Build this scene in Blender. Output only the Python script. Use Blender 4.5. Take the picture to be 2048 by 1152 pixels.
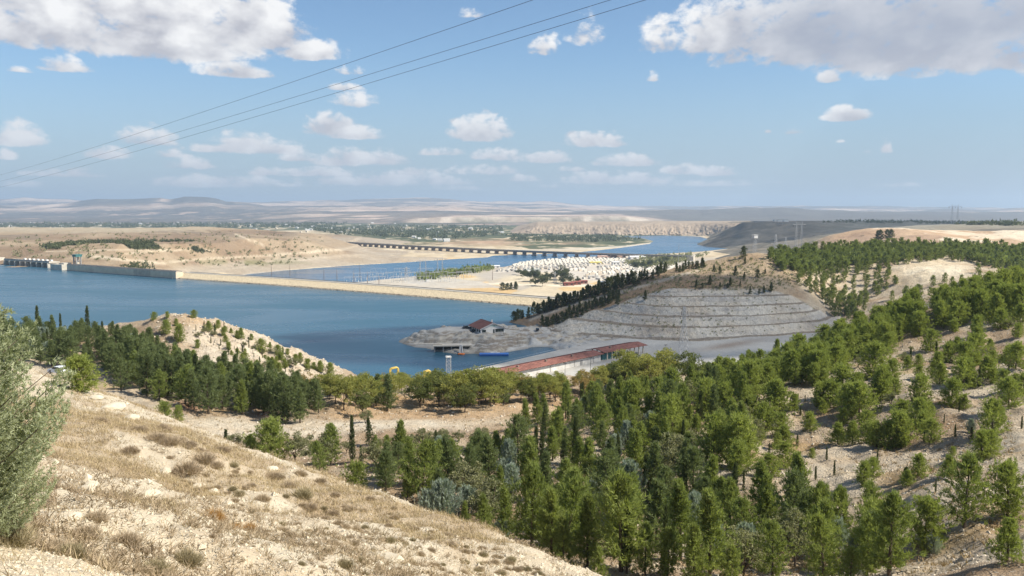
import bpy, math, random
import numpy as np
from mathutils import Vector, Matrix

for o in list(bpy.data.objects):
    bpy.data.objects.remove(o)
scene = bpy.context.scene
COL = scene.collection
R = math.radians

# ---------------------------------------------------------------- camera
F = 1700.0            # focal length in photo pixels (photo is 2048 wide)
HZ = 418.0            # row of the level horizon in the photo
CAMZ = 70.0           # eye height above the reservoir surface
PITCH = math.atan((576 - HZ) / F)
cam_d = bpy.data.cameras.new('camera')
cam = bpy.data.objects.new('camera', cam_d)
COL.objects.link(cam)
cam.location = (0, 0, CAMZ)
cam.rotation_euler = (math.pi / 2 - PITCH, 0, 0)
cam_d.sensor_width = 36
cam_d.lens = 36 * F / 2048
cam_d.clip_start = 0.3
cam_d.clip_end = 90000
scene.camera = cam

# ---------------------------------------------------------------- sun, sky, exposure
SUN_AZ = 102.0        # clockwise from the view direction (+Y)
SUN_EL = 46.0
SUNV = Vector((math.sin(R(SUN_AZ)) * math.cos(R(SUN_EL)), math.cos(R(SUN_AZ)) * math.cos(R(SUN_EL)), math.sin(R(SUN_EL))))
sun_d = bpy.data.lights.new('sun', 'SUN')
sun_d.energy = 4.9
sun_d.angle = R(0.53)
sun_d.color = (1.0, 0.93, 0.81)
sun = bpy.data.objects.new('sun', sun_d)
COL.objects.link(sun)
sun.rotation_euler = SUNV.to_track_quat('Z', 'Y').to_euler()
sun.location = (0, 0, 500)

scene.view_settings.view_transform = 'Standard'
scene.view_settings.look = 'None'
scene.view_settings.gamma = 1.0
scene.view_settings.use_curve_mapping = False
scene.view_settings.exposure = 0.75
scene.cycles.max_bounces = 6
scene.cycles.diffuse_bounces = 3
scene.cycles.glossy_bounces = 2
scene.cycles.transmission_bounces = 2
scene.cycles.transparent_max_bounces = 4
scene.cycles.volume_bounces = 0
scene.cycles.caustics_reflective = False
scene.cycles.caustics_refractive = False

world = bpy.data.worlds.new('World')
scene.world = world
world.use_nodes = True
SKY = 0.075
HAZE = 7.0e-5


class NT:
    """small node-tree writer"""
    def __init__(self, tree):
        self.t = tree
        tree.nodes.clear()

    def n(self, typ, **kw):
        nd = self.t.nodes.new(typ)
        for k, v in kw.items():
            if k.startswith('i_'):
                key = k[2:]
                nd.inputs[int(key) if key.isdigit() else key.replace('_', ' ')].default_value = v
            else:
                setattr(nd, k, v)
        return nd

    def link(self, a, b):
        self.t.links.new(a, b)

    def m(self, op, a, b=None, c=None, clamp=False):
        nd = self.t.nodes.new('ShaderNodeMath')
        nd.operation = op
        nd.use_clamp = clamp
        for i, v in enumerate((a, b, c)):
            if v is None:
                continue
            if isinstance(v, (int, float)):
                nd.inputs[i].default_value = v
            else:
                self.t.links.new(v, nd.inputs[i])
        return nd.outputs[0]

    def mix(self, fac, a, b, blend='MIX'):
        nd = self.t.nodes.new('ShaderNodeMix')
        nd.data_type = 'RGBA'
        nd.blend_type = blend
        for sock, v in ((nd.inputs[0], fac), (nd.inputs[6], a), (nd.inputs[7], b)):
            if isinstance(v, (int, float)):
                sock.default_value = v
            elif isinstance(v, tuple):
                sock.default_value = (*v[:3], 1)
            else:
                self.t.links.new(v, sock)
        return nd.outputs[2]

    def ramp(self, v, lo, hi, smooth=True):
        nd = self.t.nodes.new('ShaderNodeMapRange')
        nd.interpolation_type = 'SMOOTHSTEP' if smooth else 'LINEAR'
        nd.clamp = True
        for k, x in (('From Min', lo), ('From Max', hi)):
            if isinstance(x, (int, float)):
                nd.inputs[k].default_value = x
            else:
                self.t.links.new(x, nd.inputs[k])
        self.t.links.new(v, nd.inputs['Value'])
        return nd.outputs['Result']

    def noise(self, vec, scale, detail=4, rough=0.55, dist=0.0, out=0):
        nd = self.t.nodes.new('ShaderNodeTexNoise')
        nd.inputs['Scale'].default_value = scale
        nd.inputs['Detail'].default_value = detail
        nd.inputs['Roughness'].default_value = rough
        nd.inputs['Distortion'].default_value = dist
        if vec is not None:
            self.t.links.new(vec, nd.inputs['Vector'])
        return nd.outputs[out]


def pix_dir(px, py):
    u = (px - 1024) / F
    v = (576 - py) / F
    c, s = math.cos(PITCH), math.sin(PITCH)
    return np.array([u, c + v * s, -s + v * c])


def at(px, py, Y):
    """world point seen at photo pixel px, py standing Y metres ahead"""
    d = pix_dir(px, py)
    return np.array([0, 0, CAMZ]) + d * (Y / d[1])


def atz(px, py, z):
    """world point seen at photo pixel px, py on the level z"""
    d = pix_dir(px, py)
    return np.array([0, 0, CAMZ]) + d * ((z - CAMZ) / d[2])


def row_of(Y, z):
    """photo row (near the middle column) of a point Y ahead at height z"""
    a = math.atan2(CAMZ - z, Y)
    return 576 + F * math.tan(a - PITCH)


# ---- the sky: Nishita daylight with cumulus in fixed directions of the dome
def build_sky():
    N = NT(world.node_tree)
    out = N.n('ShaderNodeOutputWorld')
    bg = N.n('ShaderNodeBackground')
    bg.inputs['Strength'].default_value = SKY
    sky = N.n('ShaderNodeTexSky')
    sky.sky_type = 'NISHITA'
    sky.sun_disc = False
    sky.sun_elevation = R(SUN_EL)
    sky.sun_rotation = R(SUN_AZ)
    sky.altitude = 400
    sky.air_density = 1.0
    sky.dust_density = 0.6
    sky.ozone_density = 3.0
    tc = N.n('ShaderNodeTexCoord')
    sep = N.n('ShaderNodeSeparateXYZ')
    N.link(tc.outputs['Generated'], sep.inputs[0])
    x, y, z = sep.outputs
    az = N.m('ARCTAN2', x, y)
    el = N.m('ARCSINE', z)
    # px, base row, half width, height above base
    C = [(60, 66, 260, 105, 1.0), (330, 92, 260, 110, 1.0), (500, 78, 118, 95, 1.0), (395, 112, 105, 40, 1.0), (250, 20, 300, 80, 1),
         (625, 112, 72, 34, .85), (540, 110, 30, 16, .5), (470, 148, 78, 32, .9), (705, 146, 44, 20, .55), (125, 138, 58, 26, .8), (40, 142, 36, 14, .5),
         (715, 208, 62, 34, .65), (690, 178, 46, 16, .6), (962, 272, 60, 44, 1), (655, 262, 52, 40, .95), (715, 274, 60, 22, .85),
         (1193, 288, 58, 30, 1), (40, 283, 58, 36, .9), (10, 316, 30, 18, .6), (295, 284, 76, 34, .75), (215, 312, 60, 26, .75),
         (490, 300, 80, 36, .95), (560, 304, 70, 24, .85), (685, 325, 60, 34, .85), (760, 325, 60, 30, .8), (820, 348, 40, 16, .6), (370, 333, 66, 24, .7),
         (535, 348, 50, 18, .55), (640, 350, 110, 18, .7), (880, 308, 56, 16, .7), (1000, 316, 60, 22, .85), (1085, 322, 60, 22, .85), (960, 346, 84, 22, .7), (1050, 360, 44, 16, .6),
         (1255, 328, 66, 22, .9), (1370, 346, 54, 20, .85), (1430, 348, 52, 18, .75), (1240, 364, 170, 24, .78), (780, 366, 220, 26, .75), (430, 370, 180, 24, .72), (130, 350, 100, 18, .65), (60, 372, 80, 14, .45), (590, 372, 70, 10, .5), (900, 378, 90, 10, .5), (1120, 374, 80, 10, .45), (1400, 370, 140, 14, .6), (1560, 365, 60, 8, .4), (1800, 372, 90, 10, .35), (420, 300, 60, 22, .6), (600, 318, 60, 22, .7), (1130, 340, 50, 12, .5), (330, 312, 50, 16, .6),
         (1095, 102, 46, 44, .62), (1160, 78, 56, 66, .5), (945, 32, 36, 20, .45),
         (1330, 92, 58, 66, .75), (1460, 84, 150, 100, .9), (1660, 98, 240, 130, 1.0), (1880, 108, 270, 150, 1.0), (2010, 126, 70, 56, .9), (2130, 108, 150, 120, 1),
         (1657, 160, 27, 24, .9), (1690, 236, 45, 24, 1), (1588, 265, 26, 14, .7), (1536, 264, 9, 10, .6), (1772, 300, 16, 32, .8), (1732, 306, 16, 9, .5), (1306, 160, 18, 20, .5), (1680, 284, 14, 7, .5)]
    dmin = None
    sw = None
    sh = None
    for (px, py, hw, hu, st) in C:
        d0 = pix_dir(px, py)
        a0 = math.atan2(d0[0], d0[1])
        e0 = math.asin(d0[2] / np.linalg.norm(d0))
        w = hw / F * math.cos(a0) ** 2 * 1.12
        up = hu / F * 1.12
        dn = up * 0.24
        dx = N.m('MULTIPLY_ADD', az, 1 / w, -a0 / w)
        t1 = N.m('MULTIPLY_ADD', el, 1 / up, -e0 / up)
        t2 = N.m('MULTIPLY_ADD', el, -1 / dn, e0 / dn)
        dy = N.m('MAXIMUM', t1, t2)
        d2 = N.m('MULTIPLY_ADD', dy, dy, N.m('MULTIPLY', dx, dx))
        val = N.m('MULTIPLY_ADD', d2, -1.0, st)          # positive inside
        wt = N.m('MAXIMUM', val, 0.0)
        sw = N.m('ADD', wt, 0.02) if sw is None else N.m('ADD', sw, wt)
        th = N.m('MULTIPLY', wt, t1)
        sh = th if sh is None else N.m('ADD', sh, th)
        dmin = val if dmin is None else N.m('SMOOTH_MAX', dmin, val, 0.12)
    vec = N.n('ShaderNodeCombineXYZ')
    N.link(az, vec.inputs[0])
    N.link(N.m('MULTIPLY', el, 1.5), vec.inputs[1])
    v = vec.outputs[0]
    big = N.noise(v, 24, 8, 0.58, 0.15)
    vo = N.n('ShaderNodeVectorMath', operation='ADD')
    N.link(v, vo.inputs[0])
    vo.inputs[1].default_value = (0.0045, 0.0075, 0)
    big2 = N.noise(vo.outputs[0], 22, 3, 0.5, 0.2)
    # open-sky cumulus beyond the frame: same kind of cloud, scattered
    ws = N.noise(v, 5.0, 5, 0.5)
    side = N.m('MAXIMUM', N.ramp(N.m('ABSOLUTE', az), 0.62, 0.8), N.ramp(el, 0.26, 0.40))
    other = N.m('MULTIPLY', N.m('MULTIPLY_ADD', ws, 5.0, -2.75), side)
    other = N.m('MULTIPLY_ADD', N.m('SUBTRACT', 1.0, side), -3.0, other)
    cov = N.m('MAXIMUM', dmin, other)
    fine = N.noise(v, 95, 5, 0.6)
    dens = N.m('MULTIPLY_ADD', N.m('SUBTRACT', big, 0.49), 2.6, cov)
    dens = N.m('MULTIPLY_ADD', N.m('SUBTRACT', fine, 0.5), 1.1, dens)
    alpha = N.ramp(dens, 0.02, 0.72)
    alpha = N.m('MULTIPLY', alpha, N.ramp(el, 0.002, 0.035))
    alpha = N.m('MULTIPLY', alpha, 0.97)
    hrel = N.m('DIVIDE', sh, sw)
    belly = N.m('MULTIPLY', N.ramp(az, 0.16, 0.36), N.ramp(el, 0.12, 0.19))
    relief = N.m('MULTIPLY', N.m('SUBTRACT', big, big2), N.m('MULTIPLY_ADD', belly, -1.5, 2.3))
    relief = N.m('MULTIPLY_ADD', N.m('SUBTRACT', fine, 0.5), 0.35, relief)
    thick = N.ramp(dens, 0.2, 1.6)
    lum = N.m('MULTIPLY_ADD', hrel, 0.95, 0.42)
    lum = N.m('ADD', lum, relief)
    lum = N.m('MULTIPLY_ADD', thick, -0.16, lum)
    # the big cloud on the right is seen against its shaded belly
    lum = N.m('MULTIPLY_ADD', belly, -0.26, lum)
    lum = N.ramp(lum, 0.0, 1.0, False)
    k = 1.0 / SKY
    ccol = N.mix(lum, (0.325 * k, 0.325 * k, 0.355 * k), (0.60 * k, 0.595 * k, 0.59 * k))
    ccol = N.mix(N.m('MULTIPLY', belly, N.m('MULTIPLY_ADD', lum, -0.45, 0.85)), ccol, (0.215 * k, 0.24 * k, 0.30 * k))
    skyc = N.mix(1.0, sky.outputs[0], (0.94, 1.04, 1.08), 'MULTIPLY')
    # haze painted as a flat colour into sky and clouds near the horizon
    lowf = N.ramp(el, 0.19, -0.01)
    skyc = N.mix(N.m('MULTIPLY', lowf, 0.85), skyc, (0.225 * k, 0.285 * k, 0.360 * k))
    ccol = N.mix(N.m('MULTIPLY', lowf, 0.60), ccol, (0.33 * k, 0.36 * k, 0.41 * k))
    fin = N.mix(alpha, skyc, ccol)
    N.link(fin, bg.inputs['Color'])
    N.link(bg.outputs[0], out.inputs[0])


build_sky()
world.cycles.sampling_method = 'MANUAL'
world.cycles.sample_map_resolution = 512

# ---------------------------------------------------------------- helpers
rng = np.random.default_rng(7)
random.seed(7)

_perm = np.random.default_rng(3).permutation(4096)
_grad = np.random.default_rng(4).uniform(-1, 1, 4096)


def vnoise(x, y):
    x = np.asarray(x, float)
    y = np.asarray(y, float)
    xi = np.floor(x).astype(int)
    yi = np.floor(y).astype(int)
    fx = x - xi
    fy = y - yi
    fx = fx * fx * fx * (fx * (fx * 6 - 15) + 10)
    fy = fy * fy * fy * (fy * (fy * 6 - 15) + 10)

    def h(a, b):
        return _grad[_perm[(_perm[a & 4095] + b) & 4095]]
    return (h(xi, yi) * (1 - fx) + h(xi + 1, yi) * fx) * (1 - fy) + (h(xi, yi + 1) * (1 - fx) + h(xi + 1, yi + 1) * fx) * fy


def fbm(x, y, oct=4, lac=2.03, gain=0.5):
    s = 0
    a = 1.0
    t = 0
    for i in range(oct):
        s = s + a * vnoise(x + 17.3 * i, y - 9.1 * i)
        t += a
        a *= gain
        x = x * lac
        y = y * lac
    return s / t


def sstep(v, a, b):
    t = np.clip((v - a) / (b - a), 0, 1)
    return t * t * (3 - 2 * t)


class TPS:
    """smooth surface through surveyed points (x, y, z)"""
    def __init__(self, pts, lam=0.0, scale=100.0):
        P = np.array(pts, float)
        self.s = scale
        self.c = P[:, :2] / scale
        n = len(P)
        K = self._k(self.c, self.c) + lam * np.eye(n)
        A = np.zeros((n + 3, n + 3))
        A[:n, :n] = K
        A[:n, n] = 1
        A[:n, n + 1:] = self.c
        A[n, :n] = 1
        A[n + 1:, :n] = self.c.T
        b = np.zeros(n + 3)
        b[:n] = P[:, 2]
        self.w = np.linalg.solve(A, b)

    def _k(self, a, b):
        d2 = ((a[:, None, :] - b[None, :, :]) ** 2).sum(-1)
        return 0.5 * d2 * np.log(d2 + 1e-12)

    def __call__(self, x, y):
        x = np.asarray(x, float)
        sh = x.shape
        q = np.stack([x.ravel(), np.asarray(y, float).ravel()], 1) / self.s
        out = np.empty(len(q))
        for i in range(0, len(q), 20000):
            s = q[i:i + 20000]
            out[i:i + 20000] = self._k(s, self.c) @ self.w[:-3] + self.w[-3] + s @ self.w[-2:]
        return out.reshape(sh)


def in_poly(x, y, poly):
    x = np.asarray(x, float)
    y = np.asarray(y, float)
    r = np.zeros(x.shape, bool)
    n = len(poly)
    for i in range(n):
        x0, y0 = poly[i]
        x1, y1 = poly[(i + 1) % n]
        if y0 == y1:
            continue
        c = ((y0 > y) != (y1 > y)) & (x < (x1 - x0) * (y - y0) / (y1 - y0) + x0)
        r ^= c
    return r


def poly_dist(x, y, pts):
    """distance to a polyline"""
    x = np.asarray(x, float)
    y = np.asarray(y, float)
    d = np.full(x.shape, 1e9)
    for (x0, y0), (x1, y1) in zip(pts[:-1], pts[1:]):
        dx, dy = x1 - x0, y1 - y0
        t = np.clip(((x - x0) * dx + (y - y0) * dy) / (dx * dx + dy * dy + 1e-9), 0, 1)
        d = np.minimum(d, np.hypot(x - x0 - t * dx, y - y0 - t * dy))
    return d


def mesh_from(name, V, Fq, mat=None, smooth=False, col=None):
    me = bpy.data.meshes.new(name)
    V = np.asarray(V, np.float32)
    if isinstance(Fq, np.ndarray):
        me.vertices.add(len(V))
        me.vertices.foreach_set('co', V.ravel())
        nf, k = Fq.shape
        me.loops.add(nf * k)
        me.loops.foreach_set('vertex_index', Fq.astype(np.int32).ravel())
        me.polygons.add(nf)
        me.polygons.foreach_set('loop_start', np.arange(0, nf * k, k, dtype=np.int32))
        me.polygons.foreach_set('loop_total', np.full(nf, k, np.int32))
        me.update(calc_edges=True)
    else:
        me.from_pydata([tuple(v) for v in V], [], [tuple(f) for f in Fq])
        me.update()
    me.polygons.foreach_set('use_smooth', np.full(len(me.polygons), smooth, bool))
    if mat is not None:
        me.materials.append(mat)
    if col is not None:
        a = me.attributes.new('Col', 'FLOAT_COLOR', 'POINT')
        c = np.ones((len(V), 4), np.float32)
        c[:, :3] = col
        a.data.foreach_set('color', c.ravel())
    return me


def put(name, me, parent=None, loc=(0, 0, 0), rz=0.0, sc=1.0):
    o = bpy.data.objects.new(name, me)
    COL.objects.link(o)
    o.location = [float(v) for v in loc]
    if rz:
        o.rotation_euler = (0, 0, rz)
    if sc != 1.0:
        o.scale = (sc, sc, sc) if isinstance(sc, (int, float)) else sc
    if parent is not None:
        o.parent = parent
    return o


def tag(o, label=None, cat=None, group=None, kind=None):
    if label:
        o['label'] = label
    if cat:
        o['category'] = cat
    if group:
        o['group'] = group
    if kind:
        o['kind'] = kind
    return o


def empty(name, loc, rz=0.0):
    o = bpy.data.objects.new(name, None)
    COL.objects.link(o)
    o.location = [float(v) for v in loc]
    o.rotation_euler = (0, 0, rz)
    o.empty_display_size = 0.3
    return o


class MB:
    """collects simple solids into one mesh"""
    def __init__(self):
        self.v = []
        self.f = []

    def quad(self, pts):
        i = len(self.v)
        self.v += [tuple(p) for p in pts]
        self.f.append(tuple(range(i, i + len(pts))))
        return self

    def box(self, c, s, rz=0.0):
        cx, cy, cz = c
        sx, sy, sz = s[0] / 2, s[1] / 2, s[2] / 2
        i = len(self.v)
        ca, sa = math.cos(rz), math.sin(rz)
        for dz in (-sz, sz):
            for dx, dy in ((-sx, -sy), (sx, -sy), (sx, sy), (-sx, sy)):
                self.v.append((cx + dx * ca - dy * sa, cy + dx * sa + dy * ca, cz + dz))
        self.f += [(i, i + 3, i + 2, i + 1), (i + 4, i + 5, i + 6, i + 7), (i, i + 1, i + 5, i + 4), (i + 1, i + 2, i + 6, i + 5), (i + 2, i + 3, i + 7, i + 6), (i + 3, i, i + 4, i + 7)]
        return self

    def bar(self, a, b, r, n=4, r2=None):
        a = Vector([float(q) for q in a])
        b = Vector([float(q) for q in b])
        d = b - a
        if d.length < 1e-6:
            return self
        q = d.to_track_quat('Z', 'Y')
        r2 = r if r2 is None else r2
        i = len(self.v)
        for p, rr in ((a, r), (b, r2)):
            for k in range(n):
                t = 2 * math.pi * (k + 0.5) / n
                self.v.append(tuple(p + q @ Vector((math.cos(t) * rr, math.sin(t) * rr, 0))))
        for k in range(n):
            k2 = (k + 1) % n
            self.f.append((i + k, i + k2, i + n + k2, i + n + k))
        self.f.append(tuple(i + k for k in reversed(range(n))))
        self.f.append(tuple(i + n + k for k in range(n)))
        return self

    def tube(self, pts, r, n=5):
        P = [Vector([float(q) for q in p]) for p in pts]
        i = len(self.v)
        for j, p in enumerate(P):
            d = (P[min(j + 1, len(P) - 1)] - P[max(j - 1, 0)]).normalized()
            q = d.to_track_quat('Z', 'Y')
            rr = r if isinstance(r, (int, float)) else r[j]
            for k in range(n):
                t = 2 * math.pi * k / n
                self.v.append(tuple(p + q @ Vector((math.cos(t) * rr, math.sin(t) * rr, 0))))
        for j in range(len(P) - 1):
            for k in range(n):
                k2 = (k + 1) % n
                a = i + j * n
                self.f.append((a + k, a + k2, a + n + k2, a + n + k))
        self.f.append(tuple(i + k for k in reversed(range(n))))
        e = i + (len(P) - 1) * n
        self.f.append(tuple(e + k for k in range(n)))
        return self

    def prism(self, poly, z0, z1):
        n = len(poly)
        i = len(self.v)
        self.v += [(p[0], p[1], z0) for p in poly] + [(p[0], p[1], z1) for p in poly]
        self.f.append(tuple(i + k for k in reversed(range(n))))
        self.f.append(tuple(i + n + k for k in range(n)))
        for k in range(n):
            k2 = (k + 1) % n
            self.f.append((i + k, i + k2, i + n + k2, i + n + k))
        return self

    def mesh(self, name, mat=None, smooth=False):
        return mesh_from(name, self.v, self.f, mat, smooth)

    def build(self, name, mat, parent=None, loc=(0, 0, 0), rz=0.0, smooth=False):
        return put(name, self.mesh(name, mat, smooth), parent, loc, rz)


# ---------------------------------------------------------------- materials
MATS = {}


def new_mat(name):
    m = bpy.data.materials.new(name)
    m.use_nodes = True
    MATS[name] = m
    N = NT(m.node_tree)
    out = N.n('ShaderNodeOutputMaterial')
    return m, N, out


def plain(name, c, rough=0.7, metal=0.0, var=0.18, scale=1.5, bump=0.0, spec=0.3):
    """painted, concrete or metal surface with weathering"""
    m, N, out = new_mat(name)
    b = N.n('ShaderNodeBsdfPrincipled')
    g = N.n('ShaderNodeNewGeometry')
    n1 = N.noise(g.outputs['Position'], scale, 5, 0.6)
    n2 = N.noise(g.outputs['Position'], scale * 9, 3, 0.6)
    f = N.m('MULTIPLY_ADD', n1, 0.7, N.m('MULTIPLY', n2, 0.3))
    col = N.mix(N.ramp(f, 0.3, 0.7), tuple(v * (1 - var) for v in c), tuple(min(1, v * (1 + var)) for v in c))
    N.link(col, b.inputs['Base Color'])
    b.inputs['Roughness'].default_value = rough
    b.inputs['Metallic'].default_value = metal
    b.inputs['Specular IOR Level'].default_value = spec
    if bump:
        bp = N.n('ShaderNodeBump')
        bp.inputs['Strength'].default_value = bump
        N.link(f, bp.inputs['Height'])
        N.link(bp.outputs[0], b.inputs['Normal'])
    N.link(b.outputs[0], out.inputs[0])
    return m


def terrain_mat(name, s1, s2, s3, var=(0.35, 0.3, 0.3), bump=0.5, bdist=0.3, chips=0.0, chip_scale=8.0, chip_col=(0.55, 0.48, 0.36), tint=(0.75, 0.62, 0.48), streak=None, shrub=0.0, shrub_scale=0.3, shrub_col=(0.10, 0.085, 0.045)):
    """ground whose land cover comes in the Col attribute, broken up by soil, stone and litter"""
    m, N, out = new_mat(name)
    b = N.n('ShaderNodeBsdfPrincipled')
    b.inputs['Roughness'].default_value = 0.95
    b.inputs['Specular IOR Level'].default_value = 0.1
    g = N.n('ShaderNodeNewGeometry')
    P = g.outputs['Position']
    if streak:
        mp = N.n('ShaderNodeMapping')
        N.link(P, mp.inputs['Vector'])
        mp.inputs['Scale'].default_value = streak
        P = mp.outputs[0]
    at_ = N.n('ShaderNodeAttribute', attribute_name='Col')
    c = at_.outputs['Color']
    n1 = N.noise(P, s1, 5, 0.6)
    n2 = N.noise(P, s2, 5, 0.65)
    n3 = N.noise(P, s3, 4, 0.7)
    t1 = N.ramp(n1, 0.38, 0.66)
    c = N.mix(N.m('MULTIPLY', t1, var[0]), c, N.mix(1.0, c, tint, 'MULTIPLY'))
    f2 = N.m('MULTIPLY_ADD', N.m('SUBTRACT', n2, 0.5), 2.0 * var[1], 1.0)
    f3 = N.m('MULTIPLY_ADD', N.m('SUBTRACT', n3, 0.5), 2.0 * var[2], 1.0)
    f = N.m('MULTIPLY', f2, f3)
    cv = N.n('ShaderNodeCombineXYZ')
    for i in range(3):
        N.link(f, cv.inputs[i])
    c = N.mix(1.0, c, cv.outputs[0], 'MULTIPLY')
    h = N.m('ADD', n2, N.m('MULTIPLY', n3, 0.45))
    if chips:
        vo = N.n('ShaderNodeTexVoronoi')
        vo.inputs['Scale'].default_value = chip_scale
        vo.inputs['Randomness'].default_value = 1.0
        N.link(P, vo.inputs['Vector'])
        sc = N.n('ShaderNodeSeparateColor')
        N.link(vo.outputs['Color'], sc.inputs[0])
        on = N.m('MULTIPLY', N.ramp(sc.outputs[0], 0.45, 0.55), N.ramp(vo.outputs['Distance'], 0.45, 0.25))
        lum = N.m('MULTIPLY_ADD', sc.outputs[1], 0.5, 0.65)
        cc = N.n('ShaderNodeCombineXYZ')
        for i in range(3):
            N.link(lum, cc.inputs[i])
        stone = N.mix(1.0, (chip_col), cc.outputs[0], 'MULTIPLY')
        c = N.mix(N.m('MULTIPLY', on, chips), c, stone)
        h = N.m('MULTIPLY_ADD', on, 0.35, h)
    if shrub:
        v2 = N.n('ShaderNodeTexVoronoi')
        v2.inputs['Scale'].default_value = shrub_scale
        N.link(P, v2.inputs['Vector'])
        s2_ = N.n('ShaderNodeSeparateColor')
        N.link(v2.outputs['Color'], s2_.inputs[0])
        rad = N.m('MULTIPLY_ADD', s2_.outputs[1], 0.26, 0.06)
        wob = N.m('MULTIPLY_ADD', N.m('SUBTRACT', n3, 0.5), 0.3, v2.outputs['Distance'])
        on2 = N.m('LESS_THAN', wob, rad)
        on2 = N.m('MULTIPLY', on2, N.m('GREATER_THAN', N.m('MULTIPLY_ADD', s2_.outputs[0], 0.5, N.m('MULTIPLY', n1, 0.5)), 1 - shrub))
        c = N.mix(N.m('MULTIPLY', on2, 0.8), c, shrub_col)
        h = N.m('MULTIPLY_ADD', on2, 0.5, h)
    N.link(c, b.inputs['Base Color'])
    if bump:
        bp = N.n('ShaderNodeBump')
        bp.inputs['Strength'].default_value = bump
        bp.inputs['Distance'].default_value = bdist
        N.link(h, bp.inputs['Height'])
        N.link(bp.outputs[0], b.inputs['Normal'])
    N.link(b.outputs[0], out.inputs[0])
    return m


def water_mat(name, deep, shallow, rough, wscale, bump):
    m, N, out = new_mat(name)
    b = N.n('ShaderNodeBsdfPrincipled')
    g = N.n('ShaderNodeNewGeometry')
    mp = N.n('ShaderNodeMapping')
    N.link(g.outputs['Position'], mp.inputs['Vector'])
    mp.inputs['Rotation'].default_value = (0, 0, 0.5)
    mp.inputs['Scale'].default_value = (0.35, 1.0, 1.0)
    n1 = N.noise(mp.outputs[0], wscale, 4, 0.6)
    n2 = N.noise(mp.outputs[0], 0.018, 4, 0.6, 0.6)
    col = N.mix(N.ramp(n2, 0.4, 0.62), deep, shallow)
    N.link(col, b.inputs['Base Color'])
    rr = N.m('MULTIPLY_ADD', N.ramp(n2, 0.35, 0.65), 0.12, rough)
    N.link(rr, b.inputs['Roughness'])
    b.inputs['IOR'].default_value = 1.333
    b.inputs['Specular IOR Level'].default_value = 0.27
    bp = N.n('ShaderNodeBump')
    bp.inputs['Strength'].default_value = bump
    bp.inputs['Distance'].default_value = 0.25
    N.link(n1, bp.inputs['Height'])
    N.link(bp.outputs[0], b.inputs['Normal'])
    N.link(b.outputs[0], out.inputs[0])
    return m


def leaf_mat(name, c1, c2, trans=0.35, hue=0.5, shadec=None):
    """foliage: two leaf tones mixed clump by clump and tree by tree"""
    m, N, out = new_mat(name)
    oi = N.n('ShaderNodeObjectInfo')
    g = N.n('ShaderNodeNewGeometry')
    n1 = N.noise(g.outputs['Position'], 0.9, 3, 0.6)
    f = N.m('MULTIPLY_ADD', oi.outputs['Random'], hue, N.m('MULTIPLY_ADD', N.ramp(n1, 0.3, 0.7), 1 - hue, 0.0))
    c = N.mix(f, c1, c2)
    rnd = N.m('MULTIPLY_ADD', g.outputs['Random Per Island'], 0.5, 0.75)
    cv = N.n('ShaderNodeCombineXYZ')
    for i in range(3):
        N.link(rnd, cv.inputs[i])
    c = N.mix(1.0, c, cv.outputs[0], 'MULTIPLY')
    d = N.n('ShaderNodeBsdfDiffuse')
    t = N.n('ShaderNodeBsdfTranslucent')
    N.link(c, d.inputs[0])
    c2_ = N.mix(1.0, c, (1.1, 1.15, 0.6), 'MULTIPLY')
    N.link(c2_, t.inputs[0])
    mx = N.n('ShaderNodeMixShader')
    mx.inputs[0].default_value = trans
    N.link(d.outputs[0], mx.inputs[1])
    N.link(t.outputs[0], mx.inputs[2])
    N.link(mx.outputs[0], out.inputs[0])
    return m


M_BARK = plain('bark', (0.10, 0.075, 0.055), 0.95, var=0.35, scale=6)
M_WHITE = plain('white_paint', (0.66, 0.65, 0.62), 0.7, var=0.08, scale=0.8)
M_CONC = plain('concrete', (0.50, 0.45, 0.37), 0.9, var=0.22, scale=0.25)
M_CONCD = plain('dark_concrete', (0.26, 0.255, 0.245), 0.9, var=0.2, scale=0.3)
M_STEEL = plain('galvanised_steel', (0.42, 0.43, 0.44), 0.55, metal=0.3, var=0.12)
M_RUST = plain('rusty_steel', (0.20, 0.15, 0.12), 0.8, var=0.2)
M_GLASS = plain('dark_glass', (0.02, 0.03, 0.03), 0.12, var=0.1, spec=0.5)
M_ROOF = plain('red_roof', (0.225, 0.098, 0.075), 0.9, var=0.35, scale=0.4)
M_YELLOW = plain('yellow_paint', (0.62, 0.44, 0.10), 0.5, var=0.1)
M_BLUE = plain('blue_plastic', (0.05, 0.16, 0.46), 0.5, var=0.12)
M_ORANGE = plain('orange_paint', (0.65, 0.17, 0.02), 0.5, var=0.1)
M_DARK = plain('black_rubber', (0.02, 0.02, 0.022), 0.7)
M_WIRE = plain('cable', (0.05, 0.05, 0.06), 0.6)
M_CARDARK = plain('dark_car_paint', (0.018, 0.02, 0.025), 0.25, var=0.05, spec=0.5)
M_CARWHITE = plain('white_car_paint', (0.72, 0.74, 0.76), 0.3, var=0.04, spec=0.5)
M_CARBLUE = plain('blue_car_paint', (0.03, 0.08, 0.35), 0.3, var=0.04, spec=0.5)
M_TEAL = plain('teal_cladding', (0.05, 0.17, 0.17), 0.6)
M_GREEN = plain('green_letters', (0.02, 0.16, 0.07), 0.6)
# ================================================================ LARGE STRUCTURE
# ---------------------------------------------------------------- surveyed surfaces
def P3(px, py, Y):
    return tuple(at(px, py, Y))


def PZ(px, py, z):
    return tuple(atz(px, py, z))


def XYZ(px, Y, z):
    return ((px - 1024) / F * Y * 1.0, Y, z)


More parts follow.
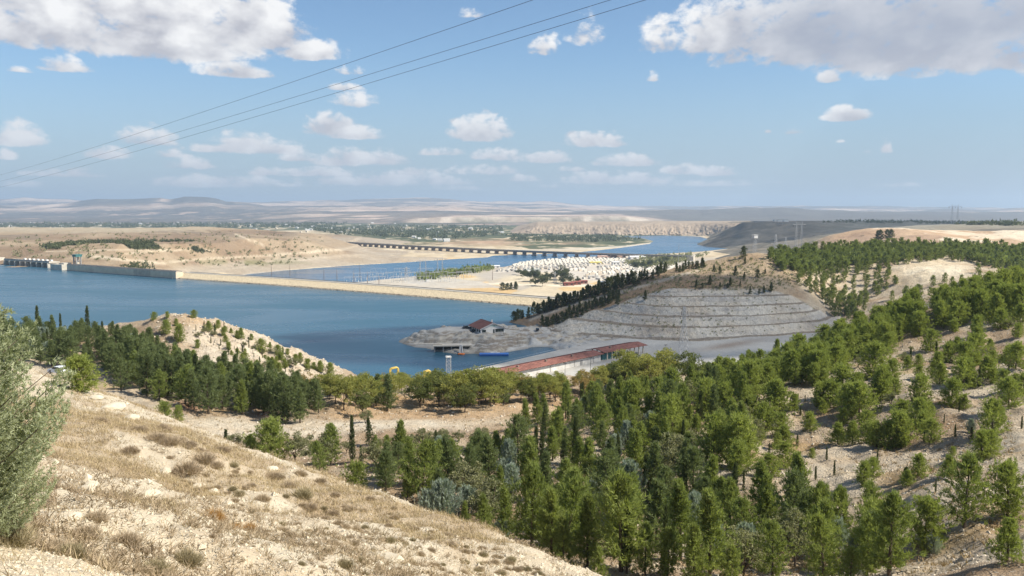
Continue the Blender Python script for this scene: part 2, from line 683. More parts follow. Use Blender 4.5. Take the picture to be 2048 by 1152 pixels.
# near hillside on which the camera stands
crest = [(60, 752, 64), (120, 764, 60), (180, 782, 57), (300, 822, 51), (400, 860, 46), (560, 926, 39), (700, 976, 34.5), (860, 1022, 30), (960, 1070, 27), (1060, 1116, 24.5), (1150, 1153, 22.5), (1260, 1205, 20)]
ptsA = [P3(*p) for p in crest]
for (px, py, Y) in crest:
    x, y, z = P3(px, py, Y)
    ptsA.append((x + 4.5, y + 4.5, z - 5.0))
    ptsA.append((x + 12, y + 12, z - 15.0))
ptsA += [P3(0, 1152, 6.2), P3(300, 1152, 9), P3(600, 1152, 13), P3(900, 1152, 17.5), P3(100, 1000, 13), P3(300, 1000, 18), P3(500, 1050, 20), P3(200, 850, 33), P3(400, 950, 27), P3(0, 900, 20), P3(700, 1060, 24.5),
         P3(-200, 1000, 12), P3(-300, 810, 36), P3(-400, 752, 62), (0, 0.5, 68.2), (-8, 0, 68.9), (6, 0, 65.5), (-8, -10, 70), (8, -10, 67), (-40, 20, 66), (-70, 50, 60), (14, 6, 59), (-60, 75, 55), (-90, 90, 50)]
tpsA = TPS(ptsA, 0.0, 30)


def hA(x, y):
    z = tpsA(x, y)
    d = np.hypot(x, y)
    return z + fbm(x * 0.23, y * 0.23, 4) * 0.55 * sstep(d, 3, 14) * (1 - 0.75 * sstep(d, 26, 50)) + fbm(x * 1.3 + 5, y * 1.3, 3) * 0.13


ptsB = [P3(1200, 1120, 70), P3(1400, 1150, 65), P3(1100, 1150, 64), P3(1700, 1140, 60), P3(2000, 1080, 48), P3(2040, 1150, 38), P3(1800, 1148, 50), P3(2300, 1080, 42),
        P3(700, 960, 105), P3(900, 960, 105), P3(1000, 1000, 95), P3(560, 930, 112), P3(1350, 1000, 92), P3(1600, 1060, 78), P3(1850, 1060, 66),
        P3(380, 855, 140), P3(700, 852, 145), P3(900, 840, 155), P3(1130, 826, 165), P3(250, 850, 138), P3(100, 830, 138), P3(-200, 830, 135),
        P3(600, 838, 151), P3(400, 825, 150), P3(700, 825, 165), P3(1000, 808, 178), P3(1200, 800, 190), P3(850, 790, 195), P3(1050, 775, 212), P3(1250, 765, 225),
        P3(1500, 900, 105), P3(1700, 900, 100), P3(2000, 900, 88), P3(1500, 800, 130), P3(1800, 750, 138), P3(2040, 700, 140), P3(2040, 600, 178), P3(1850, 640, 180), P3(1700, 675, 195), P3(1600, 712, 190), P3(1400, 790, 175), P3(1300, 812, 165), P3(1350, 900, 115), P3(1650, 830, 120), P3(1900, 820, 112), P3(2200, 720, 130), P3(2250, 600, 170), P3(1900, 970, 76), P3(1450, 960, 95),
        P3(2045, 570, 225), P3(1900, 606, 220), P3(1780, 648, 225), P3(1500, 768, 222), P3(2300, 540, 225),
        # knoll by the water
        P3(365, 633, 230), P3(320, 640, 228), P3(450, 652, 236), P3(520, 676, 246), P3(600, 714, 266), P3(660, 742, 285), P3(280, 655, 225), P3(550, 745, 208), P3(450, 705, 212), P3(350, 690, 205), P3(640, 770, 225), P3(500, 780, 180), P3(300, 760, 176),
        P3(200, 662, 222), P3(100, 668, 222), P3(0, 668, 220), P3(-200, 670, 225), P3(100, 720, 195), P3(0, 740, 190), P3(-250, 740, 190), P3(200, 720, 195), P3(200, 780, 165),
        # behind the skyline: down to the shore
        (-95, 290, 10), (-60, 315, 3), (-130, 290, 2), (-180, 285, 4), (-100, 330, -9), (-160, 330, -10), (-240, 290, 3), (-240, 335, -10), (-300, 300, -4), (-20, 320, 1.0), (-20, 300, 7), (20, 325, 1.5), (20, 300, 8), (60, 330, 1.5), (60, 300, 8), (100, 335, 1.5), (100, 290, 10), (-40, 345, -6), (0, 350, -1), (60, 370, 0), (110, 370, 0), (140, 300, 16), (190, 300, 30), (150, 345, 5), (220, 360, 14), (280, 320, 34), (40, 260, 18), (0, 260, 17), (-40, 265, 15), (80, 260, 23), (120, 260, 33), (-60, 285, 11)]
tpsB = TPS(ptsB, 0.001, 100)

track = [P3(350, 862, 138)[:2], P3(520, 858, 141)[:2], P3(700, 853, 145)[:2], P3(900, 842, 153)[:2], P3(1130, 828, 165)[:2], P3(1230, 815, 172)[:2]]


def hB(x, y):
    z = tpsB(x, y)
    k = 1 - 0.8 * np.exp(-(poly_dist(x, y, track) / 9.0) ** 2)
    rough = fbm(x * 0.05, y * 0.05, 4) * 2.4 + fbm(x * 0.35, y * 0.35, 3) * 0.7
    kn = np.exp(-(((x + 75) / 45) ** 2 + ((y - 240) / 45) ** 2))
    rough = rough + kn * fbm(x * 0.18, y * 0.18, 4) * 1.6
    return z + rough * k


# terraced hill, ridge and plantation beyond the yard
ptsC = [P3(1100, 660, 470), P3(1200, 674, 447), P3(1340, 682, 432), P3(1500, 672, 447), P3(1600, 662, 462), P3(1680, 645, 490),
        P3(1350, 652, 450), P3(1200, 640, 476), P3(1350, 632, 461), P3(1500, 622, 470), P3(1350, 612, 473), P3(1500, 603, 482), P3(1400, 586, 491), P3(1350, 578, 495), P3(1540, 582, 497), P3(1600, 604, 490), P3(1240, 606, 494), P3(1130, 638, 490),
        P3(1300, 560, 517), P3(1450, 540, 530), P3(1550, 556, 518), P3(1500, 510, 562), P3(1600, 560, 522), P3(1450, 522, 556), P3(1350, 546, 545), P3(1250, 568, 558), P3(1150, 602, 550), P3(1080, 626, 543), P3(1020, 643, 535), P3(1400, 528, 566), P3(1300, 553, 562),
        P3(1050, 660, 497), P3(1000, 655, 515), P3(1090, 668, 470),
        XYZ(1500, 625, 22), XYZ(1400, 620, 16), XYZ(1250, 610, 4), XYZ(1080, 590, -14), XYZ(1000, 570, -18), XYZ(1550, 690, 18), XYZ(1300, 700, -22), XYZ(1000, 680, -36), XYZ(1500, 800, -18), XYZ(1100, 800, -44), XYZ(1400, 880, -42),
        P3(1680, 604, 538), P3(1640, 566, 545), P3(1700, 632, 502), P3(1560, 512, 575), P3(1700, 522, 600), P3(1800, 504, 640), P3(1900, 500, 655), P3(2048, 510, 640), P3(1800, 572, 540), P3(1900, 562, 520), P3(1850, 547, 545), P3(2048, 545, 560), P3(1750, 604, 505), P3(1600, 508, 610), P3(1700, 497, 690), P3(2000, 496, 700), P3(2300, 520, 620), P3(2300, 560, 520), P3(2000, 600, 440),
        XYZ(1650, 780, 24), XYZ(1800, 820, 28), XYZ(2050, 820, 30), XYZ(1700, 900, 14), XYZ(2200, 850, 30), XYZ(1900, 430, 14), XYZ(1650, 430, 1.0), XYZ(1450, 405, 0), XYZ(1200, 420, -4), XYZ(2300, 430, 24)]
tpsC = TPS(ptsC, 0.001, 100)
cutC = [PZ(1095, 668, 2)[:2], PZ(1200, 684, 2)[:2], PZ(1340, 692, 2)[:2], PZ(1500, 682, 2)[:2], PZ(1690, 662, 3)[:2], P3(1690, 628, 505)[:2], P3(1620, 600, 494)[:2], P3(1560, 580, 500)[:2], P3(1450, 575, 499)[:2], P3(1335, 575, 499)[:2], P3(1280, 588, 498)[:2], P3(1230, 606, 497)[:2], P3(1120, 640, 494)[:2], P3(1085, 660, 480)[:2]]


def cut_mask(x, y):
    inside = in_poly(x, y, cutC)
    d = poly_dist(x, y, cutC + [cutC[0]])
    return np.where(inside, sstep(d, 0.0, 3.0), 0.0)


def hC(x, y):
    z = tpsC(x, y)
    m = cut_mask(x, y)
    rough = fbm(x * 0.03, y * 0.03, 4) * 2.2 + fbm(x * 0.22, y * 0.22, 3) * 0.5
    z1 = z + rough * (1 - m)
    st = 4.3
    base = 2.6
    zz = z + 0.45 * fbm(x * 0.025 + 3, y * 0.025, 3)
    q = (zz - base) / st
    i = np.floor(q)
    f = q - i
    f2 = np.where(f < 0.36, f / 0.36 * 0.04, 0.04 + (f - 0.36) / 0.64 * 0.96)
    gul = np.abs(vnoise(x * 0.28, i * 7.1 + 0.2)) * 0.4 + np.abs(vnoise(x * 0.9, i * 3.3)) * 0.25
    zt = base + (i + f2) * st + fbm(x * 0.5, y * 0.5, 3) * 0.25 - gul * (f > 0.36) * 0.8
    fall = sstep(fbm(x * 0.045 + 4, y * 0.045, 3), 0.08, 0.35) * 0.35
    zt = zt * (1 - fall) + (z + fbm(x * 0.3, y * 0.3, 3) * 0.8) * fall
    return z1 * (1 - m) + zt * m


# peninsula with the restaurant, harbour basin and yard
ptsQ = [PZ(812, 700, -1.5), PZ(825, 696, -0.3), PZ(870, 705, -0.4), PZ(905, 710, -0.5), PZ(950, 710, -0.5), PZ(1015, 706, -0.4), PZ(1068, 697.5, -0.3), PZ(1119, 703.5, -0.3),
        PZ(1010, 716, -2.5), PZ(1068, 704, -2.2), PZ(1000, 735, -3), PZ(900, 725, -4), PZ(1092, 706, -2.2),
        PZ(1000, 697, 2.0), PZ(1066, 684, 2.4), PZ(1168, 690, 2.5), PZ(1120, 688, 2.4), PZ(960, 700, 1.6),
        P3(850, 690, 430), P3(880, 658, 446), P3(870, 672, 436), P3(900, 668, 440), P3(925, 653, 465), P3(1010, 652, 480), P3(1060, 657, 478), P3(970, 668, 441), P3(940, 663, 446), P3(1010, 666, 441), P3(1060, 668, 440), P3(1100, 669, 446), P3(1150, 674, 446), P3(1250, 681, 436),
        P3(950, 673.5, 433.5), P3(1000, 675, 431), P3(1050, 675, 434), P3(900, 677, 433), P3(900, 691, 429), P3(950, 690, 427), P3(1000, 690, 424.5), P3(1040, 684, 430), P3(1100, 678, 438),
        P3(1340, 687, 426), P3(1450, 682, 433), P3(1600, 667, 461), P3(1400, 712, 388), P3(1300, 728, 367), PZ(1200, 690, 2.6), PZ(1150, 735, 2.6), PZ(1250, 705, 2.6), PZ(1350, 705, 2.7), PZ(1500, 690, 2.7), PZ(1080, 735, 2.5), PZ(1000, 760, 2.4), PZ(1100, 760, 2.5), PZ(1180, 710, 2.6), PZ(1600, 700, 3),
        (-50, 480, -3), (-70, 460, -4), (-30, 497, -3), (0, 508, -3), (-75, 435, -6), (25, 505, 2.6), (50, 490, 4), (120, 480, 4), (180, 470, 5), (60, 340, 2.5), (110, 345, 3), (160, 370, 4), (-12, 322, 2.2), (10, 515, -3), (200, 420, 6)]
tpsQ = TPS(ptsQ, 0.0005, 50)
quay_edge = [PZ(860, 764, 1.9)[:2], PZ(900, 749, 1.9)[:2], PZ(1081, 711, 1.9)[:2], PZ(1119, 702, 2.2)[:2]]
basin = [PZ(1120, 703, 0)[:2], PZ(1068, 697, 0)[:2], PZ(1015, 705, 0)[:2], PZ(960, 712, 0)[:2], PZ(800, 715, 0)[:2], PZ(800, 775, 0)[:2], PZ(860, 766, 0)[:2], PZ(900, 750, 0)[:2], PZ(1081, 711.5, 0)[:2]]


def hQ(x, y):
    z = tpsQ(x, y)
    ins = in_poly(x, y, basin)
    d = poly_dist(x, y, quay_edge)
    side = (x - quay_edge[1][0]) * (quay_edge[2][1] - quay_edge[1][1]) - (y - quay_edge[1][1]) * (quay_edge[2][0] - quay_edge[1][0])
    flat = sstep(side, 0, 30) * (y < 470)
    z = np.where(side > 0, z * (1 - flat * 0.9) + 2.5 * flat * 0.9, z)
    z = np.where(ins, np.minimum(z, 2.4 - 0), z)
    z = np.where(ins & (d < 40), np.minimum(z, -1.0 + 3.4 * sstep(d, 12, 40)), z)
    bl = sstep(z, 0.4, 1.6) * (1 - sstep(z, 5.2, 6.0)) * (1 - flat)
    zs = z + fbm(x * 0.16, y * 0.16, 4) * 1.6
    q = zs / 1.25
    st_ = (np.floor(q) + sstep(q - np.floor(q), 0.45, 1.0)) * 1.25
    z = z * (1 - bl) + st_ * bl
    rough = fbm(x * 0.4, y * 0.4, 3) * 0.7 * bl + fbm(x * 0.5, y * 0.5, 3) * 0.2 * (1 - 0.8 * flat)
    return z + rough


# hills on the far bank of the dam, left
ptsE = [P3(20, 507, 1150), P3(150, 502, 1150), P3(300, 517, 1140), P3(400, 523, 1140), P3(450, 533, 1160), P3(550, 530, 1360), P3(640, 516, 1520), P3(560, 506, 1500), P3(400, 498, 1400), P3(250, 492, 1400), P3(100, 487, 1400), P3(0, 472, 1700), P3(300, 471, 1700), P3(500, 476, 1700), P3(600, 481, 1750), P3(650, 491, 1800), P3(0, 460, 2200), P3(350, 458, 2200), P3(500, 462, 2200), P3(600, 467, 2250), P3(680, 479, 2300), P3(640, 465, 2700),
        P3(750, 521, 1750), P3(700, 506, 2000), P3(800, 511, 2050), P3(900, 510, 2080), P3(480, 546, 1410), P3(600, 541, 1440), P3(700, 531, 1600), P3(850, 521, 1800), P3(-300, 470, 1700), P3(-300, 505, 1100), P3(-200, 460, 2200), P3(690, 485, 2560), P3(780, 490, 2450),
        XYZ(0, 1060, 2), XYZ(100, 1020, 0), XYZ(250, 950, -12), XYZ(350, 900, -20), XYZ(450, 950, -42), XYZ(550, 1150, -46), XYZ(700, 1400, -48), XYZ(900, 1650, -48), XYZ(-300, 1060, 3), XYZ(0, 3200, -46), XYZ(400, 3200, -46), XYZ(700, 3200, -46), XYZ(900, 2600, -46), XYZ(-300, 3200, -44), XYZ(1000, 2200, -48), XYZ(200, 2700, 6), XYZ(450, 2700, 4)]
tpsE = TPS(ptsE, 0.0005, 400)


river = [(430, 560), (495, 548), (560, 541), (700, 530), (800, 525), (900, 518), (975, 514), (985, 511), (1060, 508), (1130, 506), (1190, 501), (1250, 494), (1300, 487), (1306, 482), (1290, 477), (1255, 474), (1240, 472.5), (1330, 470.5), (1400, 473), (1440, 485), (1458, 497), (1400, 503), (1330, 507), (1240, 511), (1140, 515), (1060, 524), (990, 536), (900, 546), (780, 557), (640, 572), (430, 590)]
river_w = [PZ(px, py, -40)[:2] for px, py in river]


bridge_line = [PZ(a, b, -30.0)[:2] for a, b in ((640, 480.5), (686, 484.0), (760, 487.6), (860, 493.0), (940, 497.2), (1000, 500), (1060, 502))]


def hE(x, y):
    z = tpsE(x, y) + fbm(x * 0.006, y * 0.006, 5) * 7.0 + fbm(x * 0.03, y * 0.03, 3) * 1.2
    d = poly_dist(x, y, bridge_line)
    end = np.hypot(x - bridge_line[1][0], y - bridge_line[1][1])
    cap = np.where(x > bridge_line[1][0], -32.0 - 8.0 * sstep(end, 30, 230), -31.0)
    k = 1 - sstep(d, 60, 230)
    # no ground may stand between the eye and the bridge
    px = 1024 + F * x / y
    by = np.interp(px, [640, 686, 760, 860, 940, 1000], [480.5, 484, 487.6, 493, 497.2, 500])
    fore = sstep(px, 690, 730) * (y < 2700)
    ceil_ = CAMZ - y * (by + 9.0 - HZ) / F
    z = np.where(fore > 0, np.minimum(z, ceil_ + (1 - fore) * 30), z)
    z = z * (1 - k) + np.minimum(z, cap) * k
    rd_ = poly_dist(x, y, river_w + [river_w[0]])
    ins = in_poly(x, y, river_w)
    return np.where(ins, np.minimum(z, -41.5), np.minimum(z, -41.0 + rd_ * 0.16 + sstep(rd_, 60, 200) * 80))


# right bank plateau: brown bluff, dark scarp and the cliffs along the river bend
ptsD = [P3(1640, 484, 1250), P3(1700, 463, 1320), P3(1800, 461, 1320), P3(1950, 464, 1300), P3(2048, 466, 1300), P3(2200, 466, 1300), P3(1620, 500, 1050), P3(1700, 496, 1030), P3(1850, 493, 1030), P3(2000, 495, 1030), P3(2200, 497, 1000), P3(1760, 478, 1180), P3(1900, 478, 1180), P3(2048, 480, 1170), P3(1590, 500, 1150), P3(1560, 503, 1300), P3(1600, 493, 1000),
        P3(1500, 498, 1900), P3(1560, 494, 1900), P3(1640, 478, 1900), P3(1750, 458, 2000), P3(1900, 456, 2000), P3(2048, 458, 2000), P3(2300, 458, 2000),
        P3(1455, 497, 2380), P3(1470, 485, 2450), P3(1500, 466, 2550), P3(1480, 446, 2800), P3(1540, 443, 2900), P3(1600, 446, 2900), P3(1560, 470, 2450), P3(1650, 450, 2800), P3(1720, 441, 3000), P3(1850, 443, 3200), P3(2048, 445, 3400), P3(2300, 445, 3400), P3(1460, 452, 3200), P3(1440, 448, 3700),
        XYZ(1400, 2500, -48), XYZ(1400, 2200, -46), XYZ(1450, 2000, -46), XYZ(1500, 1500, -44), XYZ(1480, 1000, -46), XYZ(1560, 930, -20), XYZ(1420, 2900, -52), XYZ(1410, 3300, -52),
        XYZ(1500, 4200, 4), XYZ(1800, 4400, 8), XYZ(2200, 4400, 8), XYZ(1800, 930, 20), XYZ(2200, 900, 26), XYZ(1600, 5200, -44), XYZ(2000, 5600, -44), XYZ(2300, 5600, -40), XYZ(1400, 4200, -46)]
tpsD = TPS(ptsD, 0.0005, 500)


def hD(x, y):
    z = tpsD(x, y)
    top = CAMZ - y * (443.0 - HZ) / F + fbm(x * 0.004 + 2, y * 0.002, 3) * 2.5
    z = np.where(y > 1700, np.minimum(z, top), z)
    top2 = np.where(y > 1700, top + 1.5, 999.0)
    return np.minimum(top2, z + (fbm(x * 0.005, y * 0.005, 5) * 9.0 - np.abs(fbm(x * 0.004 + 5, y * 0.009, 4)) * 14.0 * (1 - sstep(z, 12, 24))) * sstep(z, -38, -10) + fbm(x * 0.03, y * 0.03, 3) * 1.0)


# ---------------------------------------------------------------- sheets
def rays_grid(px0, px1, npx, Ys):
    u = (np.linspace(px0, px1, npx) - 1024) / F
    Y = np.asarray(Ys, float)
    X = u[None, :] * Y[:, None]
    return X, np.repeat(Y[:, None], npx, 1)


def sheet(name, X, Y, Z, mat, col, keep=None, smooth=True):
    nr, nc = X.shape
    V = np.stack([X.ravel(), Y.ravel(), Z.ravel()], 1)
    i = np.arange(nr * nc).reshape(nr, nc)
    Q = np.stack([i[:-1, :-1].ravel(), i[:-1, 1:].ravel(), i[1:, 1:].ravel(), i[1:, :-1].ravel()], 1)
    if keep is not None:
        k = keep.ravel()
        Q = Q[k[Q].any(1)]
    me = mesh_from(name, V, Q, mat, smooth, col.reshape(-1, 3))
    o = put(name, me)
    o['kind'] = 'structure'
    return o


def lerp(a, b, t):
    a = np.asarray(a, float)
    b = np.asarray(b, float)
    t = np.asarray(t)[..., None]
    return a * (1 - t) + b * t


def pixrow(X, Y, Z):
    """photo coordinates of world points, used to lay out the land cover like a survey map"""
    c, s = math.cos(PITCH), math.sin(PITCH)
    dz = Z - CAMZ
    fwd = Y * c - dz * s
    up = Y * s + dz * c
    return 1024 + F * X / fwd, 576 - F * up / fwd


CREAM = (0.50, 0.435, 0.325)
PALE = (0.45, 0.385, 0.29)
SOIL = (0.30, 0.225, 0.15)
REDSOIL = (0.30, 0.17, 0.10)
DRY = (0.38, 0.28, 0.145)

# --- near hillside
Ys = np.concatenate([np.linspace(-12, 2, 12), np.geomspace(2.4, 78, 330)])
uu = np.linspace(-1.6, 0.9, 420)
XA = uu[None, :] * np.maximum(Ys, 6)[:, None]
YA = np.repeat(Ys[:, None], len(uu), 1)
ZA = hA(XA, YA)


def grass_cover(x, y):
    """dry grass cover on the near hillside, in streaks that run down the slope"""
    a = (x * 0.72 - y * 0.69)
    b = (x * 0.69 + y * 0.72)
    n = fbm(a * 0.11 + 3, b * 0.33, 4) * 1.2 + fbm(x * 0.5, y * 0.5, 3) * 0.5
    d = np.hypot(x, y)
    px, py = pixrow(x, y, 64.0 + 0 * x)
    left = np.exp(-(((x + 0.47 * y + 1.5) / (0.16 * np.maximum(y, 1) + 1)) ** 2)) * sstep(y, 8, 14)
    return np.clip((0.16 + n * 1.3 + left * 0.36) * sstep(y, 6, 14), 0, 1)


gcA = grass_cover(XA, YA)
nA = fbm(XA * 0.8, YA * 0.8, 4)
cA = lerp(CREAM, (0.37, 0.29, 0.195), np.clip(sstep(gcA, 0.35, 0.9) * 0.7 + sstep(nA, 0.1, 0.5) * 0.35, 0, 1))
M_NEAR = terrain_mat('pale_stony_soil', 0.35, 2.6, 17.0, (0.35, 0.22, 0.28), 0.9, 0.08, 0.75, 16.0, (0.56, 0.49, 0.375))
sheet('near_hillside_ground', XA, YA, ZA, M_NEAR, cA)

# --- valley, right hillside and knoll
XB, YB = rays_grid(-420, 2420, 560, np.geomspace(34, 352, 440))
ZB = hB(XB, YB)
pxB, pyB = pixrow(XB, YB, ZB)
n1 = fbm(XB * 0.035, YB * 0.035, 4)
n2 = fbm(XB * 0.13 + 8, YB * 0.13, 4)
cB = lerp(PALE, SOIL, sstep(n1 + 0.6 * n2, -0.25, 0.45))
cB = lerp(cB, DRY, sstep(n2 - 0.4 * n1, 0.25, 0.6) * 0.6)
tr = np.exp(-(poly_dist(XB, YB, track) / 6.5) ** 2)
cB = lerp(cB, (0.56, 0.495, 0.385), np.clip(tr * 1.4, 0, 1))
cB = lerp(cB, (0.40, 0.27, 0.15), sstep(pyB, 770, 800) * (1 - sstep(pyB, 835, 845)) * sstep(pxB, 620, 700) * (1 - sstep(pxB, 1160, 1240)) * 0.7)
red = np.exp(-(((pxB - 385) / 35) ** 2 + ((pyB - 810) / 14) ** 2)) + np.exp(-(((pxB - 520) / 30) ** 2 + ((pyB - 828) / 10) ** 2)) + 0.8 * np.exp(-(((pxB - 1430) / 40) ** 2 + ((pyB - 845) / 14) ** 2))
cB = lerp(cB, REDSOIL, np.clip(red, 0, 1))
kn = sstep(pxB, 300, 420) * (1 - sstep(pxB, 660, 720)) * (1 - sstep(pyB, 742, 775))
cB = lerp(cB, lerp((0.53, 0.46, 0.36), (0.45, 0.33, 0.21), np.exp(-(((pxB - 350) / 90) ** 2 + ((pyB - 640) / 16) ** 2))), kn * 0.85)
M_VAL = terrain_mat('valley_soil', 0.12, 0.9, 5.0, (0.5, 0.38, 0.40), 1.0, 0.5, 0.5, 3.2, (0.58, 0.52, 0.42), shrub=0.30, shrub_scale=0.8, shrub_col=(0.19, 0.145, 0.085))
sheet('valley_ground', XB, YB, ZB, M_VAL, cB)

# --- terraced hill and plantation
XC, YC = rays_grid(940, 2420, 700, np.concatenate([np.linspace(398, 505, 210), np.linspace(506, 700, 160), np.linspace(705, 980, 50)]))
ZC = hC(XC, YC)
pxC, pyC = pixrow(XC, YC, ZC)
mC = cut_mask(XC, YC)
n1 = fbm(XC * 0.02, YC * 0.02, 4)
n2 = fbm(XC * 0.1, YC * 0.1, 4)
cC = lerp((0.27, 0.195, 0.125), (0.34, 0.265, 0.18), sstep(n1, -0.3, 0.4))
straw = sstep(1330 - pxC + 2.6 * (560 - pyC), 60, 190) * sstep(n2, -0.4, 0.1) * (pxC < 1560)
cC = lerp(cC, (0.50, 0.385, 0.22), straw * 0.8 * (1 - mC))
qq = (tpsC(XC, YC) + 0.45 * fbm(XC * 0.025 + 3, YC * 0.025, 3) - 2.6) / 4.3
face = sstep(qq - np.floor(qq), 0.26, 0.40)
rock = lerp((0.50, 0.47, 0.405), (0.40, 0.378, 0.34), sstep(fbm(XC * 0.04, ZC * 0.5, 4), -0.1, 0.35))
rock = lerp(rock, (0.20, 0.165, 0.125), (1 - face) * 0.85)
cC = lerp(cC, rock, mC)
pl = sstep(pxC, 1540, 1640) * (1 - mC)
cC = lerp(cC, lerp((0.50, 0.43, 0.32), (0.38, 0.29, 0.20), sstep(n2, -0.2, 0.4)), pl * 0.8)
bank = np.exp(-(((pxC - 1860) / 75) ** 2 + ((pyC - 545 + (pxC - 1860) * 0.12) / 24) ** 2) ** 2)
cC = lerp(cC, (0.66, 0.58, 0.43), np.clip(bank, 0, 1))
rd = np.minimum(poly_dist(pxC, pyC, [(1060, 640), (1150, 607), (1250, 582), (1350, 553), (1400, 540)]), 99)
cC = lerp(cC, (0.52, 0.45, 0.35), np.exp(-(rd / 3.0) ** 2) * (1 - mC) * 0.9)
M_HILL = terrain_mat('hill_soil', 0.05, 0.35, 1.6, (0.45, 0.3, 0.36), 1.0, 1.0, 0.25, 1.2, (0.52, 0.47, 0.38), shrub=0.26, shrub_scale=0.4, shrub_col=(0.17, 0.14, 0.085))
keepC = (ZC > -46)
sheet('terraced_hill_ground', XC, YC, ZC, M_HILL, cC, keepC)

# --- peninsula and yard
gx = np.arange(-85, 205, 0.8)
gy = np.arange(322, 520, 0.8)
XQ, YQ = np.meshgrid(gx, gy)
ZQ = hQ(XQ, YQ)
pxQ, pyQ = pixrow(XQ, YQ, ZQ)
n1 = fbm(XQ * 0.05, YQ * 0.05, 4)
n2 = fbm(XQ * 0.25, YQ * 0.25, 3)
cQ = lerp((0.36, 0.35, 0.325), (0.44, 0.425, 0.385), sstep(n1, -0.3, 0.4))
gyy, gxx = np.gradient(ZQ, 0.8)
slope = np.hypot(gxx, gyy)
strat = fbm(XQ * 0.06, ZQ * 1.6, 3)
cQ = lerp(cQ, lerp((0.40, 0.37, 0.31), (0.22, 0.19, 0.155), sstep(n2 * 0.7 + strat, -0.2, 0.35)), sstep(slope, 0.18, 0.45) * (ZQ < 6.2))
cQ = lerp(cQ, (0.45, 0.45, 0.43), sstep(slope, 0.2, 0.4) * in_poly(XQ, YQ, [PZ(1000, 710, 0)[:2], PZ(1020, 690, 2.5)[:2], PZ(1066, 681, 2.6)[:2], PZ(1175, 687, 2.6)[:2], PZ(1125, 706, 0)[:2]]) * 0.9)
scar = np.exp(-(((pxQ - 1460) / 60) ** 2 + ((pyQ - 690 + (pxQ - 1460) * 0.16) / 6) ** 2))
cQ = lerp(cQ, (0.26, 0.20, 0.15), np.clip(scar, 0, 1) * 0.8)
cQ = lerp(cQ, (0.22, 0.20, 0.17), (1 - sstep(ZQ, 0.0, 0.9)) * 0.7)
M_YARD = terrain_mat('grey_gravel', 0.04, 0.5, 2.5, (0.25, 0.16, 0.2), 0.8, 0.4, 0.2, 2.0, (0.5, 0.48, 0.44), tint=(0.86, 0.84, 0.80))
sheet('peninsula_ground', XQ, YQ, ZQ, M_YARD, cQ, (ZQ > -2.6) & (XQ < 176))

# --- far bank hills (left)
XE, YE = rays_grid(-260, 1080, 420, np.geomspace(890, 3250, 330))
ZE = hE(XE, YE)
pxE, pyE = pixrow(XE, YE, ZE)
n1 = fbm(XE * 0.006, YE * 0.006, 5)
n2 = fbm(XE * 0.03, YE * 0.03, 4)
cE = lerp((0.245, 0.178, 0.118), (0.335, 0.262, 0.178), sstep(n1 + 0.5 * n2, -0.3, 0.4))
cE = lerp(cE, (0.38, 0.325, 0.235), (1 - sstep(pyE, 462, 470)) * (1 - sstep(pxE, 330, 480)) * 0.8)
groove = sstep(pyE + n2 * 9, 461, 465) * (1 - sstep(pyE + n2 * 9, 471, 480)) * sstep(n2 + 0.15 * n1 + 0.25 * vnoise(XE * 0.08, YE * 0.08), -0.05, 0.12) * sstep(pxE, 250, 360) * (1 - sstep(pxE, 560, 640))
groove = np.maximum(groove, sstep(pyE, 468, 470) * (1 - sstep(pyE, 478, 482)) * (1 - sstep(pxE, 70, 120)) * sstep(n2, -0.3, 0.1) * 0.9)
cE = lerp(cE, (0.17, 0.135, 0.10), groove * 0.75)
for line, w in (([(250, 508), (300, 502), (360, 500), (430, 500)], 1.6), ([(340, 524), (420, 517), (520, 512), (600, 506), (690, 498), (720, 490), (690, 482)], 1.8), ([(90, 503), (200, 500), (330, 499)], 1.3), ([(470, 468), (500, 480), (530, 492)], 1.6), ([(620, 505), (640, 500), (690, 500)], 1.5), ([(180, 512), (250, 520), (330, 527)], 3), ([(400, 545), (520, 530), (680, 512), (800, 506)], 2)):
    cE = lerp(cE, (0.56, 0.48, 0.36), np.exp(-(poly_dist(pxE, pyE, line) / w) ** 2) * 0.75)
sand = sstep(-ZE, 18, 30)
cE = lerp(cE, (0.38, 0.325, 0.25), sand * 0.85)
veg = np.exp(-(((pxE - 500) / 110) ** 2 + ((pyE - 525) / 6) ** 2)) * sstep(n2, -0.15, 0.25)
cE = lerp(cE, (0.17, 0.165, 0.075), np.clip(veg, 0, 1) * 0.8)
M_BANK = terrain_mat('dry_bank_soil', 0.012, 0.08, 0.4, (0.35, 0.28, 0.32), 1.0, 3.0, shrub=0.16, shrub_scale=0.12, shrub_col=(0.15, 0.13, 0.07))
sheet('far_bank_ground', XE, YE, ZE, M_BANK, cE, ZE > -44)

# --- right bank plateau
XD, YD = rays_grid(1380, 2420, 380, np.geomspace(920, 5200, 300))
ZD = hD(XD, YD)
pxD, pyD = pixrow(XD, YD, ZD)
n1 = fbm(XD * 0.006, YD * 0.006, 5)
n2 = fbm(XD * 0.03, YD * 0.03, 4)
cD = lerp((0.13, 0.12, 0.095), (0.20, 0.175, 0.135), sstep(n2, -0.2, 0.4))
bl = (1 - sstep(YD, 1400, 1560)) * sstep(pxD, 1610, 1680)
cD = lerp(cD, lerp((0.44, 0.31, 0.20), (0.33, 0.23, 0.155), sstep(n1 + n2 * 0.6, -0.2, 0.3)), bl)
cD = lerp(cD, (0.62, 0.53, 0.40), bl * sstep(n2 - 0.6 * n1 + 0.4 * sstep(pxD, 1850, 2000), 0.25, 0.55))
cD = lerp(cD, (0.30, 0.27, 0.20), sstep(YD, 1560, 1750) * (1 - sstep(YD, 2100, 2500)) * sstep(pxD, 1650, 1750) * 0.7)
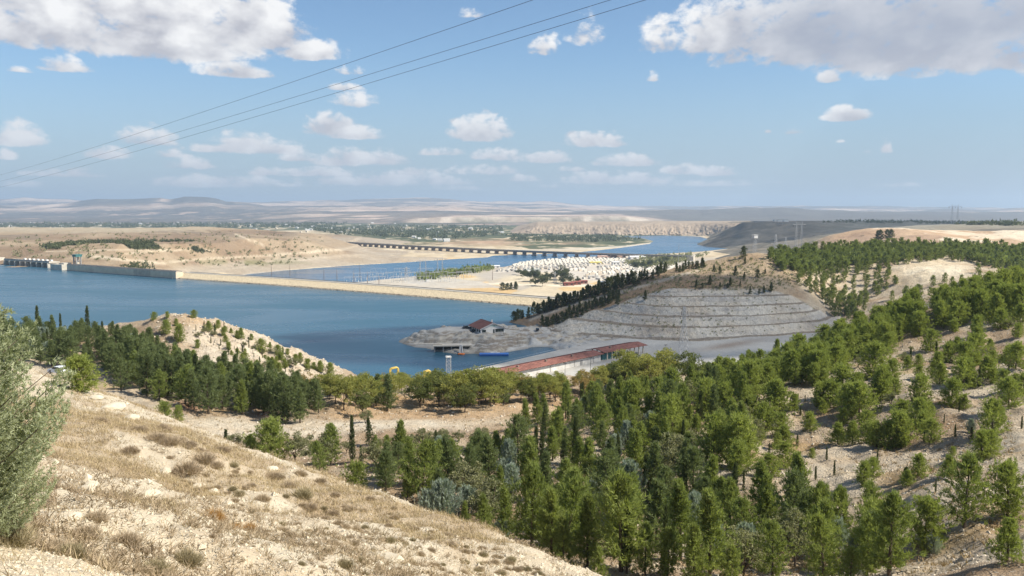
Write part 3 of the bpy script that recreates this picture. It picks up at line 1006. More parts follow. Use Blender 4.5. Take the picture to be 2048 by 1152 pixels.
cD = lerp(cD, lerp((0.27, 0.25, 0.20), (0.16, 0.16, 0.125), sstep(n1 + n2 * 0.5, -0.2, 0.25)), sstep(pxD, 1600, 1720) * sstep(YD, 1600, 1900) * 0.85)
M_PLAT = terrain_mat('scrub_plateau_soil', 0.01, 0.06, 0.3, (0.3, 0.3, 0.35), 1.0, 3.0, shrub=0.30, shrub_scale=0.10, shrub_col=(0.055, 0.06, 0.035))
sheet('plateau_ground', XD, YD, ZD, M_PLAT, cD, ZD > -46)

# --- river plain below the dam, out to the foot of the far hills
rows = np.concatenate([np.arange(640, 470, -0.55), np.arange(470, 446, -0.30)])
Yr = np.array([(CAMZ + 40) * F / (r - HZ) for r in rows])
XP, YP = rays_grid(-200, 2300, 900, Yr)
ZP = np.full(XP.shape, -40.0)
pxP, pyP = pixrow(XP, YP, ZP)
n1 = fbm(pxP * 0.012, pyP * 0.16, 4)
n2 = fbm(pxP * 0.05, pyP * 0.6, 4)
n3 = fbm(pxP * 0.02 + 40, pyP * 0.4, 4)
tan = lerp((0.42, 0.34, 0.22), (0.52, 0.44, 0.31), sstep(n2, -0.3, 0.3))
orch = lerp((0.060, 0.075, 0.036), (0.10, 0.11, 0.055), sstep(n3, -0.3, 0.3))
cover = sstep(500 - pyP + n1 * 9, 8, 14) * sstep(pxP + n1 * 60, 600, 760) * (1 - sstep(pxP, 1330, 1420))
cover = np.maximum(cover, sstep(466 - pyP + n1 * 4, 2, 6))
cover = np.maximum(cover, in_poly(pxP + n1 * 8, pyP + n2, [(1010, 470), (1230, 474), (1290, 479), (1300, 484), (1250, 492), (1150, 497), (1060, 498), (1000, 488)]) * 1.0)
cover = cover * (1 - 0.9 * sstep(np.maximum(n2, n3 * 0.9), 0.30, 0.42))
cP = lerp(tan, orch, np.clip(cover, 0, 1))
br = np.exp(-(((pxP - 1010) / 160) ** 2 + ((pyP - 484) / 7) ** 2) ** 2)
cP = lerp(cP, (0.42, 0.28, 0.18), br * sstep(n1, -0.4, 0.1) * 0.85)
st2 = np.exp(-(poly_dist(pxP, pyP, [(940, 502), (1080, 500), (1180, 497), (1260, 492), (1306, 486), (1308, 481), (1285, 475)]) / 1.7) ** 2)
cP = lerp(cP, (0.50, 0.46, 0.38), st2 * 0.9)
near = sstep(pyP, 512, 520)
fld = lerp((0.50, 0.43, 0.31), (0.40, 0.36, 0.30), sstep(fbm(pxP * 0.01, pyP * 0.05, 3), -0.1, 0.2))
fld = lerp(fld, (0.52, 0.37, 0.18), sstep(fbm(pxP * 0.014 + 9, pyP * 0.09, 3), 0.15, 0.3) * 0.9)
cP = lerp(cP, fld, near)
camp = in_poly(pxP, pyP, [(985, 545), (1040, 524), (1130, 515), (1290, 511), (1400, 508), (1345, 545), (1270, 566), (1160, 560), (1100, 545)])
cP = lerp(cP, (0.50, 0.46, 0.40), camp * 0.9)
for line, w in (([(960, 570), (1040, 562), (1058, 552), (1048, 545)], 1.6), ([(860, 575), (960, 567), (1060, 570), (1190, 572), (1260, 566)], 2.2), ([(1100, 600), (1180, 585), (1260, 572)], 2.5)):
    cP = lerp(cP, (0.66, 0.59, 0.46), np.exp(-(poly_dist(pxP, pyP, line) / w) ** 2) * 0.85)
yardm = in_poly(pxP, pyP, [(560, 552), (700, 545), (860, 552), (960, 563), (1000, 575), (760, 580)])
cP = lerp(cP, (0.42, 0.40, 0.36), yardm * 0.8)
inr = in_poly(XP, YP, river_w)
ZP = np.where(inr, -42.0, ZP + np.clip(n2, -.4, .4) * 0.8)
M_PLAIN = terrain_mat('plain_fields', 0.006, 0.03, 0.15, (0.25, 0.22, 0.25), 0.6, 2.0, shrub=0.12, shrub_scale=0.08, shrub_col=(0.10, 0.10, 0.055))
sheet('river_plain_ground', XP, YP, ZP, M_PLAIN, cP)

# --- far hills, ring by ring
rings = [
    (5600, [(0, 451.4), (2048, 451.4)]),
    (6450, [(-200, 447), (760, 447), (830, 445.5), (1340, 444), (2300, 446)]),
    (6560, [(-200, 446.5), (760, 446), (840, 436), (900, 434), (1000, 434), (1100, 435), (1160, 432.5), (1240, 432), (1300, 438), (1350, 443), (2300, 445)]),
    (7600, [(-200, 442), (500, 441), (700, 433), (850, 429), (1000, 431), (1200, 430), (1350, 439), (2300, 441)]),
    (9500, [(-200, 436), (400, 434), (600, 426), (900, 422), (1100, 427), (1200, 421), (1400, 420), (1450, 417), (1490, 415), (1520, 417.5), (1560, 415), (1600, 417), (1640, 421), (1850, 423), (2300, 424)]),
    (10300, [(-200, 434), (400, 430), (600, 423), (900, 418), (1100, 425), (1250, 430), (1600, 430), (1850, 430), (2300, 428)]),
    (13000, [(-200, 412), (0, 411), (60, 413), (140, 408), (180, 401), (200, 398), (260, 399), (325, 397), (345, 400), (372, 394), (420, 395), (440, 398), (455, 403), (490, 405), (540, 412), (700, 413), (860, 411), (1000, 414), (1300, 421), (1500, 422), (1840, 422), (1870, 419), (1905, 418), (1930, 421), (1990, 420), (2030, 416), (2060, 420), (2300, 421)]),
    (14500, [(-200, 416), (400, 416), (800, 412), (1300, 422), (2300, 423)]),
    (19000, [(-200, 397), (0, 400), (60, 395), (110, 398), (200, 402), (300, 402), (400, 404), (520, 404), (620, 403), (740, 400), (800, 397.5), (860, 397), (900, 399), (980, 404), (1060, 405), (1085, 403), (1130, 407), (1200, 411), (1350, 414), (1460, 411), (1600, 411), (1700, 411), (1760, 414), (1900, 416), (2300, 417)]),
    (26000, [(-200, 430), (2300, 430)]),
]
pxs = np.linspace(-260, 2320, 860)
Yh = np.geomspace(5600, 25500, 230)
Yh = np.sort(np.concatenate([Yh, np.linspace(6440, 6570, 16)]))
prof = np.array([np.interp(pxs, [p[0] for p in r[1]], [p[1] for p in r[1]]) for r in rings])
lY = np.log([r[0] for r in rings])
rowH = np.empty((len(Yh), len(pxs)))
for j in range(len(pxs)):
    rowH[:, j] = np.interp(np.log(Yh), lY, prof[:, j])
XH = ((pxs - 1024) / F)[None, :] * Yh[:, None]
YH = np.repeat(Yh[:, None], len(pxs), 1)
relief = sstep(YH, 5900, 7500)
ZH = CAMZ - YH * (rowH - HZ) / F
ZH = ZH + relief * (fbm(XH * 0.0012, YH * 0.0012, 6, gain=0.55) * 0.0022 * YH) * sstep(ZH, -44, 10)
PXH = np.repeat(pxs[None, :], len(Yh), 0)
n1 = fbm(XH * 0.0009, YH * 0.0006, 5)
n2 = fbm(XH * 0.004, YH * 0.0025, 4)
n3 = fbm(XH * 0.012, YH * 0.008, 3)
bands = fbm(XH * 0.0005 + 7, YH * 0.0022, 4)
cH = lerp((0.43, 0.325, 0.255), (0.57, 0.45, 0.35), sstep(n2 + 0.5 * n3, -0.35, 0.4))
dark = np.maximum(sstep(n1 * 1.2 + n2 * 0.4, 0.12, 0.42) * 0.8, sstep(bands + 0.3 * n2, 0.02, 0.18) * 0.95)  # cloud-shadow bands painted into the ground colour, together with dark scrub
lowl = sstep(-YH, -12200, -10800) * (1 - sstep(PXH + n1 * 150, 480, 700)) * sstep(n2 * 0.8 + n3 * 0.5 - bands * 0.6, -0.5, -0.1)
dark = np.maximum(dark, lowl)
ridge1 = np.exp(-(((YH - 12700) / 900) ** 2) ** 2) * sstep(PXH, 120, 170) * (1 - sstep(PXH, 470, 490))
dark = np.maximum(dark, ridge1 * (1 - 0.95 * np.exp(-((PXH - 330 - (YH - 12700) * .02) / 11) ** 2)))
rshade = sstep(PXH + n1 * 120, 1240, 1380) * (1 - sstep(YH, 10400, 10900))  # cloud shadow across the right-hand band, painted as darker ground
dark = np.maximum(dark, rshade * (0.88 + 0.12 * sstep(n3, -0.3, 0.2)))
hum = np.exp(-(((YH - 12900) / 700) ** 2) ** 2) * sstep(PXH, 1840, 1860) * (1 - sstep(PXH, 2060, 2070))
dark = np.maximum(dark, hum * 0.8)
cliff = np.exp(-(((YH - 6510) / 90) ** 2) ** 2) * sstep(PXH, 790, 840) * (1 - sstep(PXH, 1310, 1340))
dark = dark * (1 - cliff)
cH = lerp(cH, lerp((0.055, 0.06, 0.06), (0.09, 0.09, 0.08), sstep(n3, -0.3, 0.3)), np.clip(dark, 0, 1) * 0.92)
cH = lerp(cH, lerp((0.36, 0.30, 0.23), (0.56, 0.49, 0.39), sstep(n3, -0.3, 0.3)), np.clip(cliff, 0, 1) * 0.75)
green = sstep(6600 - YH, 0, 200) * sstep(n2, -0.3, 0.1)
cH = lerp(cH, (0.075, 0.085, 0.05), green * 0.85)
M_FAR = terrain_mat('far_hill_soil', 0.0006, 0.004, 0.02, (0.2, 0.28, 0.30), 1.0, 25.0)
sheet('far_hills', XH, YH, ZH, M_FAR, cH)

# tan cliffs on the outer side of the river bend
cl_px = np.linspace(1010, 1500, 300)
base_row = np.interp(cl_px, [1010, 1100, 1250, 1330, 1400, 1450, 1500], [467, 468, 470, 470.5, 472, 476, 480])
top_row = np.interp(cl_px, [1010, 1075, 1200, 1300, 1400, 1440, 1500], [466.5, 447, 447, 446, 445.5, 446, 446])
ts = np.linspace(0, 1, 26)
Vx = []
cc = []
for k, t in enumerate(ts):
    for j, px in enumerate(cl_px):
        Y0 = 110 * F / (base_row[j] - HZ)
        g = vnoise(px * 0.05, 3.3) * 0.8 + vnoise(px * 0.17, 9.0) * 0.4
        Y = Y0 + 40 + (t ** 1.3) * 260 + (g * 34 + vnoise(px * 0.45, k * 0.3) * 22 + vnoise(px * 1.1, k * 0.6) * 8) * (1 - t) * sstep(t, 0.0, 0.15)
        zt = CAMZ - (Y0 + 300) * (top_row[j] - HZ) / F
        prof_ = (t ** 0.8) * 0.55 + sstep(t, 0.2, 0.9) * 0.45
        z = -41 + (zt + 41) * prof_
        Vx.append(((px - 1024) / F * Y, Y, z))
        b = 0.5 + 0.35 * vnoise(px * 0.16, k * 0.35) + 0.3 * vnoise(px * 0.6, k * 0.9)
        cc.append(np.array((0.29, 0.225, 0.165)) * (1 - b) + np.array((0.38, 0.305, 0.225)) * b)
for j, px in enumerate(cl_px):
    Y0 = 110 * F / (base_row[j] - HZ) + 1800
    Vx.append(((px - 1024) / F * Y0, Y0, CAMZ - (Y0 - 1500) * (top_row[j] - HZ) / F - 12))
    cc.append((0.34, 0.27, 0.19))
Va = np.array(Vx).reshape(len(ts) + 1, len(cl_px), 3)
cc = np.array(cc).reshape(len(ts) + 1, len(cl_px), 3)
sheet('river_cliff', Va[..., 0], Va[..., 1], Va[..., 2], M_FAR, cc)

# --- water
M_LAKE = water_mat('lake_water', (0.024, 0.080, 0.125), (0.030, 0.090, 0.132), 0.22, 0.55, 0.4)
M_RIVER = water_mat('river_water', (0.022, 0.085, 0.17), (0.034, 0.11, 0.19), 0.18, 0.2, 0.5)
lake_outline = [(-700, 240), (-330, 235), (250, 320), (250, 470), (60, 560), PZ(1120, 612, 0)[:2], PZ(1075, 613, 0)[:2], PZ(700, 583, 0)[:2], PZ(350, 556, 0)[:2], PZ(250, 545, 0)[:2], PZ(134, 539, 0)[:2], PZ(90, 533, 0)[:2], PZ(0, 527, 0)[:2], PZ(-200, 520, 0)[:2], (-1100, 1000)]
me = mesh_from('lake_water', [(p[0], p[1], 0.0) for p in lake_outline], [tuple(range(len(lake_outline)))], M_LAKE)
put('lake_water', me)['kind'] = 'structure'
me = mesh_from('river_water', [(p[0], p[1], -40.6) for p in river_w], [tuple(range(len(river_w)))], M_RIVER)
put('river_water', me)['kind'] = 'structure'
# ================================================================ THE DAM, BRIDGE, BUILDINGS
_U = 'first second third fourth fifth sixth seventh eighth ninth tenth eleventh twelfth thirteenth fourteenth fifteenth sixteenth seventeenth eighteenth nineteenth'.split()
_T = (('twenty', 'twentieth'), ('thirty', 'thirtieth'), ('forty', 'fortieth'), ('fifty', 'fiftieth'), ('sixty', 'sixtieth'), ('seventy', 'seventieth'), ('eighty', 'eightieth'), ('ninety', 'ninetieth'))
ORD = list(_U)
for _a, _b in _T:
    ORD.append(_b)
    ORD += ['%s-%s' % (_a, u) for u in _U[:9]]


def riprap_mat(name, c1, c2, scale, bump=1.0):
    m, N, out = new_mat(name)
    b = N.n('ShaderNodeBsdfPrincipled')
    b.inputs['Roughness'].default_value = 0.95
    b.inputs['Specular IOR Level'].default_value = 0.1
    g = N.n('ShaderNodeNewGeometry')
    vo = N.n('ShaderNodeTexVoronoi')
    vo.inputs['Scale'].default_value = scale
    N.link(g.outputs['Position'], vo.inputs['Vector'])
    sc = N.n('ShaderNodeSeparateColor')
    N.link(vo.outputs['Color'], sc.inputs[0])
    n = N.noise(g.outputs['Position'], 0.05, 4, 0.6)
    f = N.m('MULTIPLY_ADD', sc.outputs[0], 0.6, N.m('MULTIPLY', n, 0.4))
    c = N.mix(f, c1, c2)
    c = N.mix(N.ramp(vo.outputs['Distance'], 0.35, 0.75), c, tuple(v * 0.7 for v in c1))
    N.link(c, b.inputs['Base Color'])
    bp = N.n('ShaderNodeBump')
    bp.inputs['Strength'].default_value = bump
    bp.inputs['Distance'].default_value = 0.5
    N.link(N.m('SUBTRACT', 1.0, vo.outputs['Distance']), bp.inputs['Height'])
    N.link(bp.outputs[0], b.inputs['Normal'])
    N.link(b.outputs[0], out.inputs[0])
    return m


M_RIP = riprap_mat('pale_riprap', (0.60, 0.49, 0.32), (0.74, 0.62, 0.43), 1.6, 0.5)
M_RIPD = riprap_mat('wet_riprap', (0.16, 0.135, 0.105), (0.42, 0.37, 0.29), 0.6)
M_ROAD = plain('worn_asphalt', (0.34, 0.315, 0.27), 0.95, var=0.15, scale=0.2)

# embankment dam: pale rock face rising from the water, road on its crest
wl = [PZ(350, 557, 0), PZ(560, 571.5, 0), PZ(800, 590.5, 0), PZ(1075, 614, 0), PZ(1200, 625.5, 0)]
wl = np.array(wl)
seg = np.r_[0, np.cumsum(np.hypot(*np.diff(wl[:, :2], axis=0).T))]
ss = np.linspace(0, seg[-1], 260)
lx = np.interp(ss, seg, wl[:, 0])
ly = np.interp(ss, seg, wl[:, 1])
tx = np.gradient(lx)
ty = np.gradient(ly)
tl = np.hypot(tx, ty)
nx, ny = -ty / tl, tx / tl           # downstream normal
if ny[0] < 0:
    nx, ny = -nx, -ny
dam = empty('embankment_dam', (lx[130], ly[130], 0))
tag(dam, 'long straight rockfill dam of pale yellow stone across the reservoir', 'dam')


def dam_strip(name, prof, mat, jit=0.0, smooth=False):
    V = []
    for k, (d, z) in enumerate(prof):
        j = rng.normal(0, jit, len(ss)) if jit else 0
        jz = rng.normal(0, jit * 0.5, len(ss)) if jit else 0
        V.append(np.stack([lx + nx * (d + j) - lx[130], ly + ny * (d + j) - ly[130], z + jz + 0 * lx], 1))
    V = np.array(V)
    nr, nc = V.shape[:2]
    i = np.arange(nr * nc).reshape(nr, nc)
    Q = np.stack([i[:-1, :-1].ravel(), i[:-1, 1:].ravel(), i[1:, 1:].ravel(), i[1:, :-1].ravel()], 1)
    return put(name, mesh_from(name, V.reshape(-1, 3), Q, mat, smooth), dam)


dam_strip('wet_toe', [(-2.6, -1.2), (-1.0, 0.1), (0, 0.3), (1.0, 0.5), (1.9, 0.75)], M_RIPD, 0.25)
dam_strip('stone_face', [(1.5, 0.7), (4, 1.9), (6, 2.7), (8, 3.6), (10, 4.5), (11.2, 5.1)], M_RIP, 0.10)
dam_strip('crest_road', [(11.1, 5.08), (11.2, 5.3), (19, 5.3), (19.1, 5.0)], M_ROAD)
dam_strip('parapet', [(18.2, 5.2), (18.2, 5.75), (18.6, 5.75), (18.6, 5.2)], M_CONCD)
dam_strip('downstream_slope', [(19, 5.2), (60, -16), (62, -16.5), (118, -42)], M_RIP, 0.1)

# rounded rock shoulder where the concrete wall ends
e0 = np.array(PZ(350, 556.5, 0))
e1 = np.array(PZ(490, 546, 2))
V = []
for t in np.linspace(0, 1, 20):
    p = e0 * (1 - t) + e1 * t
    for d, z in ((-6, -1), (-2, 3.2), (0, 4.6), (6, 4.8), (12, 3), (20, -4)):
        V.append((p[0] + d * 0.25 - lx[130], p[1] + d - ly[130], z * (1 - 0.55 * t) - 9.0 * max(0.0, t - 0.6) + rng.normal(0, .15)))
V = np.array(V)
i = np.arange(120).reshape(20, 6)
Q = np.stack([i[:-1, :-1].ravel(), i[:-1, 1:].ravel(), i[1:, 1:].ravel(), i[1:, :-1].ravel()], 1)
put('rock_shoulder', mesh_from('rock_shoulder', V, Q, M_RIP), dam)

# concrete gravity wall, built of blocks
gw0 = np.array(PZ(134, 541, 0)[:2])
gw1 = np.array(PZ(352, 557.5, 0)[:2])
gd = (gw1 - gw0)
gl = np.hypot(*gd)
gdir = gd / gl
gn = np.array([-gdir[1], gdir[0]])
if gn[1] < 0:
    gn = -gn
rzg = math.atan2(gdir[1], gdir[0])
wall = empty('concrete_dam_wall', (*gw0, 0), rzg)
tag(wall, 'grey concrete dam wall between the gated spillway and the rockfill dam', 'dam wall')
nb = 14
M_DAMW = plain('dam_concrete', (0.60, 0.50, 0.37), 0.9, var=0.18, scale=0.2)
bl_ = gl / nb
sgn = 1 if np.dot(gn, [-math.sin(rzg), math.cos(rzg)]) > 0 else -1
for k in range(nb):
    mb = MB().box((bl_ * (k + 0.5), sgn * 4 + rng.uniform(-.04, .04), 2.6), (bl_ - 0.12, 8, 8.4))
    mb.build('wall_block', M_DAMW if k not in (9, 10) else plain('stained_concrete%d' % k, (0.46, 0.39, 0.30), 0.9, var=0.3, scale=0.25), wall)
mb = MB().box((gl / 2, sgn * 4, -0.4), (gl + 2, 8.6, 1.6))
mb.build('waterline_stain', M_CONCD, wall)
MB().box((gl / 2, sgn * 0.6, 7.15), (gl, 0.4, 0.7)).build('parapet', M_CONCD, wall)
MB().box((gl / 2, sgn * 7.4, 7.15), (gl, 0.4, 0.7)).build('parapet', M_CONCD, wall)

# gated spillway
s0 = np.array(PZ(9, 529.5, 0)[:2])
s1 = np.array(PZ(96, 535.5, 0)[:2])
sd = s1 - s0
sl = np.hypot(*sd)
rzs = math.atan2(sd[1], sd[0])
sp = empty('spillway', (*s0, 0), rzs)
tag(sp, 'row of spillway gates between concrete piers under a flat deck', 'spillway')
mb = MB().box((sl / 2, 7, 6.2), (sl + 4, 13, 1.6))
mb.build('deck', M_CONC, sp)
MB().box((sl / 2, 0.9, 7.5), (sl + 4, 0.3, 1.0)).build('railing', M_CONCD, sp)
npier = 9
for k in range(npier):
    x = sl * k / (npier - 1)
    mb = MB()
    mb.box((x, 5, 2.2), (2.0, 10, 6.4))
    mb.bar((x, 0, -1), (x, 0, 5.4), 1.0, 8)
    mb.build('pier', M_CONC, sp)
for k in range(npier - 1):
    x = sl * (k + 0.5) / (npier - 1)
    MB().box((x, 7, 1.9), (sl / (npier - 1) - 2.0, 0.5, 6.0)).build('gate', M_CONCD, sp)
for k in range(7):
    x = sl * (0.28 + 0.1 * k)
    MB().box((x, 11, 7.8), (3.5, 2.2, 1.8)).build('gate_hoist', M_WHITE, sp)
pl = empty('spillway_abutment', (*PZ(114, 539.5, 0)[:2], 0), rzs)
tag(pl, 'pale concrete block at the end of the spillway gates beside the tower', 'abutment')
MB().box((0, 5, 2.4), (24, 12, 8.0)).build('block', plain('pale_concrete', (0.52, 0.48, 0.40), 0.9, var=0.15, scale=0.3), pl)
MB().box((7, 6, 7.2), (10, 9, 1.6)).build('upper_block', MATS['pale_concrete'], pl)
lb = empty('bank_wall', (*PZ(-8, 527, 0)[:2], 0), rzs)
tag(lb, 'short cream concrete bank wall where the spillway meets the shore', 'wall')
MB().box((-16, 5, 3.0), (34, 12, 9.0)).build('block', MATS['pale_concrete'], lb)

# intake tower
p = PZ(143, 541, 0)
tw = empty('intake_tower', (p[0], p[1] + 14, 6.5), rzs)
tag(tw, 'square concrete control tower with teal flat roof rising above the dam', 'tower')
for sx in (-2.6, 2.6):
    for sy in (-2.6, 2.6):
        MB().box((sx, sy, 4.0), (1.2, 1.2, 9)).build('column', M_CONCD, tw)
MB().box((0, 0, 3.4), (5, 5, 0.5)).build('landing', M_CONCD, tw)
MB().box((0, 0, 1.0), (3.2, 3.2, 4)).build('lift_shaft', M_CONC, tw)
MB().box((0, 0, 9.6), (7.6, 7.6, 2.2)).build('machine_room', M_TEAL, tw)
MB().box((0, 0, 10.95), (8.4, 8.4, 0.5)).build('roof', M_TEAL, tw)
MB().bar((-2, 0, 11), (-2, 0, 13.5), 0.12).build('aerial', M_DARK, tw)

# ---------------------------------------------------------------- long bridge over the river
bp_px = [(686, 484.0), (760, 487.6), (860, 493.0), (940, 497.2), (1000, 500), (1060, 502), (1130, 504.6), (1200, 506.6), (1260, 508.4), (1330, 510.5), (1380, 511.8)]
bpts = np.array([PZ(a, b, -30.0) for a, b in bp_px])
bs = np.r_[0, np.cumsum(np.hypot(*np.diff(bpts[:, :2], axis=0).T))]
pc = np.polyfit(bs, bpts[:, 0], 3), np.polyfit(bs, bpts[:, 1], 3)


def bridge_at(s):
    return np.polyval(pc[0], s), np.polyval(pc[1], s)


bq = bridge_at(bs[-1] / 2)
bridge = empty('road_bridge', (bq[0], bq[1], -40))
tag(bridge, 'long low concrete road bridge on many piers across the river', 'bridge')
M_BRD = plain('bridge_concrete', (0.17, 0.16, 0.155), 0.9, var=0.15, scale=0.1)
M_BRP = plain('pier_concrete', (0.30, 0.235, 0.195), 0.9, var=0.2, scale=0.1)
nseg = 40
S = np.linspace(0, bs[-1], nseg + 1)


def bpnt(s, off, z):
    x, y = bridge_at(s)
    x2, y2 = bridge_at(s + 1)
    tx_, ty_ = x2 - x, y2 - y
    l = math.hypot(tx_, ty_)
    return (x - ty_ / l * off - bq[0], y + tx_ / l * off - bq[1], z + 40)


def strip(name, o0, o1, z0, z1, mat, sA=0, sB=nseg):
    mb = MB()
    for k in range(sA, sB):
        a, b = S[k], S[k + 1]
        v = [bpnt(a, o0, z0), bpnt(a, o1, z0), bpnt(a, o1, z1), bpnt(a, o0, z1), bpnt(b, o0, z0), bpnt(b, o1, z0), bpnt(b, o1, z1), bpnt(b, o0, z1)]
        i = len(mb.v)
        mb.v += v
        mb.f += [(i, i + 1, i + 5, i + 4), (i + 1, i + 2, i + 6, i + 5), (i + 2, i + 3, i + 7, i + 6), (i + 3, i, i + 4, i + 7)]
    return mb.build(name, mat, bridge)


strip('deck', -7.5, 7.5, -31.4, -30.0, M_BRD)
strip('girder', -6.4, -5.0, -33.4, -31.4, M_BRD)
strip('girder', 5.0, 6.4, -33.4, -31.4, M_BRD)
strip('parapet', -7.5, -7.1, -30.0, -29.0, M_CONC)
strip('parapet', 7.1, 7.5, -30.0, -29.0, M_CONC)
pier_me = None
for k in range(1, nseg):
    a = bpnt(S[k], 0, -40)
    b = bpnt(S[k] + 1, 0, -40)
    rz = math.atan2(b[1] - a[1], b[0] - a[0])
    if pier_me is None:
        mb = MB()
        mb.box((0, 0, 2.0), (3.0, 12.5, 11.0))
        mb.box((0, 0, 7.2), (4.4, 13.6, 1.2))
        pier_me = mb.mesh('pier', M_BRP)
    if 18 <= k <= 33:
        fo = MB().box((a[0], a[1], 0.3), (7, 16, 1.8), rz).build('pier_footing', M_CONCD, bridge)
    put('pier', pier_me, bridge, (a[0], a[1], 0), rz)
for k in (0, nseg):
    a = bpnt(S[k], 0, -40)
    MB().box((a[0], a[1], 3.5), (14, 17, 12), rz).build('abutment', M_CONC, bridge)


# ---------------------------------------------------------------- lattice towers
def lattice_tower(name, label, loc, h, base, rz=0.0, arms=(), waist=0.75, top=0.25, r=0.12, mat=None, group=None, cat='pylon', V=False, n_lv=6, br=0.6):
    mat = mat or M_STEEL
    t = empty(name, loc, rz)
    tag(t, label, cat, group)
    lv = [h * (1 - (1 - k / n_lv) ** 1.25) for k in range(n_lv + 1)]
    wid = [base * (1 - min(1, z / (h * waist))) + base * top * min(1, z / (h * waist)) for z in lv]
    corners = [(-1, -1), (1, -1), (1, 1), (-1, 1)]
    for cx, cy in corners:
        mb = MB()
        for a in range(n_lv):
            mb.bar((cx * wid[a] / 2, cy * wid[a] / 2, lv[a]), (cx * wid[a + 1] / 2, cy * wid[a + 1] / 2, lv[a + 1]), r)
        mb.build('leg', mat, t)
    for s in range(4):
        (ax, ay), (bx, by) = corners[s], corners[(s + 1) % 4]
        mb = MB()
        for a in range(n_lv):
            w0, w1 = wid[a] / 2, wid[a + 1] / 2
            mb.bar((ax * w0, ay * w0, lv[a]), (bx * w1, by * w1, lv[a + 1]), r * br)
            mb.bar((bx * w0, by * w0, lv[a]), (ax * w1, ay * w1, lv[a + 1]), r * br)
            mb.bar((ax * w1, ay * w1, lv[a + 1]), (bx * w1, by * w1, lv[a + 1]), r * br)
        mb.build('bracing', mat, t)
    for (z, half) in arms:
        for s in (-1, 1):
            mb = MB()
            w = base * top / 2
            mb.bar((s * w, 0, z), (s * half, 0, z), r * 0.8)
            mb.bar((s * w, 0, z + h * 0.045), (s * half, 0, z), r * 0.8)
            for q in (0.35, 0.7):
                mb.bar((s * (w + (half - w) * q), 0, z), (s * (w + (half - w) * q), 0, z + h * 0.045 * (1 - q)), r * 0.6)
            ao = mb.build('cross_arm', mat, t)
            MB().bar((s * half * 0.97, 0, z), (s * half * 0.97, 0, z - h * 0.06), r * 1.1, 5).build('insulator', M_DARK, ao)
    return t


def portal_pylon(name, label, loc, h, w, rz=0.0, r=0.2, group=None):
    """pylon with two spread legs and one long beam on top"""
    t = empty(name, loc, rz)
    tag(t, label, 'pylon', group)
    for s in (-1, 1):
        mb = MB()
        for d in (-0.06, 0.06):
            mb.bar((s * w * 0.30, d * h, 0), (s * w * 0.22, d * h * .3, h * 0.86), r)
            mb.bar((s * w * 0.16, d * h, 0), (s * w * 0.20, d * h * .3, h * 0.86), r)
        n = 8
        for k in range(n):
            z0, z1 = h * 0.86 * k / n, h * 0.86 * (k + 1) / n
            x0 = s * w * (0.30 - 0.08 * k / n)
            x1 = s * w * (0.16 + 0.04 * (k + 1) / n)
            mb.bar((x0, 0, z0), (x1, 0, z1), r * 0.6)
            mb.bar((s * w * (0.16 + 0.04 * k / n), 0, z0), (s * w * (0.30 - 0.08 * (k + 1) / n), 0, z1), r * 0.6)
        mb.build('leg', M_STEEL, t)
    mb = MB()
    for zz in (0.86, 0.93):
        mb.bar((-w / 2, 0, h * zz if zz < .9 else h * .88), (w / 2, 0, h * zz if zz < .9 else h * .88), r)
        mb.bar((-w * .3, 0, h * zz), (w * .3, 0, h * zz), r)
    for k in range(14):
        x = -w / 2 + w * k / 13
        mb.bar((x, 0, h * 0.86), (x + w / 26, 0, h * 0.9), r * 0.6)
    mb.build('cross_beam', M_STEEL, t)
    for s in (-1, 1):
        MB().bar((s * w * 0.22, 0, h * 0.88), (s * w * 0.26, 0, h), r * 0.8).build('peak', M_STEEL, t)
    for x in (-0.46, 0, 0.46):
        mb = MB()
        mb.bar((x * w - w * .04, 0, h * 0.86), (x * w, 0, h * 0.78), r * 0.7)
        mb.bar((x * w + w * .04, 0, h * 0.86), (x * w, 0, h * 0.78), r * 0.7)
        mb.build('insulator', M_DARK, t)
    return t


def base_on(px, py, Y):
    return P3(px, py, Y)


# yard pylon and shore tower
p = PZ(1367, 724, 2.6)
lattice_tower('yard_pylon', 'tall thin lattice pylon standing in the grey yard before the terraces', p, 24.5, 4.2, 0.3, ((20.6, 1.9), (22.6, 1.5)), waist=0.8, top=0.22, r=0.09, n_lv=9)
p = (at(897, 758, 345)[0], 345, 1.0)
st = lattice_tower('shore_tower', 'small square lattice mast at the water edge behind the trees', p, 9.0, 1.9, 0.2, (), waist=1.0, top=0.95, r=0.09, cat='mast', n_lv=6)
MB().box((0, 0, 8.6), (2.3, 2.3, 0.35)).build('platform', M_WHITE, st)
# by the river plain
portal_pylon('twin_pylon', 'wide steel pylon before the blue river, nearer the dam', PZ(846, 559, -40), 34, 22, 0.5, 0.17, 'pylons of the switchyard')
portal_pylon('twin_pylon', 'wide steel pylon before the blue river, nearer the bridge', PZ(880, 554, -40), 34, 20, 0.5, 0.17, 'pylons of the switchyard')
lattice_tower('field_pylon', 'slim lattice pylon in the dry field beside the camp track', PZ(1110, 566, -40), 17, 5, 0.4, ((14, 4),), r=0.14)
lattice_tower('river_pylon', 'low pylon with wide arms among the switchyard posts', PZ(813, 561, -40), 21, 7, 0.4, ((12, 9), (15, 8), (18, 4)), r=0.18)
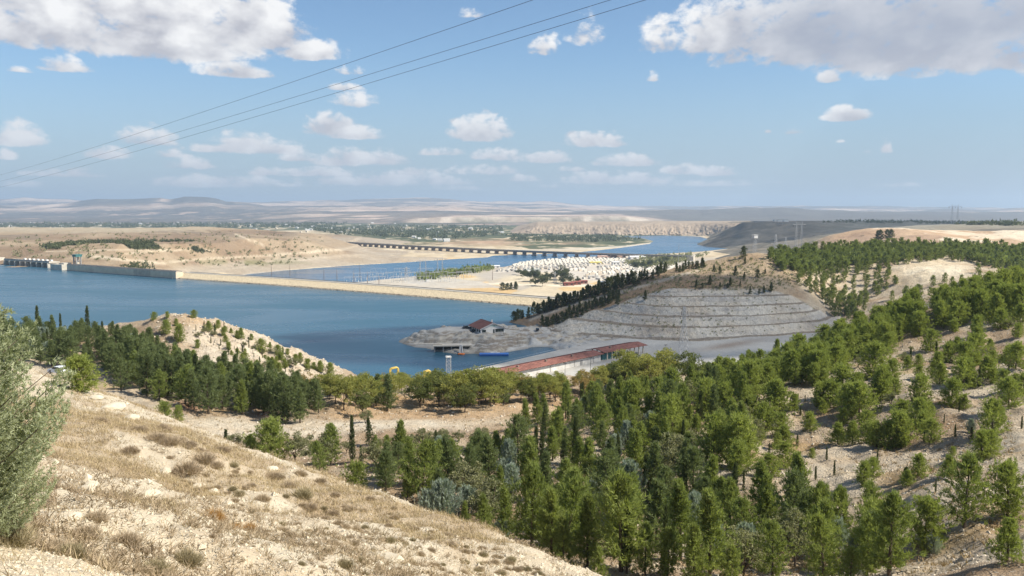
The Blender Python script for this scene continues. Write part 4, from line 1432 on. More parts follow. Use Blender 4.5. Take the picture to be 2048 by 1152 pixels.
# on the ridge to the right
portal_pylon('ridge_pylon', 'largest steel pylon on the skyline behind the plantation', P3(1597, 495, 1000), 31, 17, 0.25, 0.15)
lattice_tower('ridge_lattice', 'small lattice tower left of the largest ridge pylon', P3(1551, 500, 1150), 21, 6, 0.2, ((9, 8), (14, 3)), r=0.13)
lattice_tower('ridge_lattice', 'low lattice tower close to the white lookout box', P3(1571, 500, 1250), 19, 6, 0.5, ((8, 6),), r=0.12)
portal_pylon('distant_pylon', 'faint pylon on the far plateau near the end of the skyline', P3(1909, 447, 2900), 66, 52, 0.2, 0.3)
lk = lattice_tower('lookout_tower', 'lattice tower topped by a white box on the hill crest', P3(1509, 506, 575), 10.4, 2.2, 0.3, (), waist=1, top=0.85, r=0.07, cat='tower')
MB().box((0, 0, 11.0), (2.8, 2.8, 2.0)).build('white_box', M_WHITE, lk)
MB().box((0, 0, 12.2), (3.4, 3.2, 0.25)).build('roof', M_WHITE, lk)
mb = MB().bar((0, 0, 0), (0, 0, 13.5), 0.10, 5)
o = mb.build('slender_mast', M_STEEL, None, P3(1357, 527, 575))
tag(o, 'thin pale mast on the ridge before the river bend', 'mast')

# switchyard below the dam
mast_px = [(543, 529, 553), (580, 531, 553), (648, 539, 562), (674, 536, 564), (708, 542, 568), (735, 544, 570), (758, 551, 570), (720, 530, 556), (913, 536, 556), (985, 540, 560)]
for k, (px, y0, y1) in enumerate(mast_px):
    p = PZ(px, y1, -40)
    h = (y1 - y0) / F * p[1] * 1.15
    t = empty('lightning_mast', p)
    tag(t, 'tall dark steel mast by the switchyard, %s from the dam end' % ORD[k], 'mast', 'switchyard masts')
    MB().bar((0, 0, 0), (0, 0, h * 0.7), 0.5, 5, 0.35).build('shaft', M_RUST, t)
    MB().bar((0, 0, h * 0.7), (0, 0, h), 0.25, 5, 0.12).build('spike', M_RUST, t)
gk = 0
for rrow in range(4):
    for c in range(5):
        px = 706 + c * 47 + rrow * 17
        py = 566 - rrow * 5.0 - c * 0.5
        p = PZ(px, py, -40)
        t = empty('switchyard_gantry', p, 0.35)
        tag(t, 'steel switchyard gantry, %s row back from the dam, %s from left' % (ORD[rrow], ORD[c]), 'gantry', 'switchyard gantries')
        w = 26
        for x in (-w / 2, -w / 6, w / 6, w / 2):
            mb = MB()
            mb.bar((x, 0, 0), (x, 0, 9.5 + (rrow % 2) * 2), 0.28, 4, 0.22)
            mb.build('post', M_STEEL, t)
        MB().box((0, 0, 9.2 + (rrow % 2) * 2), (w + 1, 0.5, 0.5)).build('beam', M_STEEL, t)
        for x in (-w / 3, 0, w / 3):
            MB().bar((x, 4, 0), (x, 4, 4.2), 0.5, 5, 0.3).build('insulator', M_WHITE, t)
        gk += 1
p = PZ(855, 563, -40)
o = empty('control_building', p, 0.3)
tag(o, 'small white control hut among the switchyard posts', 'building')
MB().box((0, 0, 1.7), (5, 4, 3.4)).build('wall', M_WHITE, o)
MB().box((0, 0, 3.55), (5.6, 4.6, 0.3)).build('roof', M_CONCD, o)

# ---------------------------------------------------------------- restaurant on the peninsula
hx, hy, hz = -10.0, 442.0, 5.95
hz = float(hQ(np.array([-10.0]), np.array([446.0]))[0]) + 0.05
rest = empty('lakeside_restaurant', (hx, hy, hz), math.atan2(0.4, 0.916))
tag(rest, 'white gabled building with red roof on the rocky peninsula', 'building')
W2, L, EH, RH = 6.75, 17.0, 2.9, 5.6
mb = MB()
v = [(-W2, 0, -0.6), (W2, 0, -0.6), (W2, 0, EH), (0, 0, RH), (-W2, 0, EH), (-W2, L, -0.6), (W2, L, -0.6), (W2, L, EH), (0, L, RH), (-W2, L, EH)]
mb.v = v
mb.f = [(0, 1, 2, 3, 4), (9, 8, 7, 6, 5), (0, 4, 9, 5), (1, 6, 7, 2)]
mb.build('wall', M_WHITE, rest)
for s in (-1, 1):
    mb = MB()
    a = (0, -0.7, RH + 0.12)
    e = (s * (W2 + 0.7), -0.7, EH - 0.2)
    a2 = (0, L + 0.5, RH + 0.12)
    e2 = (s * (W2 + 0.7), L + 0.5, EH - 0.2)
    dn = 0.16
    top = [a, e, e2, a2]
    bot = [(q[0], q[1], q[2] - dn) for q in top]
    i = 0
    mb.v = top + bot
    mb.f = [(0, 1, 2, 3), (7, 6, 5, 4), (0, 4, 5, 1), (1, 5, 6, 2), (2, 6, 7, 3), (3, 7, 4, 0)]
    ro = mb.build('roof_slope', M_ROOF, rest)
    mb = MB()
    mb.bar((s * 0.05, -0.75, RH + 0.1), (s * (W2 + 0.7), -0.75, EH - 0.22), 0.14)
    mb.build('verge_board', M_WHITE, ro)
    for k in range(1, 13):
        f_ = k / 13
        MB().bar((s * (W2 + 0.7) * f_, -0.65, RH + 0.12 + (EH - 0.2 - RH - 0.12) * f_ + 0.03), (s * (W2 + 0.7) * f_, L + 0.45, RH + 0.12 + (EH - 0.2 - RH - 0.12) * f_ + 0.03), 0.05).build('tile_course', M_ROOF, ro)
MB().bar((0, -0.6, RH + 0.16), (0, L + 0.4, RH + 0.16), 0.13, 6).build('ridge_cap', M_ROOF, rest)
for nm, x0, x1, z0, z1, mt in (('window', 1.4, 6.0, 0.75, 2.45, M_GLASS), ('door', 0.1, 0.9, 0.05, 2.35, M_GLASS), ('window', -6.1, -4.0, 0.9, 2.3, M_GLASS)):
    q = MB().box(((x0 + x1) / 2, -0.04, (z0 + z1) / 2), (x1 - x0, 0.12, z1 - z0)).build(nm, mt, rest)
    mb = MB()
    mb.box(((x0 + x1) / 2, -0.12, z0 - 0.06), (x1 - x0 + 0.3, 0.2, 0.12))
    mb.build('sill', M_WHITE, q)
    if x1 - x0 > 2.5:
        for x in np.linspace(x0, x1, 4)[1:-1]:
            MB().box((x, -0.12, (z0 + z1) / 2), (0.08, 0.06, z1 - z0)).build('mullion', M_CONCD, q)
for k in range(5):
    y = 2 + k * 3.1
    MB().box((-W2 - 0.04, y, 1.55), (0.12, 1.9, 1.5)).build('window', M_GLASS, rest)
MB().box((0, -0.72, 0.2), (2 * W2 + 1, 1.2, 0.1)).build('doorstep', M_CONC, rest)
sgb = MB().box((0.6, -0.06, 4.05), (3.9, 0.10, 0.75)).build('sign_board', plain('pale_green_board', (0.55, 0.66, 0.60), 0.6, var=0.05), rest)
# the lettering is a blur of green strokes at this distance
mb = MB()
for k, (x, w, z, h) in enumerate(((-1.0, .22, 4.2, .26), (-.72, .2, 4.2, .16), (-.3, .18, 4.22, .3), (-.05, .18, 4.22, .3), (.2, .18, 4.22, .3), (.45, .18, 4.22, .3), (.7, .18, 4.22, .3), (.95, .18, 4.22, .3), (1.45, .2, 4.22, .3), (1.72, .2, 4.22, .3))):
    mb.box((x + .3, -0.13, z), (w, 0.03, h))
mb.build('lettering', M_GREEN, rest)
mb = MB()
for k in range(6):
    mb.box((0.15 + k * .17, -0.13, 3.86), (.11, 0.03, .15))
mb.build('lettering', M_GREEN, rest)
MB().box((1.2, 4.5, RH + 0.2), (0.7, 0.7, 1.9)).build('chimney', M_WHITE, rest)
lampp = MB()
lampp.bar((0, 0, 0), (0, 0, 4.2), 0.07, 6)
lampp.box((0, 0, 4.25), (0.5, 0.25, 0.15))
o = lampp.build('lamp_post', M_DARK, None, (-7.6 + 3.2, 440.0, hz - 0.05))
tag(o, 'thin dark lamp post before the restaurant window', 'lamp post')


def car(name, label, loc, rz, paint, kind='car', group=None, sc=1.0):
    """car with body, cabin glass, wheels and lamps"""
    c = empty(name, loc, rz)
    c.scale = (sc, sc, sc)
    tag(c, label, 'car', group)
    prof = [(-2.15, .35), (2.15, .35), (2.2, .62), (2.05, .82), (1.05, .95), (-2.0, .98), (-2.2, .72)]
    hw = 0.86

    def extr(pr, w0, w1=None):
        w1 = w1 or w0
        mb = MB()
        n = len(pr)
        mb.v = [(x, -w0, z) for x, z in pr] + [(x, w0, z) for x, z in pr]
        mb.f = [tuple(range(n)), tuple(range(2 * n - 1, n - 1, -1))] + [(k, k + n, (k + 1) % n + n, (k + 1) % n) for k in range(n)]
        return mb
    extr(prof, hw).build('body', paint, c)
    roof_z = 1.75 if kind == 'van' else 1.45
    cab = [(-1.9, .96), (1.0, .94), (0.25, roof_z - 0.06), (-1.35, roof_z - 0.06)]
    extr(cab, hw * 0.9).build('windows', M_GLASS, c)
    extr([(-1.4, roof_z - 0.07), (0.3, roof_z - 0.07), (0.15, roof_z), (-1.25, roof_z)], hw * 0.88).build('roof', paint, c)
    for x in (-1.35, 1.35):
        for s in (-1, 1):
            w = MB().bar((x, s * 0.72, 0.33), (x, s * 0.9, 0.33), 0.33, 12).build('wheel', M_DARK, c)
            MB().bar((x, s * 0.9, 0.33), (x, s * 0.92, 0.33), 0.19, 10).build('rim', M_STEEL, w)
    for s in (-1, 1):
        MB().box((2.14, s * 0.62, .68), (0.1, 0.3, 0.14)).build('headlight', M_WHITE, c)
    return c


def ground(hf, x, y):
    return float(hf(np.array([float(x)]), np.array([float(y)]))[0])


for px, py, rz, lab, kind, mt in ((947, 664.5, 0.6, 'dark parked car close against the restaurant side wall', 'car', M_CARDARK), (933, 661.5, 0.55, 'dark van parked behind the restaurant car on the gravel', 'van', M_CARDARK), (1075, 661, 1.5, 'dark car on the road between restaurant and terraced hill', 'car', M_CARDARK)):
    q = PZ(px, py, hz)
    car('parked_car', lab, (q[0], q[1], ground(hQ, q[0], q[1]) + 0.02), rz, mt, kind, 'parked cars')
q = PZ(1463, 669, 3)
car('parked_car', 'small blue car below the terraced hill', (q[0], q[1], ground(hQ, q[0], q[1]) + 0.05), 0.1, M_CARBLUE, 'car', 'parked cars')
q = P3(118, 748, 150)
car('parked_car', 'white car glimpsed beside the round bush at the crest', (q[0], q[1], max(q[2], ground(hB, q[0], q[1])) + 0.03), 2.6, M_CARWHITE, 'car', 'parked cars')

# ---------------------------------------------------------------- quay, boathouse, sheds
qa = np.array(PZ(868, 761, 1.9)[:2])
qb = np.array(PZ(1119, 702.5, 1.9)[:2])
qd = (qb - qa) / np.hypot(*(qb - qa))
ql = np.hypot(*(qb - qa))
rzq = math.atan2(qd[1], qd[0])
quay = empty('quay', (*qa, 0), rzq)
tag(quay, 'straight concrete quay edge along the harbour basin', 'quay')
MB().box((ql / 2, -0.4, 1.1), (ql, 0.8, 3.0)).build('kerb', M_CONC, quay)
mb = MB().box((ql / 2 + 16, -9.5, 2.52), (ql + 30, 17.5, 0.25))
mb.build('apron', plain('apron_concrete', (0.40, 0.38, 0.34), 0.92, var=0.15, scale=0.08), quay)
for k in range(int(ql // 9)):
    MB().box((4 + k * 9, -9.5, 2.65), (0.12, 17.4, 0.03)).build('joint', M_CONCD, quay)
for k in range(int(ql // 5)):
    MB().bar((2 + k * 5, -0.7, 2.6), (2 + k * 5, -0.7, 3.6), 0.05).build('rail_post', M_STEEL, quay)
MB().bar((0, -0.7, 3.55), (ql, -0.7, 3.55), 0.05).build('handrail', M_STEEL, quay)

b0 = np.array(PZ(985, 769, 2.5)[:2])
b1 = np.array(PZ(1205, 722, 2.5)[:2])
b2 = np.array(PZ(1290, 706, 2.5)[:2])


def shed(name, label, p0, p1, open_posts, w=9.0, h=3.5):
    d = p1 - p0
    l = np.hypot(*d)
    rz = math.atan2(d[1], d[0])
    t = empty(name, (*p0, 2.45), rz)
    tag(t, label, 'building')
    if open_posts:
        n = 9
        for k in range(n):
            MB().box((l * (k + 0.4) / n + 1, 0.4, h / 2), (0.45, 0.45, h)).build('post', M_CONC, t)
            MB().box((l * (k + 0.4) / n + 1, w - 0.4, h / 2), (0.45, 0.45, h)).build('post', M_CONC, t)
        MB().box((l / 2, 0.4, h - 0.12), (l, 0.4, 0.3)).build('eave_beam', M_CONC, t)
        MB().box((l * 0.16, 4, 1.4), (l * 0.3, 5, 2.8)).build('workshop', M_TEAL, t)
    else:
        MB().box((l / 2, w / 2, h / 2 - 0.3), (l, w - 0.8, h + 0.4)).build('wall', plain('stained_whitewash', (0.52, 0.505, 0.47), 0.85, var=0.22, scale=0.5), t)
        n = 26
        for k in range(n):
            MB().box((l * (k + 0.5) / n, 0.38, h - 0.45), (l / n * 0.72, 0.1, 0.5)).build('window', M_GLASS, t)
        for k in (6, 13, 19, 24):
            MB().bar((l * k / n, 0.15, 0), (l * k / n, 0.15, h), 0.09, 6).build('drainpipe', M_CONCD, t)
        MB().box((l * 0.8, 0.36, 1.1), (1.6, 0.1, 2.2)).build('door', M_CONCD, t)
    e = 0.9
    for s in (0, 1):
        mb = MB()
        y0, y1 = (-e, w / 2) if s == 0 else (w / 2, w + e)
        z0, z1 = (h - 0.02, h + 1.0) if s == 0 else (h + 1.0, h - 0.02)
        mb.v = [(-e, y0, z0), (l + e, y0, z0), (l + e, y1, z1), (-e, y1, z1)] + [(-e, y0, z0 - .18), (l + e, y0, z0 - .18), (l + e, y1, z1 - .18), (-e, y1, z1 - .18)]
        mb.f = [(0, 1, 2, 3), (7, 6, 5, 4), (0, 4, 5, 1), (1, 5, 6, 2), (2, 6, 7, 3), (3, 7, 4, 0)]
        ro = mb.build('roof_slope', M_ROOF, t)
        nn = int(l // 1.4)
        mb = MB()
        for k in range(nn):
            x = -e + (l + 2 * e) * (k + .5) / nn
            mb.bar((x, y0, z0 + 0.03), (x, y1, z1 + 0.03), 0.05, 4)
        q = mb.build('tile_ribs', M_ROOF, ro)
        q['kind'] = 'stuff'
    for k in range(3 if not open_posts else 1):
        MB().box((l * (0.25 + 0.25 * k), w * 0.3, h + 0.95), (0.8, 0.8, 0.8)).build('roof_vent', M_RUST, t)
    return t


shed('boathouse', 'long white walled boathouse with red tile roof along the quay', b0, b1 - (b1 - b0) / np.hypot(*(b1 - b0)) * 0.8, False)
shed('open_shed', 'open red roofed shed on concrete posts beyond the boathouse', b1 + (b2 - b1) / np.hypot(*(b2 - b1)) * 1.4, b2, True, 9.6, 3.9)

# landing stage under the restaurant, slide, orange raft, blue pontoon
p0 = PZ(883, 703, 0.0)
ls = empty('landing_stage', (p0[0], p0[1] - 1.5, 0), 0.10)
tag(ls, 'concrete landing stage with dark openings at the foot of the peninsula', 'landing stage')
MB().box((5.5, 2.0, 3.1), (19, 6.5, 0.5)).build('slab', M_CONC, ls)
MB().box((5.5, 4.8, 0.9), (18, 0.5, 4.2)).build('back_wall', M_DARK, ls)
for x in (-3.2, 1.0, 5.0, 9.0, 14.0):
    MB().box((x, -0.6, 1.2), (0.5, 0.5, 3.6)).build('post', M_CONCD, ls)
MB().box((-6.5, 3.0, 3.6), (14, 2.2, 0.3)).build('walkway', M_CONC, ls)
p1 = PZ(922, 708, 0)
sl_ = empty('boat_slide', (p1[0], p1[1] + 1.0, 0), 0.1)
tag(sl_, 'steep pale slide running from the landing stage to the water', 'slide')
for s in (-0.7, 0.7):
    MB().bar((s * 0.5, 2.2, 4.4), (s * 1.1, -2.0, 0.6), 0.14).build('rail', M_WHITE, sl_)
MB().quad([(-0.7, 2.2, 3.9), (0.7, 2.2, 3.9), (1.0, -2.0, 0.3), (-1.0, -2.0, 0.3)]).build('chute', M_CONCD, sl_)
ra = empty('orange_raft', (p1[0] + 0.2, p1[1] - 1.6, 0.0), 0.1)
tag(ra, 'small orange raft floating at the foot of the slide', 'raft')
mb = MB()
mb.tube([(-1.2, -0.8, .28), (1.2, -0.8, .28), (1.5, 0, .28), (1.2, .8, .28), (-1.2, .8, .28), (-1.5, 0, .28), (-1.2, -.8, .28)], 0.3, 8)
mb.build('hull', M_ORANGE, ra, smooth=True)
MB().box((0, 0, .2), (2.4, 1.5, .16)).build('floor', M_ORANGE, ra)
MB().box((0.1, 0, .5), (0.4, 1.5, .12)).build('bench', M_ORANGE, ra)
p2 = PZ(988, 710.5, 0)
po = empty('blue_pontoon', (p2[0], p2[1], 0), 0.02)
tag(po, 'long flat blue pontoon moored in the harbour mouth', 'pontoon')
for k in range(7):
    mb = MB().box((-6 + k * 2.0, 0, 0.42), (1.94, 4.6, 0.9))
    mb.build('float', M_BLUE, po)
mb = MB().box((0, -2.4, 0.75), (14, 0.12, 0.35))
mb.build('fender', M_BLUE, po)
mb = MB()
mb.bar((-2, 2.0, 1.0), (1.5, 1.6, 1.3), 0.25, 6)
mb.box((0.5, 1.6, 1.05), (4.5, 1.3, 0.3))
mb.build('folded_cover', M_WHITE, po)

# yellow gantries of the slipway
for k, (px, py, lab, ramp) in enumerate(((785, 741, 'yellow tubular slipway frame with a white railed gangway', True), (852, 747, 'yellow tubular slipway frame without gangway', False))):
    y = 338.0
    x = (px - 1024) / F * y
    zt = at(px, py, y)[2] + 1.2
    g = empty('slipway_gantry', (x, y, ground(hB, x, y)), 0.35)
    tag(g, lab, 'gantry', 'yellow slipway frames')
    zt -= g.location[2]
    w = 3.2 if k == 0 else 2.5
    for s in (-1, 1):
        mb = MB()
        mb.tube([(-w / 2, s * 0.9, -1), (-w / 2, s * 0.9, zt - 1.2), (-w / 2 + .25, s * 0.9, zt - .45), (-w / 2 + .9, s * 0.9, zt - .25), (w / 2 - .5, s * 0.9, zt), (w / 2 - .1, s * 0.9, zt - .2), (w / 2, s * 0.9, zt - .7), (w / 2, s * 0.9, -1)], 0.27, 6)
        mb.build('side_frame', M_YELLOW, g, smooth=True)
    MB().bar((-w / 2, -0.9, zt * 0.55), (-w / 2, 0.9, zt * 0.55), 0.2, 6).build('cross_tube', M_YELLOW, g)
    MB().bar((w / 2, -0.9, zt * 0.55), (w / 2, 0.9, zt * 0.55), 0.2, 6).build('cross_tube', M_YELLOW, g)
    MB().box((0, 0, zt * 0.5), (w, 1.4, 0.3)).build('platform', M_YELLOW, g)
    if ramp:
        mb = MB()
        for s in (-1, 1):
            for hgt in (0.5, 1.0):
                mb.bar((-w / 2, s * .9, zt * .62 + hgt), (-w / 2 - 5, s * .9, zt * .45 + hgt), 0.06)
            for q in np.linspace(0, 1, 6):
                mb.bar((-w / 2 - 5 * q, s * .9, zt * (.62 - .17 * q)), (-w / 2 - 5 * q, s * .9, zt * (.62 - .17 * q) + 1.0), 0.06)
        mb.build('railing', M_WHITE, g)
        mb = MB()
        mb.quad([(-w / 2, -.9, zt * .62), (-w / 2, .9, zt * .62), (-w / 2 - 5, .9, zt * .45), (-w / 2 - 5, -.9, zt * .45)])
        mb.box((-w / 2 - 2.5, 0, zt * .52), (5, 1.8, .25))
        mb.build('gangway', M_YELLOW, g)
for k, (px, py) in enumerate(((1331, 716), (1181, 744), (1130, 756))):
    q = PZ(px, py, 2.6)
    t = empty('yard_lamp', q)
    tag(t, 'thin dark yard lamp post, %s from the far end of the sheds' % ORD[k], 'lamp post', 'yard lamp posts')
    MB().bar((0, 0, 0), (0, 0, 6), 0.1, 6, 0.07).build('post', M_DARK, t)
    MB().box((0, 0, 6), (1.3, 0.3, 0.2)).build('lamp_head', M_DARK, t)

# ---------------------------------------------------------------- camp, sheds and villages on the plain
mb = MB()
mb.box((0, 0, 1.2), (6.2, 3.0, 2.4))
i = len(mb.v)
mb.v += [(-3.3, -1.7, 2.4), (3.3, -1.7, 2.4), (3.3, 0, 3.1), (-3.3, 0, 3.1), (3.3, 1.7, 2.4), (-3.3, 1.7, 2.4)]
mb.f += [(i, i + 1, i + 2, i + 3), (i + 3, i + 2, i + 4, i + 5), (i, i + 3, i + 5), (i + 1, i + 4, i + 2)]
shelter_me = mb.mesh('shelter', plain('shelter_white', (0.66, 0.62, 0.54), 0.8, var=0.12, scale=0.05))
shelter_b = shelter_me.copy()
shelter_b.materials[0] = plain('shelter_grey', (0.45, 0.425, 0.385), 0.8, var=0.15, scale=0.05)
shelter_c = shelter_me.copy()
shelter_c.materials[0] = plain('shelter_tan', (0.52, 0.45, 0.355), 0.8, var=0.15, scale=0.05)
ca, sa = math.cos(0.62), math.sin(0.62)
cand = []
camp_polys = [[(992, 543), (1045, 524), (1130, 516), (1215, 513.5), (1290, 511.5), (1285, 524), (1180, 530), (1172, 543), (1110, 541), (1060, 537), (1050, 545)],
              [(1180, 545), (1330, 528), (1350, 534), (1290, 552), (1245, 563), (1165, 558)], [(1190, 533), (1260, 530), (1300, 526), (1290, 533), (1200, 541)]]
for a in range(-40, 90):
    for b in range(-20, 80):
        x = a * 9.6 * ca - b * 12.5 * sa
        y = 1300 + a * 9.6 * sa + b * 12.5 * ca
        x += rng.normal(0, 1.3)
        y += rng.normal(0, 1.3)
        px = 1024 + F * x / y
        py = row_of(y, -40)
        if any(in_poly(np.array([px]), np.array([py]), q)[0] for q in camp_polys) and rng.random() < 0.84 and (a % 9) and (b % 11):
            cand.append((y, x, 0.62 + (math.pi / 2 if (b // 11) % 2 else 0), b))
cand.sort()
crow = {}
for c in cand[:290]:
    crow.setdefault(c[3], []).append(c)
for ri, b in enumerate(sorted(crow)):
    for ci, (y, x, rz, _b) in enumerate(sorted(crow[b], key=lambda q: q[1] / q[0])):
        tone = rng.choice(3, p=(.55, .25, .2))
        o = put('camp_shelter', (shelter_me, shelter_b, shelter_c)[tone], None, (x, y, -40.1), rz + rng.normal(0, .06))
        o.scale = (rng.uniform(.75, 1.15), rng.uniform(.8, 1.1), rng.uniform(.85, 1.25))
        tag(o, '%s gabled shelter in the camp, %s row counted from the dam, %s from left' % (('white', 'grey', 'tan')[tone], ORD[ri], ORD[ci]), 'shelter', 'camp shelters')
mb = MB()
for (y, x, rz, _b) in cand[290:]:
    mb.box((x, y, -38.7), (6.2, 3.0, 2.6), rz)
if mb.v:
    o = mb.build('camp_shelter_rows', MATS['shelter_white'])
    tag(o, 'far rows of white shelters in the camp too dense to count', 'shelter', None, 'stuff')
M_REDSHED = plain('red_shed', (0.22, 0.075, 0.058), 0.8)
halls = [((1137, 571), (15, 8, 4), M_REDSHED, 'red field shed nearest the poplars'), ((1152, 569), (13, 8, 4), M_REDSHED, 'middle red field shed below the camp'), ((1166, 567), (12, 7, 4), M_REDSHED, 'red field shed farthest along the track'), ((1208, 568.5), (19, 7, 3.5), plain('blue_shed', (0.16, 0.2, 0.27), 0.7), 'low grey blue shed alone in the dry field'),
         ((1057, 550), (6, 6, 7), M_WHITE, 'small white house beside the grove of tall trees'), ((990, 536), (17, 9, 4), M_WHITE, 'white building on the river bank before the camp'), ((1065, 544), (26, 10, 4.5), plain('grey_hall', (0.35, 0.36, 0.33), 0.8), 'long grey hall half hidden by the grove'), ((1275, 519), (38, 16, 6), M_WHITE, 'large white hall at the far side of the camp'), ((1220, 516.5), (60, 9, 5), plain('pink_block', (0.58, 0.40, 0.32), 0.8), 'long pinkish block behind the camp shelters'), ((1190, 528), (24, 10, 3.5), plain('yellow_tarp', (0.60, 0.50, 0.14), 0.8), 'pale yellow roofed hall inside the camp'), ((1231, 530), (14, 9, 6), M_WHITE, 'white hall with blue side in the middle of the camp')]
for (px, py), (w, d, h), mt, lab in halls:
    p = PZ(px, py, -40)
    t = empty('field_building', p, 0.25)
    tag(t, lab, 'building', 'buildings on the plain')
    MB().box((0, 0, h / 2), (w, d, h)).build('wall', mt, t)
    mb = MB()
    mb.v = [(-w / 2 - .5, -d / 2 - .5, h), (w / 2 + .5, -d / 2 - .5, h), (w / 2 + .5, 0, h + d * .16), (-w / 2 - .5, 0, h + d * .16), (w / 2 + .5, d / 2 + .5, h), (-w / 2 - .5, d / 2 + .5, h)]
    mb.f = [(0, 1, 2, 3), (3, 2, 4, 5), (0, 3, 5), (1, 4, 2)]
    mb.build('roof', mt, t)
    for s in (-.25, .25):
        MB().box((w * s, -d / 2, h * .5), (w * .2, .2, h * .4)).build('window', M_GLASS, t)

house_meshes = []
for (w, d, h, mt) in ((14, 10, 6, M_WHITE), (20, 12, 7, M_WHITE), (11, 9, 9, plain('cream_house', (0.60, 0.53, 0.42), 0.8)), (26, 13, 6, plain('grey_house', (0.42, 0.40, 0.37), 0.8))):
    mb = MB().box((0, 0, h / 2), (w, d, h))
    i = len(mb.v)
    mb.v += [(-w / 2 - .5, -d / 2 - .5, h), (w / 2 + .5, -d / 2 - .5, h), (w / 2 + .5, 0, h + 2.2), (-w / 2 - .5, 0, h + 2.2), (w / 2 + .5, d / 2 + .5, h), (-w / 2 - .5, d / 2 + .5, h)]
    mb.f += [(i, i + 1, i + 2, i + 3), (i + 3, i + 2, i + 4, i + 5), (i, i + 3, i + 5), (i + 1, i + 4, i + 2)]
    house_meshes.append(mb.mesh('village_house', mt))
hs = [(500, 452, 2), (594, 456.5, 1), (612, 459, 0), (622, 460.5, 1), (653, 463.5, 2), (662, 458, 0), (692, 468.5, 1), (580, 454, 0), (563, 453, 3), (652, 457, 1), (870, 480, 1), (880, 482, 0), (893, 483, 1), (928, 467, 2), (942, 466, 3), (828, 476, 0), (838, 478, 1), (1005, 466, 0), (790, 448, 1), (812, 452, 0), (720, 450, 3), (745, 447, 1), (770, 446, 2), (115, 447.4, 1), (60, 446, 0), (3, 449, 1), (225, 446, 0), (355, 446, 1), (350, 449.2, 3), (420, 443, 2)]
for k in range(40):
    hs.append((rng.uniform(480, 1000), rng.uniform(450, 466), int(rng.integers(0, 4))))
for k in range(34):
    hs.append((rng.uniform(0, 520), rng.uniform(446.5, 453.5), int(rng.integers(0, 4))))
farm = []
for k, (px, py, mi) in enumerate(hs):
    p = PZ(px, py, -40)
    o = put('village_house', house_meshes[mi], None, (p[0], p[1], -40.3), rng.uniform(-.6, .6), float(rng.uniform(.6, 1.1)))
    if k < 30:
        tag(o, ('pale village house among the orchards, %s of the larger ones counted from the dam hills' % ORD[k]), 'house', 'village houses')
    else:
        farm.append((px, o))

for k, (px, o) in enumerate(sorted(farm, key=lambda q: q[0])):
    tag(o, 'tiny pale farmhouse among the far orchards, %s from left' % ORD[k], 'house', 'scattered farmhouses')

# dark panel rows on the plateau rim
for k in range(15):
    t = k / 14
    p = P3(1507 + 62 * t, 444.5 + 4.0 * t, 2860 - 260 * t)
    o = empty('solar_row', (p[0], p[1], p[2] + 1.5), 0.9)
    tag(o, 'dark panel row on the plateau rim, %s from the cliff' % ORD[k], 'panel row', 'panel rows on the plateau rim')
    MB().box((0, 0, 2.2), (58 - 10 * t, 3.5, 0.4)).build('panel', M_CARDARK, o)
    for x in (-20, 0, 20):
        MB().box((x, 0, 0), (.6, .6, 4.4)).build('post', M_STEEL, o)
for px, w in ((1553, 22), (1562, 30), (1571, 18)):
    p = P3(px, 443.2, 3050)
    o = empty('plateau_building', (p[0], p[1], p[2] - 2), 0.2)
    tag(o, {1553: 'small white hut on the plateau rim nearest the cliff', 1562: 'widest white hall on the plateau rim', 1571: 'tall white block on the plateau rim farthest from the cliff'}[px], 'building', 'white halls on the plateau rim')
    MB().box((0, 0, 4), (w, 14, 9)).build('wall', M_WHITE, o)
    MB().box((0, 0, 8.8), (w + 1, 15, .6)).build('roof', M_CONC, o)

# ---------------------------------------------------------------- overhead wires
for k, (y0, y1, x1, Yn, lab) in enumerate(((350, 0, 1065, 62, 'uppermost of three power wires crossing the sky'), (362.5, 0, 1220, 62, 'middle of three power wires crossing the sky'), (374.5, 0, 1290, 60, 'lowest of three power wires crossing the sky'))):
    A = at(0, y0, 270)
    B = at(x1, y1, Yn)
    pts = []
    for t in np.linspace(-0.12, 1.16, 60):
        p = A + (B - A) * t
        p[2] -= 4.0 * t * (1 - t) * 0.62
        pts.append(p)
    o = MB().tube(pts, 0.018, 5).build('power_wire', M_WIRE)
    tag(o, lab, 'wire', 'overhead wires')
# ================================================================ TREES
def march(px, py, hf, Y0, Y1, n=500):
    """world point where the sight line through photo pixel meets the ground"""
    d = pix_dir(px, py)
    Y = np.geomspace(Y0, Y1, n)
    X = d[0] / d[1] * Y
    Z = CAMZ + d[2] / d[1] * Y
    g = hf(X, Y)
    k = np.argmax(Z <= g)
    if Z[k] > g[k]:
        return None
    if k > 0:
        a = (Z[k - 1] - g[k - 1]) / max(1e-6, (Z[k - 1] - g[k - 1]) - (Z[k] - g[k]))
        y = Y[k - 1] + (Y[k] - Y[k - 1]) * a
    else:
        y = Y[0]
    x = d[0] / d[1] * y
    return np.array([x, y, ground(hf, x, y)])


def march_many(px, py, hf, Y0, Y1, n=90):
    P = [pix_dir(a, b) for a, b in zip(px, py)]
    d = np.array(P)
    Y = np.geomspace(Y0, Y1, n)
    X = (d[:, 0] / d[:, 1])[:, None] * Y[None]
    Z = CAMZ + (d[:, 2] / d[:, 1])[:, None] * Y[None]
    G = hf(X, np.repeat(Y[None], len(d), 0))
    hit = Z <= G
    k = np.argmax(hit, 1)
    ok = hit.any(1) & (k > 0)
    r = np.arange(len(d))
    a0 = Z[r, k - 1] - G[r, k - 1]
    a1 = Z[r, k] - G[r, k]
    t = a0 / np.maximum(1e-6, a0 - a1)
    y = Y[k - 1] + (Y[k] - Y[k - 1]) * t
    x = d[:, 0] / d[:, 1] * y
    return np.stack([x, y, hf(x, y)], 1)[ok]


